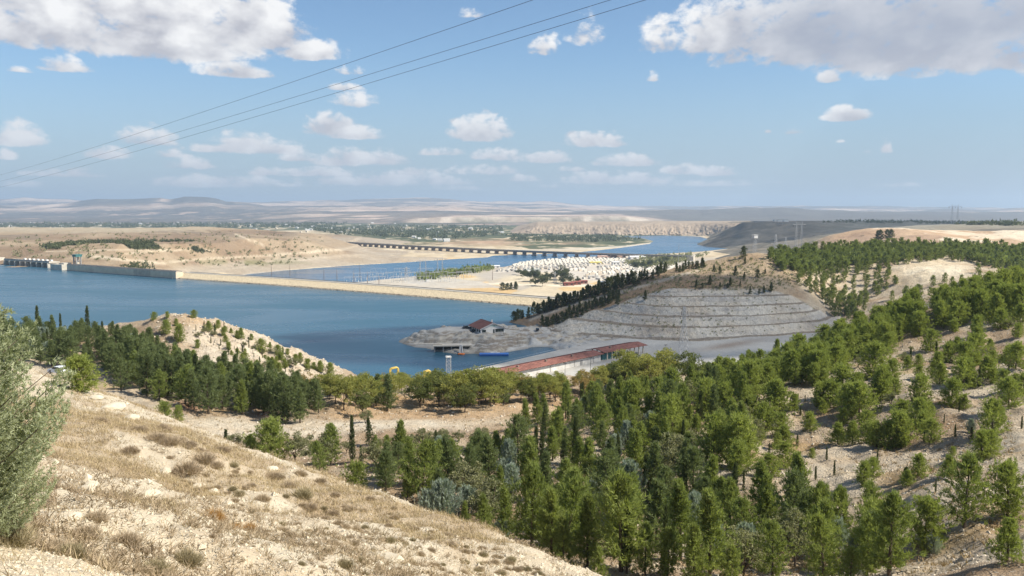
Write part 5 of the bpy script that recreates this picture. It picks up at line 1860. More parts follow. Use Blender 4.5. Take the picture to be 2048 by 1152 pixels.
def sprigs(C, D, n, ln, wd, spread, rg, up=0.0):
    """n slender needles or leaves at each of the points C, fanned about the directions D"""
    m = len(C)
    C = np.repeat(C, n, 0)
    D = np.repeat(D, n, 0)
    d = D + rg.normal(0, spread, D.shape)
    d[:, 2] += up
    d /= np.linalg.norm(d, axis=1)[:, None] + 1e-9
    s = np.cross(d, rg.normal(0, 1, d.shape))
    s /= np.linalg.norm(s, axis=1)[:, None] + 1e-9
    L = ln * rg.uniform(0.6, 1.25, (m * n, 1))
    W = wd * rg.uniform(0.7, 1.3, (m * n, 1))
    o = C + rg.normal(0, ln * 0.18, C.shape)
    a = o + s * W * 0.5
    b = o - s * W * 0.5
    c = o + d * L
    V = np.stack([a, b, c], 1).reshape(-1, 3)
    return V


def tris(V):
    return np.arange(len(V)).reshape(-1, 3)


def trunk_mb(h, r, bend, rg, limbs=()):
    mb = MB()
    pts = [(bend[0] * (t ** 1.5), bend[1] * (t ** 1.5), h * t - (0.6 if t == 0 else 0)) for t in np.linspace(0, 1, 6)]
    mb.tube(pts, [r * (1.15 - t) + 0.012 for t in np.linspace(0, 1, 6)], 6)
    for a, b, rr in limbs:
        mb.bar(a, b, rr, 4, rr * 0.35)
    return mb


def make_pine(seed, H, Rm, shape, nbr, nsp, nn, ln, wd, low=0.10, leaf=None):
    rg = np.random.default_rng(seed)
    C = []
    D = []
    limbs = []
    bend = rg.normal(0, 0.25, 2)
    lob = rg.uniform(0, 6.28, 4)
    for k in range(nbr):
        t = low + (1 - low) * ((k + rg.uniform(0, 1)) / nbr)
        az = k * 2.39996 + rg.normal(0, .35)
        if shape == 'cone':
            r = Rm * (1 - t) ** 0.72 * min(1, (t - low) * 5 + 0.62)
        elif shape == 'round':
            q = (t - low) / (1 - low)
            r = Rm * math.sqrt(max(0.0, 1 - (1.75 * q - 0.80) ** 2 / 1.05)) if q < 0.95 else Rm * 0.3
        else:
            q = (t - low) / (1 - low)
            r = Rm * (0.35 + 0.65 * math.sin(math.pi * min(1, q * 0.75 + 0.18))) * (1 - q ** 6)
        r *= 1 + 0.26 * math.sin(az * 2 + lob[0] + t * 4) + 0.18 * math.sin(az * 3 + lob[1] - t * 6)
        r *= rg.uniform(0.72, 1.12)
        el = 0.15 + 0.95 * t + rg.normal(0, .12)
        base = np.array([bend[0] * t ** 1.5, bend[1] * t ** 1.5, H * t * 0.93])
        dr = np.array([math.cos(az) * math.cos(el), math.sin(az) * math.cos(el), math.sin(el) * 0.8])
        tip = base + dr * r
        if k % max(1, nbr // 16) == 0:
            limbs.append((base, base + dr * r * 0.8, 0.035))
        for s in range(nsp):
            u = 0.28 + 0.72 * (s + rg.uniform(0, 1)) / nsp
            C.append(base + (tip - base) * u + rg.normal(0, 0.11 * Rm * 0.6, 3) * (0.5 + u))
            D.append(dr * 0.7 + np.array([0, 0, 0.55]))
    C.append([bend[0], bend[1], H * 0.96])
    D.append([0, 0, 1.4])
    V = sprigs(np.array(C), np.array(D), nn, ln, wd, 0.55, rg)
    crown = mesh_from('crown', V, tris(V), leaf)
    tr = trunk_mb(H * 0.93, 0.045 + 0.013 * H, bend, rg, limbs).mesh('trunk', M_BARK)
    return tr, crown


def make_cypress(seed, H, Rm, n, nn, ln, wd, leaf):
    rg = np.random.default_rng(seed)
    t = rg.uniform(0.04, 1, n) ** 0.9
    az = rg.uniform(0, 6.28, n)
    prof = np.where(t < 0.18, 0.55 + 2.5 * t, 1.0) * (1 - t) ** 0.55 * 1.05
    lump = 1 + 0.22 * np.sin(az * 3 + t * 19) + 0.15 * np.sin(az * 2 - t * 31)
    r = Rm * prof * rg.uniform(0.45, 1, n) ** 0.5 * lump
    C = np.stack([np.cos(az) * r, np.sin(az) * r, t * H], 1)
    D = np.stack([np.cos(az) * .35, np.sin(az) * .35, np.ones(n)], 1)
    V = sprigs(C, D, nn, ln, wd, 0.28, rg)
    tr = trunk_mb(H * 0.9, 0.05 + 0.01 * H, (0, 0), rg).mesh('trunk', M_BARK)
    return tr, mesh_from('crown', V, tris(V), leaf)


def make_silver(seed, H, Rm, leaf):
    """glaucous cypress with upswept feathery plumes"""
    rg = np.random.default_rng(seed)
    C = []
    D = []
    limbs = []
    for k in range(100):
        t = 0.03 + 0.9 * (k + rg.random()) / 100
        az = k * 2.39996 + rg.normal(0, .3)
        r = Rm * (1 - t) ** 0.7 * rg.uniform(.75, 1.15) * (1 + .25 * math.sin(az * 2 + seed))
        base = np.array([0, 0, H * t * 0.8])
        for s in range(9):
            u = (s + 1) / 9
            rr = r * (u ** 0.6)
            z = base[2] + r * (0.25 * u + 0.95 * u * u) * rg.uniform(.9, 1.1)
            C.append([math.cos(az) * rr + rg.normal(0, .05), math.sin(az) * rr + rg.normal(0, .05), z])
            D.append([math.cos(az) * (.9 - .6 * u), math.sin(az) * (.9 - .6 * u), .35 + .9 * u])
        if k % 9 == 0:
            limbs.append((base, C[-4], .03))
    V = sprigs(np.array(C), np.array(D), 6, 0.34, 0.075, 0.30, rg)
    tr = trunk_mb(H * 0.8, 0.11, (0, 0), rg, limbs).mesh('trunk', M_BARK)
    return tr, mesh_from('crown', V, tris(V), leaf)


def make_broadleaf(seed, H, Rm, leaf, nclump=46, per=46, size=0.20):
    rg = np.random.default_rng(seed)
    limbs = []
    C = []
    fork = H * rg.uniform(.16, .26)
    tips = []
    for k in range(7):
        az = k * 2.39996 + rg.normal(0, .3)
        l = Rm * rg.uniform(.55, .95)
        tip = np.array([math.cos(az) * l, math.sin(az) * l, H * rg.uniform(.5, .85)])
        if k == 0:
            tip = np.array([rg.normal(0, .2), rg.normal(0, .2), H * 0.92])
        limbs.append(((0, 0, fork * rg.uniform(.6, 1)), tip, 0.065))
        tips.append(tip)
        for q in range(3):
            tt = tip * rg.uniform(.55, .8)
            e = tt + np.array([rg.normal(0, Rm * .35), rg.normal(0, Rm * .35), rg.uniform(.1, H * .22)])
            limbs.append((tt, e, 0.03))
            tips.append(e)
    cl = []
    for k in range(nclump):
        tip = tips[k % len(tips)]
        cl.append(tip + rg.normal(0, 1, 3) * np.array([Rm * .20, Rm * .20, H * .07]))
    cl = np.array(cl)
    cl[:, 2] = np.clip(cl[:, 2], H * .2, H)
    sz = rg.uniform(.26, .62, nclump) * Rm * 0.42
    P = []
    Dn = []
    for c, s in zip(cl, sz):
        v = rg.normal(0, 1, (per, 3))
        v /= np.linalg.norm(v, axis=1)[:, None]
        P.append(c + v * s * rg.uniform(.5, 1.1, (per, 1)) * np.array([1.25, 1.25, .75]))
        Dn.append(v + np.array([0, 0, .2]))
    P = np.concatenate(P)
    Dn = np.concatenate(Dn)
    V = sprigs(P, Dn, 2, size * 1.5, size * 0.85, 0.7, rg)
    tr = trunk_mb(fork * 1.1, 0.10 + 0.008 * H, (0, 0), rg, limbs).mesh('trunk', M_BARK)
    return tr, mesh_from('crown', V, tris(V), leaf)


L_PINE = leaf_mat('pine_needles', (0.196, 0.236, 0.076), (0.28, 0.318, 0.102), 0.45, 0.5)
L_PINED = leaf_mat('dark_pine_needles', (0.148, 0.182, 0.084), (0.205, 0.24, 0.108), 0.43, 0.5)
L_PINEY = leaf_mat('bright_pine_needles', (0.23, 0.272, 0.082), (0.315, 0.35, 0.108), 0.45, 0.5)
L_CYP = leaf_mat('cypress_scales', (0.07, 0.092, 0.04), (0.11, 0.13, 0.055), 0.3, 0.5)
L_SILV = leaf_mat('glaucous_scales', (0.26, 0.31, 0.255), (0.38, 0.43, 0.37), 0.28, 0.5)
L_OLIVE = leaf_mat('olive_foliage', (0.2, 0.205, 0.115), (0.265, 0.262, 0.15), 0.36, 0.5)
L_LEAFY = leaf_mat('yellowing_leaves', (0.235, 0.262, 0.08), (0.345, 0.325, 0.108), 0.46, 0.5)
L_LEAFB = leaf_mat('brownish_leaves', (0.29, 0.235, 0.105), (0.37, 0.275, 0.12), 0.42, 0.5)
L_LEAFG = leaf_mat('green_leaves', (0.13, 0.155, 0.055), (0.19, 0.205, 0.075), 0.42, 0.5)
L_FARP = leaf_mat('far_pine_needles', (0.165, 0.2, 0.072), (0.235, 0.265, 0.092), 0.44, 0.5)
L_FARD = leaf_mat('far_dark_needles', (0.08, 0.095, 0.05), (0.12, 0.135, 0.066), 0.35, 0.5)

KIT = {
    'pine': [make_pine(10 + k, 8, (2.5, 2.7, 2.3, 2.8, 2.4)[k], ('cone', 'cone', 'oval', 'oval', 'cone')[k], 100, 7, 9, 0.46, 0.09, leaf=L_PINE) for k in range(5)],
    'pine_dark': [make_pine(30 + k, 9, (2.7, 3.0, 2.5, 3.0)[k], ('cone', 'oval', 'cone', 'oval')[k], 100, 7, 9, 0.50, 0.095, leaf=L_PINED) for k in range(4)],
    'pine_round': [make_pine(50 + k, 5, (2.3, 2.5, 2.1, 2.7)[k], ('round', 'oval', 'round', 'cone')[k], 120, 8, 8, 0.36, 0.08, low=0.02, leaf=L_PINEY) for k in range(4)],
    'fir': [make_pine(70 + k, 6, 1.35, 'cone', 90, 5, 8, 0.30, 0.075, low=0.04, leaf=L_CYP) for k in range(2)],
    'cypress': [make_cypress(80 + k, 6, (0.42, 0.5, 0.36)[k], 420, 5, 0.34, 0.065, L_CYP) for k in range(3)],
    'silver': [make_silver(90 + k, 5, (1.5, 1.8, 1.3)[k], L_SILV) for k in range(3)],
    'olive': [make_broadleaf(100 + k, 4, 2.0, L_OLIVE, 44, 50, .15) for k in range(2)],
    'leafy': [make_broadleaf(110 + k, 7, (2.9, 3.2, 2.6)[k], L_LEAFY, 60, 50, .19) for k in range(3)],
    'leafy_brown': [make_broadleaf(120 + k, 6.5, 2.8, L_LEAFB, 52, 46, .18) for k in range(2)],
    'leafy_green': [make_broadleaf(130 + k, 6.0, 2.9, L_LEAFG, 64, 52, .18) for k in range(2)],
    'grove': [make_broadleaf(140 + k, 22, 9.5, L_FARD, 70, 26, .9) for k in range(2)],
}
KH = {'pine': 8, 'pine_dark': 9, 'pine_round': 5, 'fir': 6, 'cypress': 6, 'silver': 5, 'olive': 4, 'leafy': 7, 'leafy_brown': 6.5, 'leafy_green': 6.0, 'grove': 22}
NAME = {'pine': 'pine_tree', 'pine_dark': 'dark_pine_tree', 'pine_round': 'bushy_pine_tree', 'fir': 'fir_tree', 'cypress': 'cypress_tree', 'silver': 'silver_cypress_tree', 'olive': 'olive_tree', 'leafy': 'broadleaf_tree', 'leafy_brown': 'broadleaf_tree', 'leafy_green': 'broadleaf_tree', 'grove': 'grove_tree'}
LOOK = {'pine': 'light green pine', 'pine_dark': 'dark green pine', 'pine_round': 'bushy bright green pine', 'fir': 'dark pointed fir', 'cypress': 'slim dark cypress', 'silver': 'silvery grey cypress', 'olive': 'grey green olive', 'leafy': 'yellow green leafy tree', 'leafy_brown': 'brownish leafy tree', 'leafy_green': 'deep green leafy tree', 'grove': 'tall dark grove tree'}
_count = {}
PLANTED = []      # (kind, zone, px, py, root)


def plant(kind, p, h, zone, px, py, wide=1.0):
    n = _count[kind] = _count.get(kind, -1) + 1
    tr, cr = KIT[kind][n % len(KIT[kind])] if kind not in ('pine', 'pine_dark', 'pine_round', 'leafy') else random.choice(KIT[kind])
    s = h / KH[kind]
    root = empty(NAME[kind], (p[0], p[1], p[2] - 0.05), random.uniform(0, 6.28))
    root.scale = (s * wide, s * wide, s)
    put('trunk', tr, root)
    put('crown', cr, root)
    PLANTED.append((kind, zone, px, py, root))
    return root


def plant_px(kind, px, ytop, ybase, zone, hf, Y0, Y1, wide=1.0, hmul=1.0):
    p = march(px, ybase, hf, Y0, Y1)
    if p is None:
        return None
    h = (ybase - ytop) / F * p[1] * 1.04 * hmul
    return plant(kind, p, h, zone, px, ybase, wide)


def hAB(x, y):
    return np.maximum(hB(x, y), np.where(np.asarray(y) < 70, hA(x, y), -99))


# --- valley floor, picked one by one from the photograph
VZ = 'valley below pale track'
for kind, x, a, b, wd in (
        ('pine', 662, 845, 930, 1.1), ('cypress', 705, 833, 924, .9), ('cypress', 722, 890, 932, .9), ('fir', 739, 833, 890, 1), ('pine', 799, 838, 932, 1), ('pine_round', 713, 926, 985, 1.1), ('olive', 752, 888, 935, 1), ('olive', 778, 892, 940, 1), ('pine', 844, 874, 1004, 1.05), ('pine_dark', 897, 866, 980, 1),
        ('silver', 887, 940, 1042, 1.05), ('silver', 859, 966, 1034, 1), ('olive', 932, 928, 1010, 1), ('pine_dark', 978, 864, 970, 1.1), ('silver', 1022, 912, 990, 1.2), ('pine_dark', 1036, 826, 935, 1), ('cypress', 1072, 852, 938, 1), ('cypress', 1084, 852, 940, 1), ('cypress', 1127, 880, 975, 1.1), ('pine_round', 1113, 826, 880, 1), ('cypress', 1151, 832, 940, 1),
        ('pine', 1180, 874, 980, 1), ('silver', 1002, 1024, 1090, .9), ('pine', 969, 984, 1064, 1), ('pine', 1012, 970, 1086, 1), ('pine', 1060, 960, 1060, 1), ('pine', 1103, 970, 1126, 1), ('pine', 1127, 1026, 1146, 1), ('silver', 1182, 950, 1015, 1), ('pine', 1175, 980, 1132, 1), ('pine', 1242, 934, 1142, 1.05), ('pine', 1194, 1088, 1175, 1),
        ('pine', 1268, 944, 1056, 1), ('pine_dark', 1310, 880, 1000, 1), ('pine', 1335, 1050, 1160, 1), ('pine_dark', 1331, 970, 1046, .9), ('pine', 1387, 1038, 1170, 1), ('silver', 1431, 1016, 1136, .9), ('pine', 1444, 950, 1046, 1), ('pine', 1488, 995, 1112, 1), ('pine', 1535, 945, 1074, 1), ('fir', 1586, 930, 1030, .95), ('pine', 1640, 958, 1092, 1), ('olive', 1590, 1026, 1134, .8), ('pine', 1648, 1024, 1170, 1), ('silver', 1705, 1060, 1118, .9),
        ('pine_round', 1740, 1005, 1118, 1), ('pine', 1745, 958, 1048, 1), ('pine_round', 1727, 925, 972, 1), ('pine_round', 1849, 998, 1095, 1.1), ('silver', 1867, 1064, 1108, 1), ('pine', 1928, 905, 1056, 1.05), ('pine_round', 1897, 908, 954, 1), ('pine_round', 2015, 928, 1034, 1), ('pine_round', 2012, 1076, 1165, 1), ('pine_round', 1963, 864, 920, 1), ('pine_round', 1984, 798, 868, 1), ('silver', 1941, 830, 866, .9), ('pine_round', 1836, 907, 954, 1), ('pine_round', 1814, 938, 972, 1),
        ('pine', 1545, 1040, 1160, 1), ('pine', 1290, 1040, 1150, 1), ('pine', 1700, 1085, 1180, 1), ('pine', 1460, 1085, 1180, 1), ('pine_dark', 1220, 870, 985, 1), ('pine_dark', 1385, 890, 1000, 1), ('cypress', 1368, 920, 1010, 1), ('cypress', 1300, 930, 1010, 1), ('cypress', 1253, 985, 1146, .8), ('cypress', 1330, 1010, 1150, .8), ('pine_dark', 940, 885, 985, .9), ('pine', 770, 905, 975, 1), ('pine', 815, 930, 1000, .9), ('pine', 1000, 930, 1010, .9), ('pine_dark', 1090, 900, 1000, 1), ('pine_dark', 1140, 945, 1040, 1), ('pine', 930, 1000, 1060, .9), ('pine_dark', 1410, 950, 1050, 1), ('pine', 640, 880, 945, 1), ('pine_round', 540, 846, 930, 1.2), ('pine_round', 500, 870, 922, 1), ('fir', 452, 856, 900, 1.2), ('olive', 590, 866, 925, 1), ('olive', 470, 868, 905, 1), ('olive', 640, 870, 930, 1), ('olive', 850, 862, 896, 1.1), ('olive', 960, 858, 896, 1.1)):
    plant_px(kind, x, a, b, VZ, hB, 44, 240, wd)

SP = [(q[4].location.x, q[4].location.y) for q in PLANTED]


def clear_of(r):
    return lambda p: all((p[0] - a) ** 2 + (p[1] - b) ** 2 > r * r for a, b in SP)


# --- bare right slope
RZ_ = 'bare stony right slope'
for kind, x, a, b, wd in (
        ('pine_round', 1474, 890, 950, .9), ('pine_round', 1538, 912, 954, 1.1), ('pine_round', 1570, 888, 933, 1), ('pine', 1466, 806, 880, 1.2), ('pine_round', 1549, 762, 826, 1.2), ('pine_round', 1675, 848, 888, 1), ('pine_round', 1705, 846, 888, 1), ('pine_round', 1752, 850, 892, 1), ('pine_round', 1777, 848, 897, 1.1), ('pine_round', 1803, 862, 894, 1), ('pine_round', 1660, 764, 815, 1), ('pine_round', 1718, 768, 837, 1.1), ('pine_round', 1685, 738, 798, 1.1), ('pine_round', 1749, 694, 754, 1.1), ('pine_round', 1766, 738, 797, .8), ('pine_round', 1784, 725, 759, 1), ('pine_round', 1838, 756, 808, 1), ('pine_round', 1838, 800, 858, 1), ('pine_round', 1862, 842, 885, .9), ('pine_round', 1902, 764, 815, 1), ('pine_round', 1928, 720, 776, 1), ('pine_round', 1976, 716, 758, 1.1), ('pine_round', 1947, 672, 724, 1), ('pine_round', 2017, 694, 722, 1.2), ('pine_round', 2046, 752, 788, 1), ('pine_round', 1640, 770, 812, 1), ('olive', 1782, 785, 812, 1), ('olive', 1500, 858, 890, 1), ('olive', 1810, 706, 730, 1),
        ('cypress', 1492, 798, 830, 1), ('cypress', 1610, 789, 803, 1.2), ('cypress', 1601, 810, 831, 1.2), ('cypress', 1561, 862, 890, 1), ('cypress', 1653, 893, 920, 1.1), ('cypress', 1631, 932, 960, 1.1), ('cypress', 1821, 696, 724, 1.1), ('cypress', 1872, 684, 718, 1.2), ('cypress', 1899, 680, 718, 1.1), ('cypress', 1958, 732, 775, .8), ('cypress', 1888, 828, 846, 1), ('cypress', 1882, 716, 735, 1.1), ('cypress', 2017, 728, 748, 1.1), ('cypress', 1910, 848, 874, 1.2), ('cypress', 1871, 958, 984, 1), ('cypress', 1967, 976, 1002, 1), ('cypress', 1487, 940, 980, .9), ('cypress', 1411, 988, 1022, .9), ('cypress', 1991, 930, 954, 1), ('cypress', 2043, 832, 858, 1.1), ('cypress', 1580, 795, 820, 1.1), ('olive', 1935, 690, 712, .9), ('fir', 1504, 860, 892, .9), ('fir', 1594, 868, 892, .9), ('fir', 1538, 884, 908, .8)):
    plant_px(kind, x, a - (4 if kind == 'pine_round' else 0), b, RZ_, hB, 44, 260, wd * (1.12 if kind == 'pine_round' else 1))


def candidates(poly, m, hf, Y0, Y1):
    xs = [q[0] for q in poly]
    ys = [q[1] for q in poly]
    px = np.array([random.uniform(min(xs), max(xs)) for _ in range(m * 3)])
    py = np.array([random.uniform(min(ys), max(ys)) for _ in range(m * 3)])
    ok = in_poly(px, py, poly)
    px, py = px[ok][:m], py[ok][:m]
    P = march_many(px, py, hf, Y0, Y1, 150)
    a, b = pixrow(P[:, 0], P[:, 1], P[:, 2])
    return list(zip(P, a, b))


CEIL = {'dark pine wood below the knoll': ([200, 260, 330, 400, 470, 560, 640], [672, 668, 680, 692, 704, 728, 760]),
        'dark pine wood beside the knoll': ([0, 100, 180, 240, 280, 330], [640, 632, 640, 646, 652, 660]),
        'valley below pale track': ([600, 800, 1000, 1100, 1300, 1800], [872, 866, 858, 850, 850, 900])}


def scatter(poly, n, kinds, hrange, zone, hf, Y0, Y1, mind=2.2, wide=(.9, 1.15), tries=30, keep=None):
    """fill a stretch of ground (outlined on the photograph) with trees at least mind metres apart"""
    got = []
    for p, px, py in candidates(poly, n * 6, hf, Y0, Y1):
        if len(got) >= n:
            break
        if any((p[0] - q[0]) ** 2 + (p[1] - q[1]) ** 2 < mind * mind for q in got):
            continue
        if keep and not keep(p):
            continue
        got.append(p)
        kd = random.choices([a for a, _ in kinds], [b for _, b in kinds])[0]
        h = random.uniform(*hrange) * (0.75 if kd in ('cypress', 'silver', 'olive') else 1)
        lim = CEIL.get(zone)
        if lim:
            top = np.interp(px, lim[0], lim[1]) + random.uniform(-6, 16)
            h = max(1.6, min(h, (py - top) / F * p[1]))
        if zone.startswith('leafy'):
            top = np.interp(px, [600, 660, 780, 980, 1060, 1130, 1200, 1250, 1330], [748, 746, 747, 740, 750, 745, 728, 712, 700]) + random.uniform(-4, 14)
            h = max(2.6, min(h, (py - top) / F * p[1]))
        plant(kd, p, h, zone, px, py, random.uniform(*wide))
    return got


scatter([(1220, 840), (1330, 815), (1450, 810), (1560, 830), (1500, 930), (1400, 965), (1280, 935)], 40, [('pine', 5), ('pine_round', 4), ('cypress', 2), ('olive', 1)], (3.0, 6.0), 'wood below right slope', hB, 60, 260, 2.4)
scatter([(1480, 820), (1620, 760), (1760, 700), (1900, 660), (2048, 640), (2048, 860), (1850, 900), (1640, 900), (1500, 900)], 42, [('pine_round', 1)], (2.0, 4.4), RZ_, hB, 44, 260, 3.4)
scatter([(1420, 860), (1560, 800), (1700, 730), (1850, 670), (2048, 650), (2048, 900), (1900, 960), (1700, 960), (1520, 940)], 34, [('pine_round', 5), ('olive', 2), ('cypress', 4), ('fir', 1)], (0.9, 2.6), RZ_, hB, 44, 260, 3.0)
scatter([(1040, 850), (1110, 815), (1230, 795), (1330, 770), (1420, 780), (1470, 800), (1440, 850), (1380, 870), (1300, 900), (1180, 905), (1080, 900)], 74, [('pine', 5), ('pine_dark', 3), ('pine_round', 2), ('cypress', 1.6), ('silver', .6)], (4.2, 6.8), 'wood below right slope', hB, 60, 260, 2.1, (.8, 1.05))
scatter([(1360, 770), (1500, 745), (1570, 720), (1660, 690), (1720, 720), (1640, 765), (1560, 775), (1500, 800), (1420, 800)], 72, [('pine', 4), ('pine_round', 5)], (4.0, 6.0), 'belt across right slope', hB, 80, 300, 2.2, (.85, 1.1))
scatter([(1660, 690), (1740, 655), (1830, 622), (1950, 590), (2048, 566), (2048, 640), (1960, 650), (1880, 655), (1800, 690), (1720, 715)], 84, [('pine', 3), ('pine_round', 5)], (3.8, 5.8), 'right slope crest', hB, 80, 300, 2.4)
scatter([(210, 730), (300, 715), (420, 760), (520, 775), (640, 800), (640, 836), (560, 842), (480, 838), (400, 826), (330, 815), (240, 790)], 88, [('pine_dark', 8), ('fir', 1), ('pine', 1)], (6.0, 9.0), 'dark pine wood below the knoll', hB, 90, 260, 2.3)
scatter([(0, 672), (90, 664), (190, 668), (290, 672), (330, 720), (250, 745), (100, 735), (0, 720)], 92, [('pine_dark', 9), ('cypress', .3), ('silver', 1)], (4.5, 7.5), 'dark pine wood beside the knoll', hB, 100, 290, 2.4)
for x, a, b in ((76, 614, 668), (176, 614, 668), (122, 628, 668), (206, 644, 690)):
    plant_px('cypress', x, a, b, 'dark pine wood beside the knoll', hB, 100, 290)
scatter([(620, 800), (720, 770), (850, 765), (1000, 765), (1150, 760), (1290, 745), (1330, 770), (1230, 790), (1130, 805), (1000, 812), (850, 822), (700, 828), (640, 825)], 92, [('leafy', 10), ('leafy_brown', 2), ('leafy_green', 2), ('pine_dark', 1)], (6.0, 9.0), 'leafy belt beyond track', hB, 90, 300, 3.0)
for kind, x, a, b in (('leafy', 1260, 702, 778), ('leafy', 1320, 700, 780), ('leafy_green', 1385, 706, 775), ('leafy', 1290, 715, 785), ('leafy_green', 725, 780, 830), ('leafy_green', 930, 770, 824), ('leafy_green', 920, 788, 822), ('pine_dark', 600, 775, 846), ('fir', 570, 786, 848), ('fir', 548, 790, 846), ('leafy', 660, 752, 800), ('leafy_brown', 620, 745, 790), ('olive', 730, 820, 845), ('leafy', 962, 736, 806), ('leafy', 990, 738, 806), ('leafy', 1018, 742, 804), ('leafy_brown', 1042, 746, 800), ('leafy', 1066, 752, 800), ('leafy', 1100, 752, 798), ('leafy', 940, 742, 806)):
    plant_px(kind, x, a, b, 'leafy belt beyond track', hB, 90, 300)
# knoll
KZ = 'stony knoll by the water'
for kind, x, a, b in (('pine_round', 308, 624, 640), ('pine_round', 335, 624, 636), ('pine_round', 388, 620, 636), ('pine_round', 332, 640, 668), ('pine_round', 352, 638, 652), ('pine_round', 358, 652, 684), ('pine_round', 418, 642, 662), ('pine_round', 436, 640, 656), ('cypress', 430, 648, 670), ('cypress', 392, 650, 662), ('olive', 410, 656, 668), ('olive', 396, 664, 676), ('pine_round', 482, 656, 677), ('cypress', 454, 682, 696), ('cypress', 422, 672, 686), ('cypress', 475, 694, 716), ('fir', 485, 690, 708), ('pine_round', 522, 678, 704), ('pine_round', 556, 690, 712), ('pine_round', 560, 706, 720), ('pine_round', 544, 714, 738), ('pine_round', 558, 726, 744), ('pine_round', 395, 680, 696), ('cypress', 525, 706, 716), ('cypress', 498, 682, 696), ('pine_round', 600, 706, 722), ('olive', 585, 716, 738), ('pine_round', 615, 718, 738), ('pine_round', 640, 722, 744), ('pine_round', 660, 728, 752), ('pine_round', 450, 652, 664), ('pine_round', 462, 656, 667), ('pine_round', 503, 668, 680), ('pine_round', 540, 684, 696), ('pine_round', 575, 698, 710), ('pine_round', 592, 708, 722), ('pine_round', 628, 724, 738), ('fir', 408, 642, 655), ('cypress', 448, 643, 655)):
    plant_px(kind, x, a, b, KZ, hB, 100, 330)
scatter([(420, 655), (520, 690), (600, 722), (650, 745), (560, 750), (470, 720), (420, 690)], 60, [('pine_round', 3), ('cypress', 2), ('fir', 1), ('olive', 2)], (0.9, 2.4), KZ, hB, 100, 330, 2.2)

scatter([(700, 960), (800, 920), (900, 900), (1040, 905), (1200, 905), (1330, 930), (1430, 980), (1560, 1030), (1700, 1080), (1800, 1152), (1200, 1180), (1060, 1120), (880, 1020), (760, 985)], 80, [('pine', 7), ('pine_dark', 5), ('silver', 2.5), ('cypress', 3), ('olive', .6)], (4.2, 7.6), VZ, hB, 44, 240, 2.4, keep=clear_of(2.0))
scatter([(620, 900), (760, 880), (900, 872), (1040, 868), (1040, 900), (900, 900), (700, 930)], 16, [('olive', 4), ('pine', 3), ('silver', 1)], (2.5, 5.0), VZ, hB, 44, 240, 2.4, keep=clear_of(1.8))

# round bush at the crest, shrubs at the crest foot
plant_px('pine_round', 163, 716, 784, 'crest of the near slope', hA, 20, 90, 1.45)
for kind, x, a, b in (('pine_round', 330, 805, 846), ('pine_round', 356, 812, 842), ('leafy', 345, 832, 862)):
    plant_px(kind, x, a, b, 'foot of the near slope', hB, 80, 200)

# --- terraced hill and plantation: smaller in view, each tree one mesh
def far_tree(seed, H, Rm, shape, leaf, n=34, nn=6):
    tr, cr = make_pine(seed, H, Rm, shape, n, 5, nn, 0.115 * H, 0.034 * H, low=0.06, leaf=leaf)
    return cr


FARK = {'far_pine': [far_tree(200 + k, 7, (2.5, 2.7, 2.4)[k], ('oval', 'oval', 'round')[k], L_FARP) for k in range(3)],
        'far_fir': [far_tree(210 + k, 7, (1.9, 2.1, 2.2)[k], ('cone', 'cone', 'oval')[k], L_FARD) for k in range(3)]}
trunk_far = trunk_mb(5.5, 0.16, (0, 0), np.random.default_rng(1)).mesh('trunk', M_BARK)
FAR = []


def far_plant(kind, p, h, zone, px, py, wide=1.0):
    root = empty({'far_pine': 'plantation_pine', 'far_fir': 'ridge_conifer'}[kind], (p[0], p[1], p[2] - 0.1), random.uniform(0, 6.28))
    root.scale = (h / 7 * wide, h / 7 * wide, h / 7)
    put('crown', random.choice(FARK[kind]), root)
    put('trunk', trunk_far, root)
    FAR.append((kind, zone, px, py, root))


def far_scatter(poly, n, kind, hr, zone, mind, Y0=425, Y1=800):
    got = []
    for p, px, py in candidates(poly, n * 5, hC, Y0, Y1):
        if len(got) >= n:
            break
        if any((p[0] - q[0]) ** 2 + (p[1] - q[1]) ** 2 < mind * mind for q in got):
            continue
        got.append(p)
        far_plant(kind, p, random.uniform(*hr), zone, px, py, random.uniform(.85, 1.15))


def far_line(pts, n, kind, hr, zone, jit, Y0=425, Y1=800):
    P = np.array(pts, float)
    d = np.r_[0, np.cumsum(np.hypot(*np.diff(P, axis=0).T))]
    for k in range(n):
        s = d[-1] * (k + random.uniform(.2, .8)) / n
        px, py = np.interp(s, d, P[:, 0]), np.interp(s, d, P[:, 1]) + random.uniform(-jit, jit)
        p = march(px, py, hC, Y0, Y1, 260)
        if p is not None:
            far_plant(kind, p, random.uniform(*hr), zone, px, py, random.uniform(.9, 1.2))


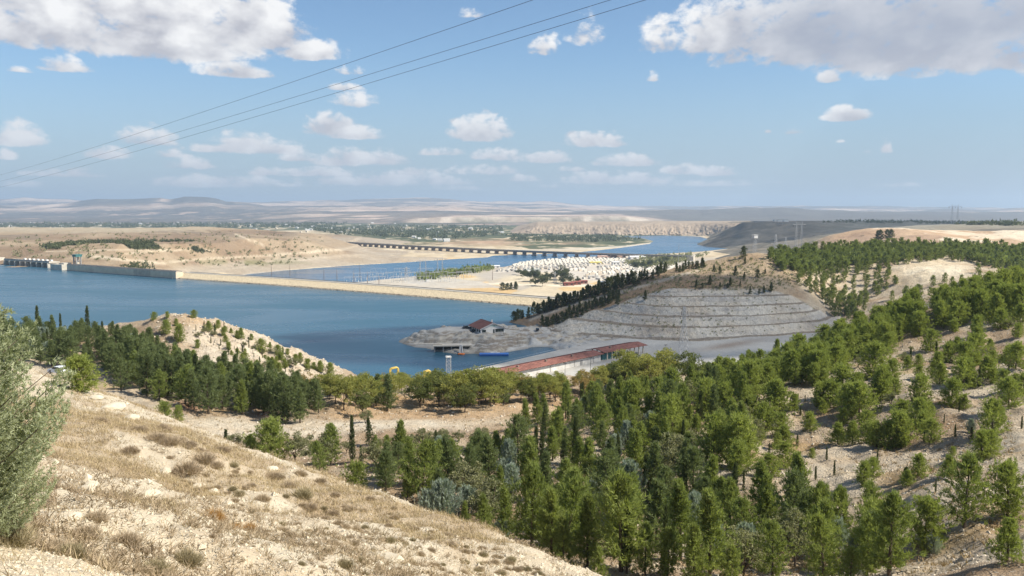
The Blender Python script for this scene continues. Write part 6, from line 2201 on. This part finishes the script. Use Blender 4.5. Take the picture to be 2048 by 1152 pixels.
far_line([(1024, 643), (1070, 628), (1130, 610), (1190, 590), (1250, 569), (1310, 548), (1352, 534)], 74, 'far_fir', (5.5, 8.5), 'row along descending ridge road', 3.5)
far_line([(1180, 598), (1250, 574), (1330, 546)], 24, 'far_fir', (4.0, 6.5), 'row along descending ridge road', 5)
far_line([(1370, 524), (1400, 519), (1440, 513), (1490, 508)], 20, 'far_fir', (4, 6.5), 'row on the ridge crest', 1.5)
far_line([(1350, 545), (1380, 538), (1412, 532)], 10, 'far_fir', (4.5, 6.5), 'row on the ridge crest', 3)
far_line([(1084, 656), (1110, 648), (1140, 636), (1180, 620), (1215, 606), (1240, 598)], 30, 'far_fir', (4.5, 7), 'thicket at the end of the terraces', 5)
for x, a, b in ((1486, 494, 516), (1500, 486, 505), (1470, 533, 552), (1290, 582, 600), (1236, 592, 610), (1440, 534, 548), (1428, 531, 545), (1490, 515, 528), (1420, 552, 570), (1392, 560, 574), (1460, 556, 572), (1488, 545, 558), (1516, 540, 556), (1500, 574, 588), (1518, 578, 588), (1528, 572, 586), (1542, 566, 584), (1440, 565, 576), (1480, 562, 572), (1455, 566, 577), (1405, 566, 577), (1530, 538, 548), (1523, 490, 503), (1536, 490, 502), (1514, 492, 503)):
    p = march(x, b, hC, 425, 800)
    if p is not None:
        far_plant('far_fir', p, (b - a) / F * p[1] * 1.1, 'brown slope above the terraces', x, b)
far_scatter([(1530, 512), (1620, 500), (1720, 497), (1850, 495), (1980, 498), (2048, 505), (2048, 545), (1990, 540), (1930, 524), (1860, 522), (1790, 532), (1700, 548), (1600, 556), (1560, 540)], 255, 'far_pine', (6.0, 9.5), 'dense plateau plantation', 4.0)
scrub_poly = [(1540, 511), (1620, 502), (1720, 498), (1850, 496), (1980, 499), (2048, 506), (2048, 540), (1990, 535), (1930, 520), (1860, 517), (1790, 524), (1700, 534), (1600, 545), (1560, 535)]
far_scatter([(1580, 556), (1680, 550), (1780, 536), (1800, 560), (1760, 590), (1700, 632), (1660, 620), (1620, 585)], 60, 'far_pine', (4.2, 7.2), 'gully beside the terraced hill', 5.0)
far_scatter([(1780, 560), (1850, 570), (1900, 560), (1960, 545), (2048, 550), (2048, 580), (1900, 590), (1780, 610)], 20, 'far_pine', (4.5, 6.5), 'gully beside the terraced hill', 6)
far_scatter([(1640, 600), (1700, 590), (1740, 610), (1710, 640), (1670, 636)], 26, 'far_pine', (5, 7.5), 'gully beside the terraced hill', 4)
p = P3(1767, 484, 1150)
for dx in (-8, -3, 3, 8):
    far_plant('far_fir', (p[0] + dx, p[1] + random.uniform(-6, 6), ground(hD, p[0] + dx, p[1])), 14, 'clump on the brown bluff', 1767 + dx, 484, 1.2)

# --- grove by the camp, trees on the plain
for x, a, b in ((1062, 539, 563), (1075, 543, 564), (1122, 534, 560), (1128, 541, 566), (1094, 545, 560), (1050, 541, 558), (1106, 546, 560), (1085, 552, 572), (1070, 556, 572), (1140, 553, 567), (1156, 554, 566), (1126, 556, 568), (1036, 538, 549), (1044, 542, 552), (918, 540, 553), (1270, 524, 540), (1285, 522, 538), (1300, 520, 536), (1318, 518, 532), (1332, 514, 528)):
    p = PZ(x, b, -40)
    plant('grove', (p[0], p[1], -40.2), (b - a) / F * p[1] * 1.15, 'plain near the camp', x, b, random.uniform(.8, 1.2))
for x, a, b in ((1006, 566, 581), (1014, 567, 580), (1022, 566, 579), (1032, 564, 579)):
    p = PZ(x, b, -40)
    far_plant('far_fir', (p[0], p[1], -40.2), (b - a) / F * p[1] * 1.1, 'dry field below the dam', x, b, 1.5)

# shrubs far away read as one cover: green patch and riverside bushes on the far bank
def scrub_mass(name, label, poly, n, hf, Y0, Y1, size, leaf, lift=0.3, seed=5, gaps=0):
    rg = np.random.default_rng(seed)
    xs = [q[0] for q in poly]
    ys = [q[1] for q in poly]
    px = rg.uniform(min(xs), max(xs), n * 4)
    py = rg.uniform(min(ys), max(ys), n * 4)
    ok = in_poly(px, py, poly)
    px, py = px[ok][:n], py[ok][:n]
    C = np.array([PZ(a, b, -40) for a, b in zip(px, py)]) if hf is None else march_many(px, py, hf, Y0, Y1)
    if gaps:
        C = C[fbm(C[:, 0] * gaps, C[:, 1] * gaps, 3) > -0.12]
    m = len(C)
    k = 9
    off = rg.normal(0, 1, (m, k, 3)) * np.array([.5, .5, .3]) * size
    sc = rg.uniform(.5, 1.3, (m, 1, 1))
    P = (C[:, None, :] + off * sc + np.array([0, 0, size * lift])).reshape(-1, 3)
    D = rg.normal(0, 1, P.shape) + np.array([0, 0, .6])
    V = sprigs(P, D, 2, size * 0.75, size * 0.4, .5, rg)
    o = put(name, mesh_from(name, V, tris(V), leaf))
    tag(o, label, 'scrub', None, 'stuff')


scrub_mass('plantation_canopy', 'close canopy of young pines filling the plateau plantation', scrub_poly, 900, hC, 425, 800, 3.4, L_FARP, .8, 4)
scrub_mass('plantation_scrub', 'green young plantation covering the far bank terrace', [(80, 494), (130, 486), (250, 482), (390, 482), (400, 492), (425, 505), (370, 502), (280, 498), (120, 500)], 1500, hE, 1000, 3000, 4.2, L_FARD, .4, 5, 0.012)
scrub_mass('bank_scrub', 'low dark scrub dotted over the far bank hills', [(0, 470), (500, 462), (640, 475), (680, 500), (560, 535), (300, 528), (0, 515)], 330, hE, 1000, 3000, 3.4, L_OLIVE, .4, 6)
scrub_mass('wall_foot_trees', 'dark trees behind the concrete dam wall', [(240, 536), (262, 530), (290, 529), (312, 534), (312, 541), (270, 540)], 40, hE, 980, 3000, 4, L_FARD, .6, 8)
scrub_mass('riverside_scrub', 'green bushes along the near bank of the river', [(830, 557), (900, 546), (960, 538), (985, 535), (985, 541), (940, 548), (850, 562)], 130, None, 0, 0, 7, L_FARP, .5, 9)
scrub_mass('far_bank_trees', 'dark orchards between the river and the far cliffs', [(1000, 470), (1220, 474), (1285, 479), (1200, 484), (1030, 482)], 260, None, 0, 0, 9, L_FARD, .4, 10)
scrub_mass('orchard_rows', 'dark orchards spread over the plain before the far hills', [(620, 458), (800, 452), (1000, 452), (1010, 470), (900, 478), (760, 474), (660, 468)], 700, None, 0, 0, 11, L_FARD, .4, 11)
scrub_mass('terrace_weeds', 'brown weeds growing along the benches of the terraced cut', [(1110, 660), (1230, 606), (1340, 578), (1550, 582), (1680, 632), (1600, 660), (1340, 680)], 170, hC, 425, 520, 0.7, L_OLIVE, .3, 17)
scrub_mass('hill_weeds', 'low dry scrub on the brown hill above the terraces', [(1100, 625), (1300, 560), (1480, 512), (1560, 520), (1620, 570), (1540, 582), (1350, 578), (1230, 606)], 700, hC, 425, 700, 0.9, L_OLIVE, .3, 18)
scrub_mass('left_orchards', 'dark orchards on the plain behind the far bank', [(-50, 446.5), (700, 446.5), (640, 456), (-50, 455.5)], 800, None, 0, 0, 12, L_FARD, .4, 12)
scrub_mass('camp_side_trees', 'grey green trees between the camp and the ridge', [(1250, 530), (1280, 518), (1340, 512), (1420, 508), (1400, 516), (1340, 532), (1290, 538)], 190, None, 0, 0, 7, L_OLIVE, .5, 13)
scrub_mass('plateau_scrub', 'dark scrub line along the plateau rim', [(1640, 445), (1720, 440.8), (1850, 443), (2048, 446), (2048, 452), (1850, 448), (1700, 446)], 260, hD, 1600, 5000, 7, L_FARD, .3, 14)


# ---------------------------------------------------------------- labels that tell the trees apart
def label_all(items, looks):
    groups = {}
    for it in items:
        groups.setdefault((it[0], it[1]), []).append(it)
    for (kind, zone), L in groups.items():
        look = looks[kind]
        if len(L) == 1:
            tag(L[0][4], '%s on its own at the %s' % (look, zone), 'tree', zone)
            continue
        L.sort(key=lambda q: -q[3])
        nb_ = max(1, round(len(L) / 11))
        per = math.ceil(len(L) / nb_)
        for b in range(nb_):
            row = sorted(L[b * per:(b + 1) * per], key=lambda q: q[2])
            for k, it in enumerate(row):
                if nb_ == 1:
                    s = '%s, %s from left, %s' % (look, ORD[k], zone)
                else:
                    s = '%s, %s, %s row, %s from left' % (look, zone, ORD[b], ORD[k])
                tag(it[4], s, 'tree', zone)


label_all(PLANTED, LOOK)
label_all(FAR, {'far_pine': 'green pine', 'far_fir': 'dark conifer'})
# ================================================================ NEAR HILLSIDE COVER
def straw_mat(name, c1, c2, trans=0.25):
    return leaf_mat(name, c1, c2, trans, 0.15)


M_STRAW = straw_mat('dry_straw', (0.36, 0.275, 0.165), (0.50, 0.405, 0.26))
M_THORN = straw_mat('dry_thorn_twigs', (0.33, 0.255, 0.18), (0.46, 0.365, 0.26), 0.2)
M_RUSTY = straw_mat('rusty_dry_stems', (0.33, 0.18, 0.065), (0.46, 0.28, 0.11), 0.2)
M_SAGE = straw_mat('grey_sage', (0.27, 0.225, 0.14), (0.38, 0.32, 0.20), 0.2)
M_STONE = plain('limestone_chip', (0.50, 0.435, 0.325), 0.95, var=0.18, scale=4)
M_PLUME = leaf_mat('feathery_scales', (0.285, 0.315, 0.190), (0.440, 0.460, 0.300), 0.4, 0.1)


def near_points(n, seed, ymax=66):
    rg = np.random.default_rng(seed)
    y = np.exp(rg.uniform(math.log(5), math.log(ymax), n))
    u = rg.uniform(-0.68, 0.12, n)
    x = u * y
    z = hA(x, y)
    px, py = pixrow(x, y, z)
    ok = (px > -120) & (px < 1300) & (py < 1260)
    return x[ok], y[ok], z[ok], rg


# --- dry grass
x, y, z, rg = near_points(70000, 21)
g = grass_cover(x, y)
keep = rg.random(len(x)) < sstep(g, 0.40, 0.85) * 0.9 + 0.02
x, y, z = x[keep], y[keep], z[keep]
sc = rg.uniform(.6, 1.3, len(x)) * (0.75 + 0.35 * sstep(y, 10, 40))
C = np.stack([x, y, z - 0.02], 1)
lean = np.array([-0.18, 0.12, 1.0])
nb_ = 9
Cr = np.repeat(C, nb_, 0) + rg.normal(0, .11, (len(C) * nb_, 3)) * np.array([1, 1, 0.15])
Dr = np.tile(lean, (len(Cr), 1)) + rg.normal(0, .6, (len(Cr), 3)) * np.array([1, 1, .2])
Dr /= np.linalg.norm(Dr, axis=1)[:, None]
L = np.repeat(sc, nb_)[:, None] * rg.uniform(.07, .22, (len(Cr), 1))
S_ = np.cross(Dr, rg.normal(0, 1, Dr.shape))
S_ /= np.linalg.norm(S_, axis=1)[:, None]
wdt = (0.0030 + 0.00020 * Cr[:, 1:2])
V = np.stack([Cr + S_ * wdt, Cr - S_ * wdt, Cr + Dr * L], 1).reshape(-1, 3)
o = put('dry_grass', mesh_from('dry_grass', V, tris(V), M_STRAW))
tag(o, 'golden dry grass growing in streaks down the near slope', 'grass', None, 'stuff')

# --- stone chips
x, y, z, rg = near_points(26000, 22, 60)
g = grass_cover(x, y)
keep = rg.random(len(x)) < 0.62 * (1 - sstep(g, .35, .8)) + 0.05
x, y, z = x[keep], y[keep], z[keep]
n = len(x)
oc = np.array([(1, 0, 0), (0, 1, 0), (-1, 0, 0), (0, -1, 0), (0, 0, .75), (0, 0, -.5)], float)
of = np.array([(0, 1, 4), (1, 2, 4), (2, 3, 4), (3, 0, 4), (1, 0, 5), (2, 1, 5), (3, 2, 5), (0, 3, 5)])
r = 0.010 + 0.045 * rg.random(n) ** 4 * sstep(y, 3, 16) + 0.0008 * y
r = np.where(rg.random(n) < 0.02, r * 2.2, r)
V = oc[None] * rg.uniform(.6, 1.35, (n, 6, 1)) * r[:, None, None]
a = rg.uniform(0, 6.28, n)
ca_, sa_ = np.cos(a)[:, None], np.sin(a)[:, None]
V = np.stack([V[..., 0] * ca_ - V[..., 1] * sa_, V[..., 0] * sa_ + V[..., 1] * ca_, V[..., 2]], -1)
V = V + np.stack([x, y, z + r * .12], 1)[:, None, :]
Ff = (of[None] + (np.arange(n) * 6)[:, None, None]).reshape(-1, 3)
o = put('stone_chips', mesh_from('stone_chips', V.reshape(-1, 3), Ff, M_STONE))
tag(o, 'loose pale limestone chips strewn over the near slope', 'stones', None, 'stuff')


# --- low grey-brown scrub between the stones
x, y, z, rg = near_points(16000, 23, 62)
keep = rg.random(len(x)) < 0.30 + 0.55 * sstep(fbm(x * .35 + 2, y * .35, 3), -.1, .35)
x, y, z = x[keep], y[keep], z[keep]
keep = y > 9
x, y, z = x[keep], y[keep], z[keep]
sz_ = rg.uniform(.05, .17, len(x)) * (0.7 + 0.012 * y)
v = rg.normal(0, 1, (len(x), 6, 3))
v[..., 2] = np.abs(v[..., 2]) * .6
P = (np.stack([x, y, z], 1)[:, None, :] + v * sz_[:, None, None] * .55).reshape(-1, 3)
V = sprigs(P, v.reshape(-1, 3) + np.array([0, 0, .5]), 3, .10, .014, .5, rg)
o = put('dry_scrub', mesh_from('dry_scrub', V, tris(V), straw_mat('dry_scrub_twigs', (0.27, 0.205, 0.14), (0.40, 0.315, 0.215), .2)))
tag(o, 'low grey brown scrub dotted between the stones of the near slope', 'scrub', None, 'stuff')

# --- boulders on the crest
def boulder_mesh(seed):
    rg = np.random.default_rng(seed)
    import bmesh
    bm = bmesh.new()
    bmesh.ops.create_icosphere(bm, subdivisions=2, radius=1)
    k = rg.normal(0, 1, (7, 3))
    for v in bm.verts:
        p = np.array(v.co)
        d = 1 + 0.16 * np.sin(k @ p * 1.6).sum() / 2 + rg.normal(0, .03)
        v.co = Vector(p * d * np.array([1.3, 0.9, 0.55]))
    me = bpy.data.meshes.new('boulder')
    bm.to_mesh(me)
    bm.free()
    me.materials.append(M_STONE)
    return me


BM_ = [boulder_mesh(k) for k in range(4)]
bl_list = [(226, 818, .5), (190, 798, .3), (262, 838, .3), (306, 876, .18), (180, 975, .16), (176, 985, .2), (330, 945, .22), (424, 985, .2), (142, 1040, .14), (484, 880, .25), (545, 940, .22), (300, 990, .18), (786, 1120, .22), (388, 975, .18), (120, 955, .1), (455, 1010, .16)]
bs_ = []
for px, py, s in bl_list:
    if s:
        p = march(px, py, hA, 4, 80)
        if p is not None:
            o = put('boulder', BM_[len(bs_) % 4], None, (p[0], p[1], p[2] + s * .12), random.uniform(0, 6), s)
            bs_.append((px, py, o))
bs_.sort(key=lambda q: q[0])
for k, (px, py, o) in enumerate(bs_):
    tag(o, 'pale limestone boulder lying on the near slope, %s from left' % ORD[k], 'boulder', 'boulders on the near slope')


# --- cushions of thorn, sage and rusty weeds
def cushion(seed, n, leaf, up=.35, flat=.55, ln=.3, wd=.02):
    rg = np.random.default_rng(seed)
    v = rg.normal(0, 1, (n, 3))
    v[:, 2] = np.abs(v[:, 2])
    v /= np.linalg.norm(v, axis=1)[:, None]
    r = rg.uniform(.35, 1, (n, 1))
    C = v * r * np.array([.5, .5, flat * .6])
    V = sprigs(C, v + np.array([0, 0, up]), 5, ln, wd, .45, rg)
    return mesh_from('twigs', V, tris(V), leaf)


CUSH = {'thorn': [cushion(300 + k, 420, M_THORN, ln=.20, wd=.014) for k in range(3)], 'sage': [cushion(310 + k, 420, M_SAGE, .5, .7, .24, .015) for k in range(2)], 'rusty': [cushion(320 + k, 120, M_RUSTY, 1.3, .9, .5, .018) for k in range(2)]}
stem_me = trunk_mb(0.3, 0.02, (0, 0), np.random.default_rng(3)).mesh('stem', M_BARK)
SHR = []


def shrub(kind, px, py, size):
    p = march(px, py, hA, 3.5, 80)
    if p is None:
        return
    s = size / F * p[1]
    root = empty({'thorn': 'thorn_cushion', 'sage': 'sage_bush', 'rusty': 'rusty_weed'}[kind], (p[0], p[1], p[2] - 0.03), random.uniform(0, 6.28))
    root.scale = (s, s, s * random.uniform(.85, 1.1))
    put('twigs', random.choice(CUSH[kind]), root)
    put('stem', stem_me, root)
    SHR.append((kind, 'near slope', px, py, root))


for kind, px, py, s in (('thorn', 325, 862, 36), ('thorn', 312, 880, 40), ('thorn', 340, 888, 46), ('thorn', 376, 892, 34), ('thorn', 360, 885, 30), ('thorn', 278, 862, 36), ('thorn', 200, 845, 30), ('thorn', 405, 925, 50), ('thorn', 375, 945, 60), ('thorn', 430, 935, 36), ('thorn', 445, 905, 34), ('thorn', 260, 905, 36), ('rusty', 427, 1038, 34), ('rusty', 500, 1062, 30), ('rusty', 470, 1060, 26), ('rusty', 440, 1040, 24), ('thorn', 165, 1075, 70), ('thorn', 110, 1105, 66), ('sage', 370, 1130, 64), ('sage', 310, 1146, 60), ('thorn', 250, 1085, 60), ('thorn', 545, 905 + 50, 34), ('sage', 605, 995, 42), ('thorn', 575, 975, 34), ('thorn', 525, 1000, 32), ('thorn', 620, 1018, 28), ('thorn', 700, 1020, 26), ('thorn', 665, 1030, 26), ('thorn', 690, 1055, 26), ('thorn', 712, 1062, 28), ('thorn', 676, 1048, 24), ('thorn', 565, 1062, 30), ('thorn', 580, 1070, 24), ('thorn', 665, 1090, 30), ('thorn', 648, 1105, 30), ('sage', 690, 1135, 40), ('sage', 720, 1125, 30), ('thorn', 766, 1080, 22), ('thorn', 770, 1045, 22), ('thorn', 812, 1060, 24), ('thorn', 860, 1080, 24), ('thorn', 900, 1090, 24), ('thorn', 930, 1105, 22), ('thorn', 840, 1110, 22), ('thorn', 990, 1125, 22), ('thorn', 740, 1000, 24), ('thorn', 640, 965, 28), ('thorn', 600, 950, 30), ('thorn', 190, 1040, 50)):
    shrub(kind, px, py, s)
rs = random.Random(11)
for k in range(190):
    t = rs.random()
    px = rs.uniform(330, 1080)
    lim = np.interp(px, [60, 180, 300, 400, 560, 700, 860, 960, 1060, 1150], [738, 772, 816, 860, 926, 976, 1022, 1070, 1116, 1153])
    py = rs.uniform(lim + 14, min(1150, lim + 210))
    shrub('thorn' if rs.random() < .8 else 'sage', px, py, rs.uniform(9, 24))
_zone = {}
for kind, zone, px, py, root in SHR:
    b = 'upper' if py < 900 else 'middle' if py < 1030 else 'lower'
    _zone.setdefault((kind, b), []).append((px, py, root))
WL = {'thorn': 'brown thorn cushion', 'sage': 'grey sage bush', 'rusty': 'rusty upright weed'}
for (kind, b), L in _zone.items():
    L.sort(key=lambda q: -q[1])
    per = 12
    for i0 in range(0, len(L), per):
        row = sorted(L[i0:i0 + per], key=lambda q: q[0])
        for k, (px, py, root) in enumerate(row):
            tag(root, '%s on the %s near slope, %s line up, %s from left' % (WL[kind], b, ORD[i0 // per], ORD[k]), 'shrub', 'cushion shrubs on the near slope')


# --- the feathery cypress at the left edge
def feathery(seed):
    rg = np.random.default_rng(seed)
    C, D, W = [], [], []
    limbs = []
    H = 3.9
    for k in range(260):
        t = (k + rg.random()) / 260
        az = k * 2.39996 + rg.normal(0, .3)
        r = 1.55 * (1 - t) ** .55 * rg.uniform(.72, 1.12) + .08
        z0 = 0.2 + H * t * .78
        nS = 26
        side = np.array([-math.sin(az), math.cos(az), 0])
        last = None
        for s in range(nS):
            u = (s + 1) / nS
            rr = r * (u ** .8)
            zz = z0 + r * (.12 * u + .62 * u ** 2.1)
            c = np.array([math.cos(az) * rr, math.sin(az) * rr, zz])
            last = c
            if u > .22:
                for q in range(4):
                    sd = side * rg.normal(0, 1) + np.array([0, 0, rg.normal(.1, .5)])
                    off = sd * .22 * (1.2 - u) * rg.uniform(.2, 1.2)
                    C.append(c + off + rg.normal(0, .035, 3))
                    D.append(np.array([math.cos(az) * (.9 - .45 * u), math.sin(az) * (.9 - .45 * u), .35 + .55 * u]) + sd * .55)
        if k % 3 == 0:
            limbs.append(((0, 0, z0 * .9), last * np.array([.9, .9, .96]), .016))
    C, D = np.array(C), np.array(D)
    V = sprigs(C, D, 8, .062, .016, .7, rg)
    tr = trunk_mb(H * .85, .07, (0, 0), rg, limbs).mesh('trunk', M_BARK)
    return tr, mesh_from('crown', V, tris(V), M_PLUME)


tr, cr = feathery(5)
for (px, py, Y, s, lab) in ((-118, 1092, 8.7, .83, 'large feathery pale green cypress at the left edge of the slope'), (-22, 1092, 9.0, .44, 'smaller feathery cypress low in front of the larger one at the edge')):
    p = at(px, py, Y)
    root = empty('feathery_cypress', (p[0], p[1], ground(hA, p[0], p[1]) - 0.05), 1.0 if px > -100 else 3.0)
    root.scale = (s, s, s)
    put('trunk', tr, root)
    put('crown', cr, root)
    tag(root, lab, 'tree', 'feathery cypresses at the edge')
p = march(20, 1090, hA, 3, 80)
for dx, dy, s in ((0, 0, .5), (.5, .25, .36), (-.4, .3, .6)):
    root = empty('sage_bush', (p[0] + dx, p[1] + dy, ground(hA, p[0] + dx, p[1] + dy) - .03), dx * 5)
    root.scale = (s, s, s)
    put('twigs', CUSH['sage'][0], root)
    put('stem', stem_me, root)
    tag(root, {0: 'green grey sage at the foot of the feathery cypress', .5: 'smaller sage just right of the feathery cypress foot', -.4: 'largest sage behind the feathery cypress foot'}[dx], 'shrub', 'cushion shrubs on the near slope')

# --- rubble and tufts on the right slope, knoll and track edges
rg = np.random.default_rng(31)
px = np.r_[rg.uniform(300, 2048, 16000), rg.uniform(300, 680, 5000)]
Y = np.r_[np.exp(rg.uniform(math.log(45), math.log(280), 16000)), rg.uniform(200, 285, 5000)]
X = (px - 1024) / F * Y
Z = hB(X, Y)
r = (0.05 + 0.22 * rg.random(len(X)) ** 4) * (0.6 + Y / 220)
ok = (Y < 290)
n = len(X)
V = oc[None] * rg.uniform(.6, 1.35, (n, 6, 1)) * r[:, None, None]
V = V + np.stack([X, Y, Z + r * .1], 1)[:, None, :]
o = put('hillside_rubble', mesh_from('hillside_rubble', V.reshape(-1, 3), (of[None] + (np.arange(n) * 6)[:, None, None]).reshape(-1, 3), plain('rubble_stone', (0.47, 0.41, 0.32), .95, var=.25, scale=3)))
tag(o, 'broken pale stones scattered over the valley slopes', 'stones', None, 'stuff')
px = rg.uniform(300, 2048, 9000)
Y = np.exp(rg.uniform(math.log(45), math.log(280), 9000))
X = (px - 1024) / F * Y
ok = fbm(X * .06, Y * .06, 3) + rg.normal(0, .2, len(X)) > -0.05
X, Y = X[ok], Y[ok]
C = np.stack([X, Y, hB(X, Y)], 1)
s_ = rg.uniform(.12, .42, len(C))
v = rg.normal(0, 1, (len(C), 7, 3))
v[..., 2] = np.abs(v[..., 2]) * .8
P = (C[:, None, :] + v * s_[:, None, None] * .45).reshape(-1, 3)
V = sprigs(P, v.reshape(-1, 3) + np.array([0, 0, .7]), 2, .30, .075, .4, rg)
o = put('slope_tufts', mesh_from('slope_tufts', V, tris(V), straw_mat('slope_dry_weeds', (0.24, 0.175, 0.10), (0.36, 0.27, 0.155), .15)))
tag(o, 'dry brown tufts dotted over the valley slopes', 'grass', None, 'stuff')
# ================================================================ AIR AND CLOUDS OVERHEAD
def cloud_mesh(seed, L, W, H):
    import bmesh
    rg = np.random.default_rng(seed)
    bm = bmesh.new()
    bmesh.ops.create_icosphere(bm, subdivisions=5, radius=1)
    ks = rg.normal(0, 1, (40, 3)) * np.repeat(np.array([2.0, 4.0, 8.0, 15.0]), 10)[:, None]
    am = np.repeat(np.array([.16, .10, .05, .03]), 10) * rg.uniform(.4, 1, 40)
    ph = rg.uniform(0, 6.28, 40)
    for v in bm.verts:
        p = np.array(v.co)
        d = 1 + ((np.abs(np.sin(ks @ p + ph)) - .62) * am).sum() * .55
        q = p * d
        q[2] = q[2] if q[2] > 0 else q[2] * .35
        v.co = Vector(q * np.array([L, W, H]))
    me = bpy.data.meshes.new('cloud')
    bm.to_mesh(me)
    bm.free()
    me.polygons.foreach_set('use_smooth', np.ones(len(me.polygons), bool))
    return me


m, N, out = new_mat('cloud_vapour')
d = N.n('ShaderNodeBsdfDiffuse')
d.inputs[0].default_value = (.9, .9, .9, 1)
t = N.n('ShaderNodeBsdfTransparent')
mx = N.n('ShaderNodeMixShader')
mx.inputs[0].default_value = 0.42
N.link(t.outputs[0], mx.inputs[1])
N.link(d.outputs[0], mx.inputs[2])
N.link(mx.outputs[0], out.inputs[0])
# each drifting cloud stands between the sun and the ground it shades (target x, y, cloud height)
ALT = 1150.0
off = np.array([SUNV.x, SUNV.y]) * (ALT / SUNV.z)
for k, (tx_, ty_, L, W, H, ang, lab) in enumerate((
        (50, 447, 165, 72, 40, 0.05, 'grey cumulus drifting out of frame over the yard'),
        (1180, 2900, 720, 380, 150, 1.0, 'broad cumulus drifting out of frame over the dark plateau'))):
    me = cloud_mesh(60 + k, L, W, H)
    me.materials.append(MATS['cloud_vapour'])
    o = put('cloud', me, None, (tx_ + off[0], ty_ + off[1], ALT), ang)
    tag(o, lab, 'cloud', 'clouds overhead')

m, N, out = new_mat('haze_air')
pv = N.n('ShaderNodeVolumePrincipled')
pv.inputs['Color'].default_value = (0.64, 0.81, 1.0, 1)
pv.inputs['Density'].default_value = HAZE
pv.inputs['Anisotropy'].default_value = 0.2
N.link(pv.outputs[0], out.inputs['Volume'])
hz_ = MB().box((0, 10000, 200), (46000, 36000, 520)).build('haze', m)
tag(hz_, 'thin pale dusty air over the whole valley', 'haze', None, 'stuff')
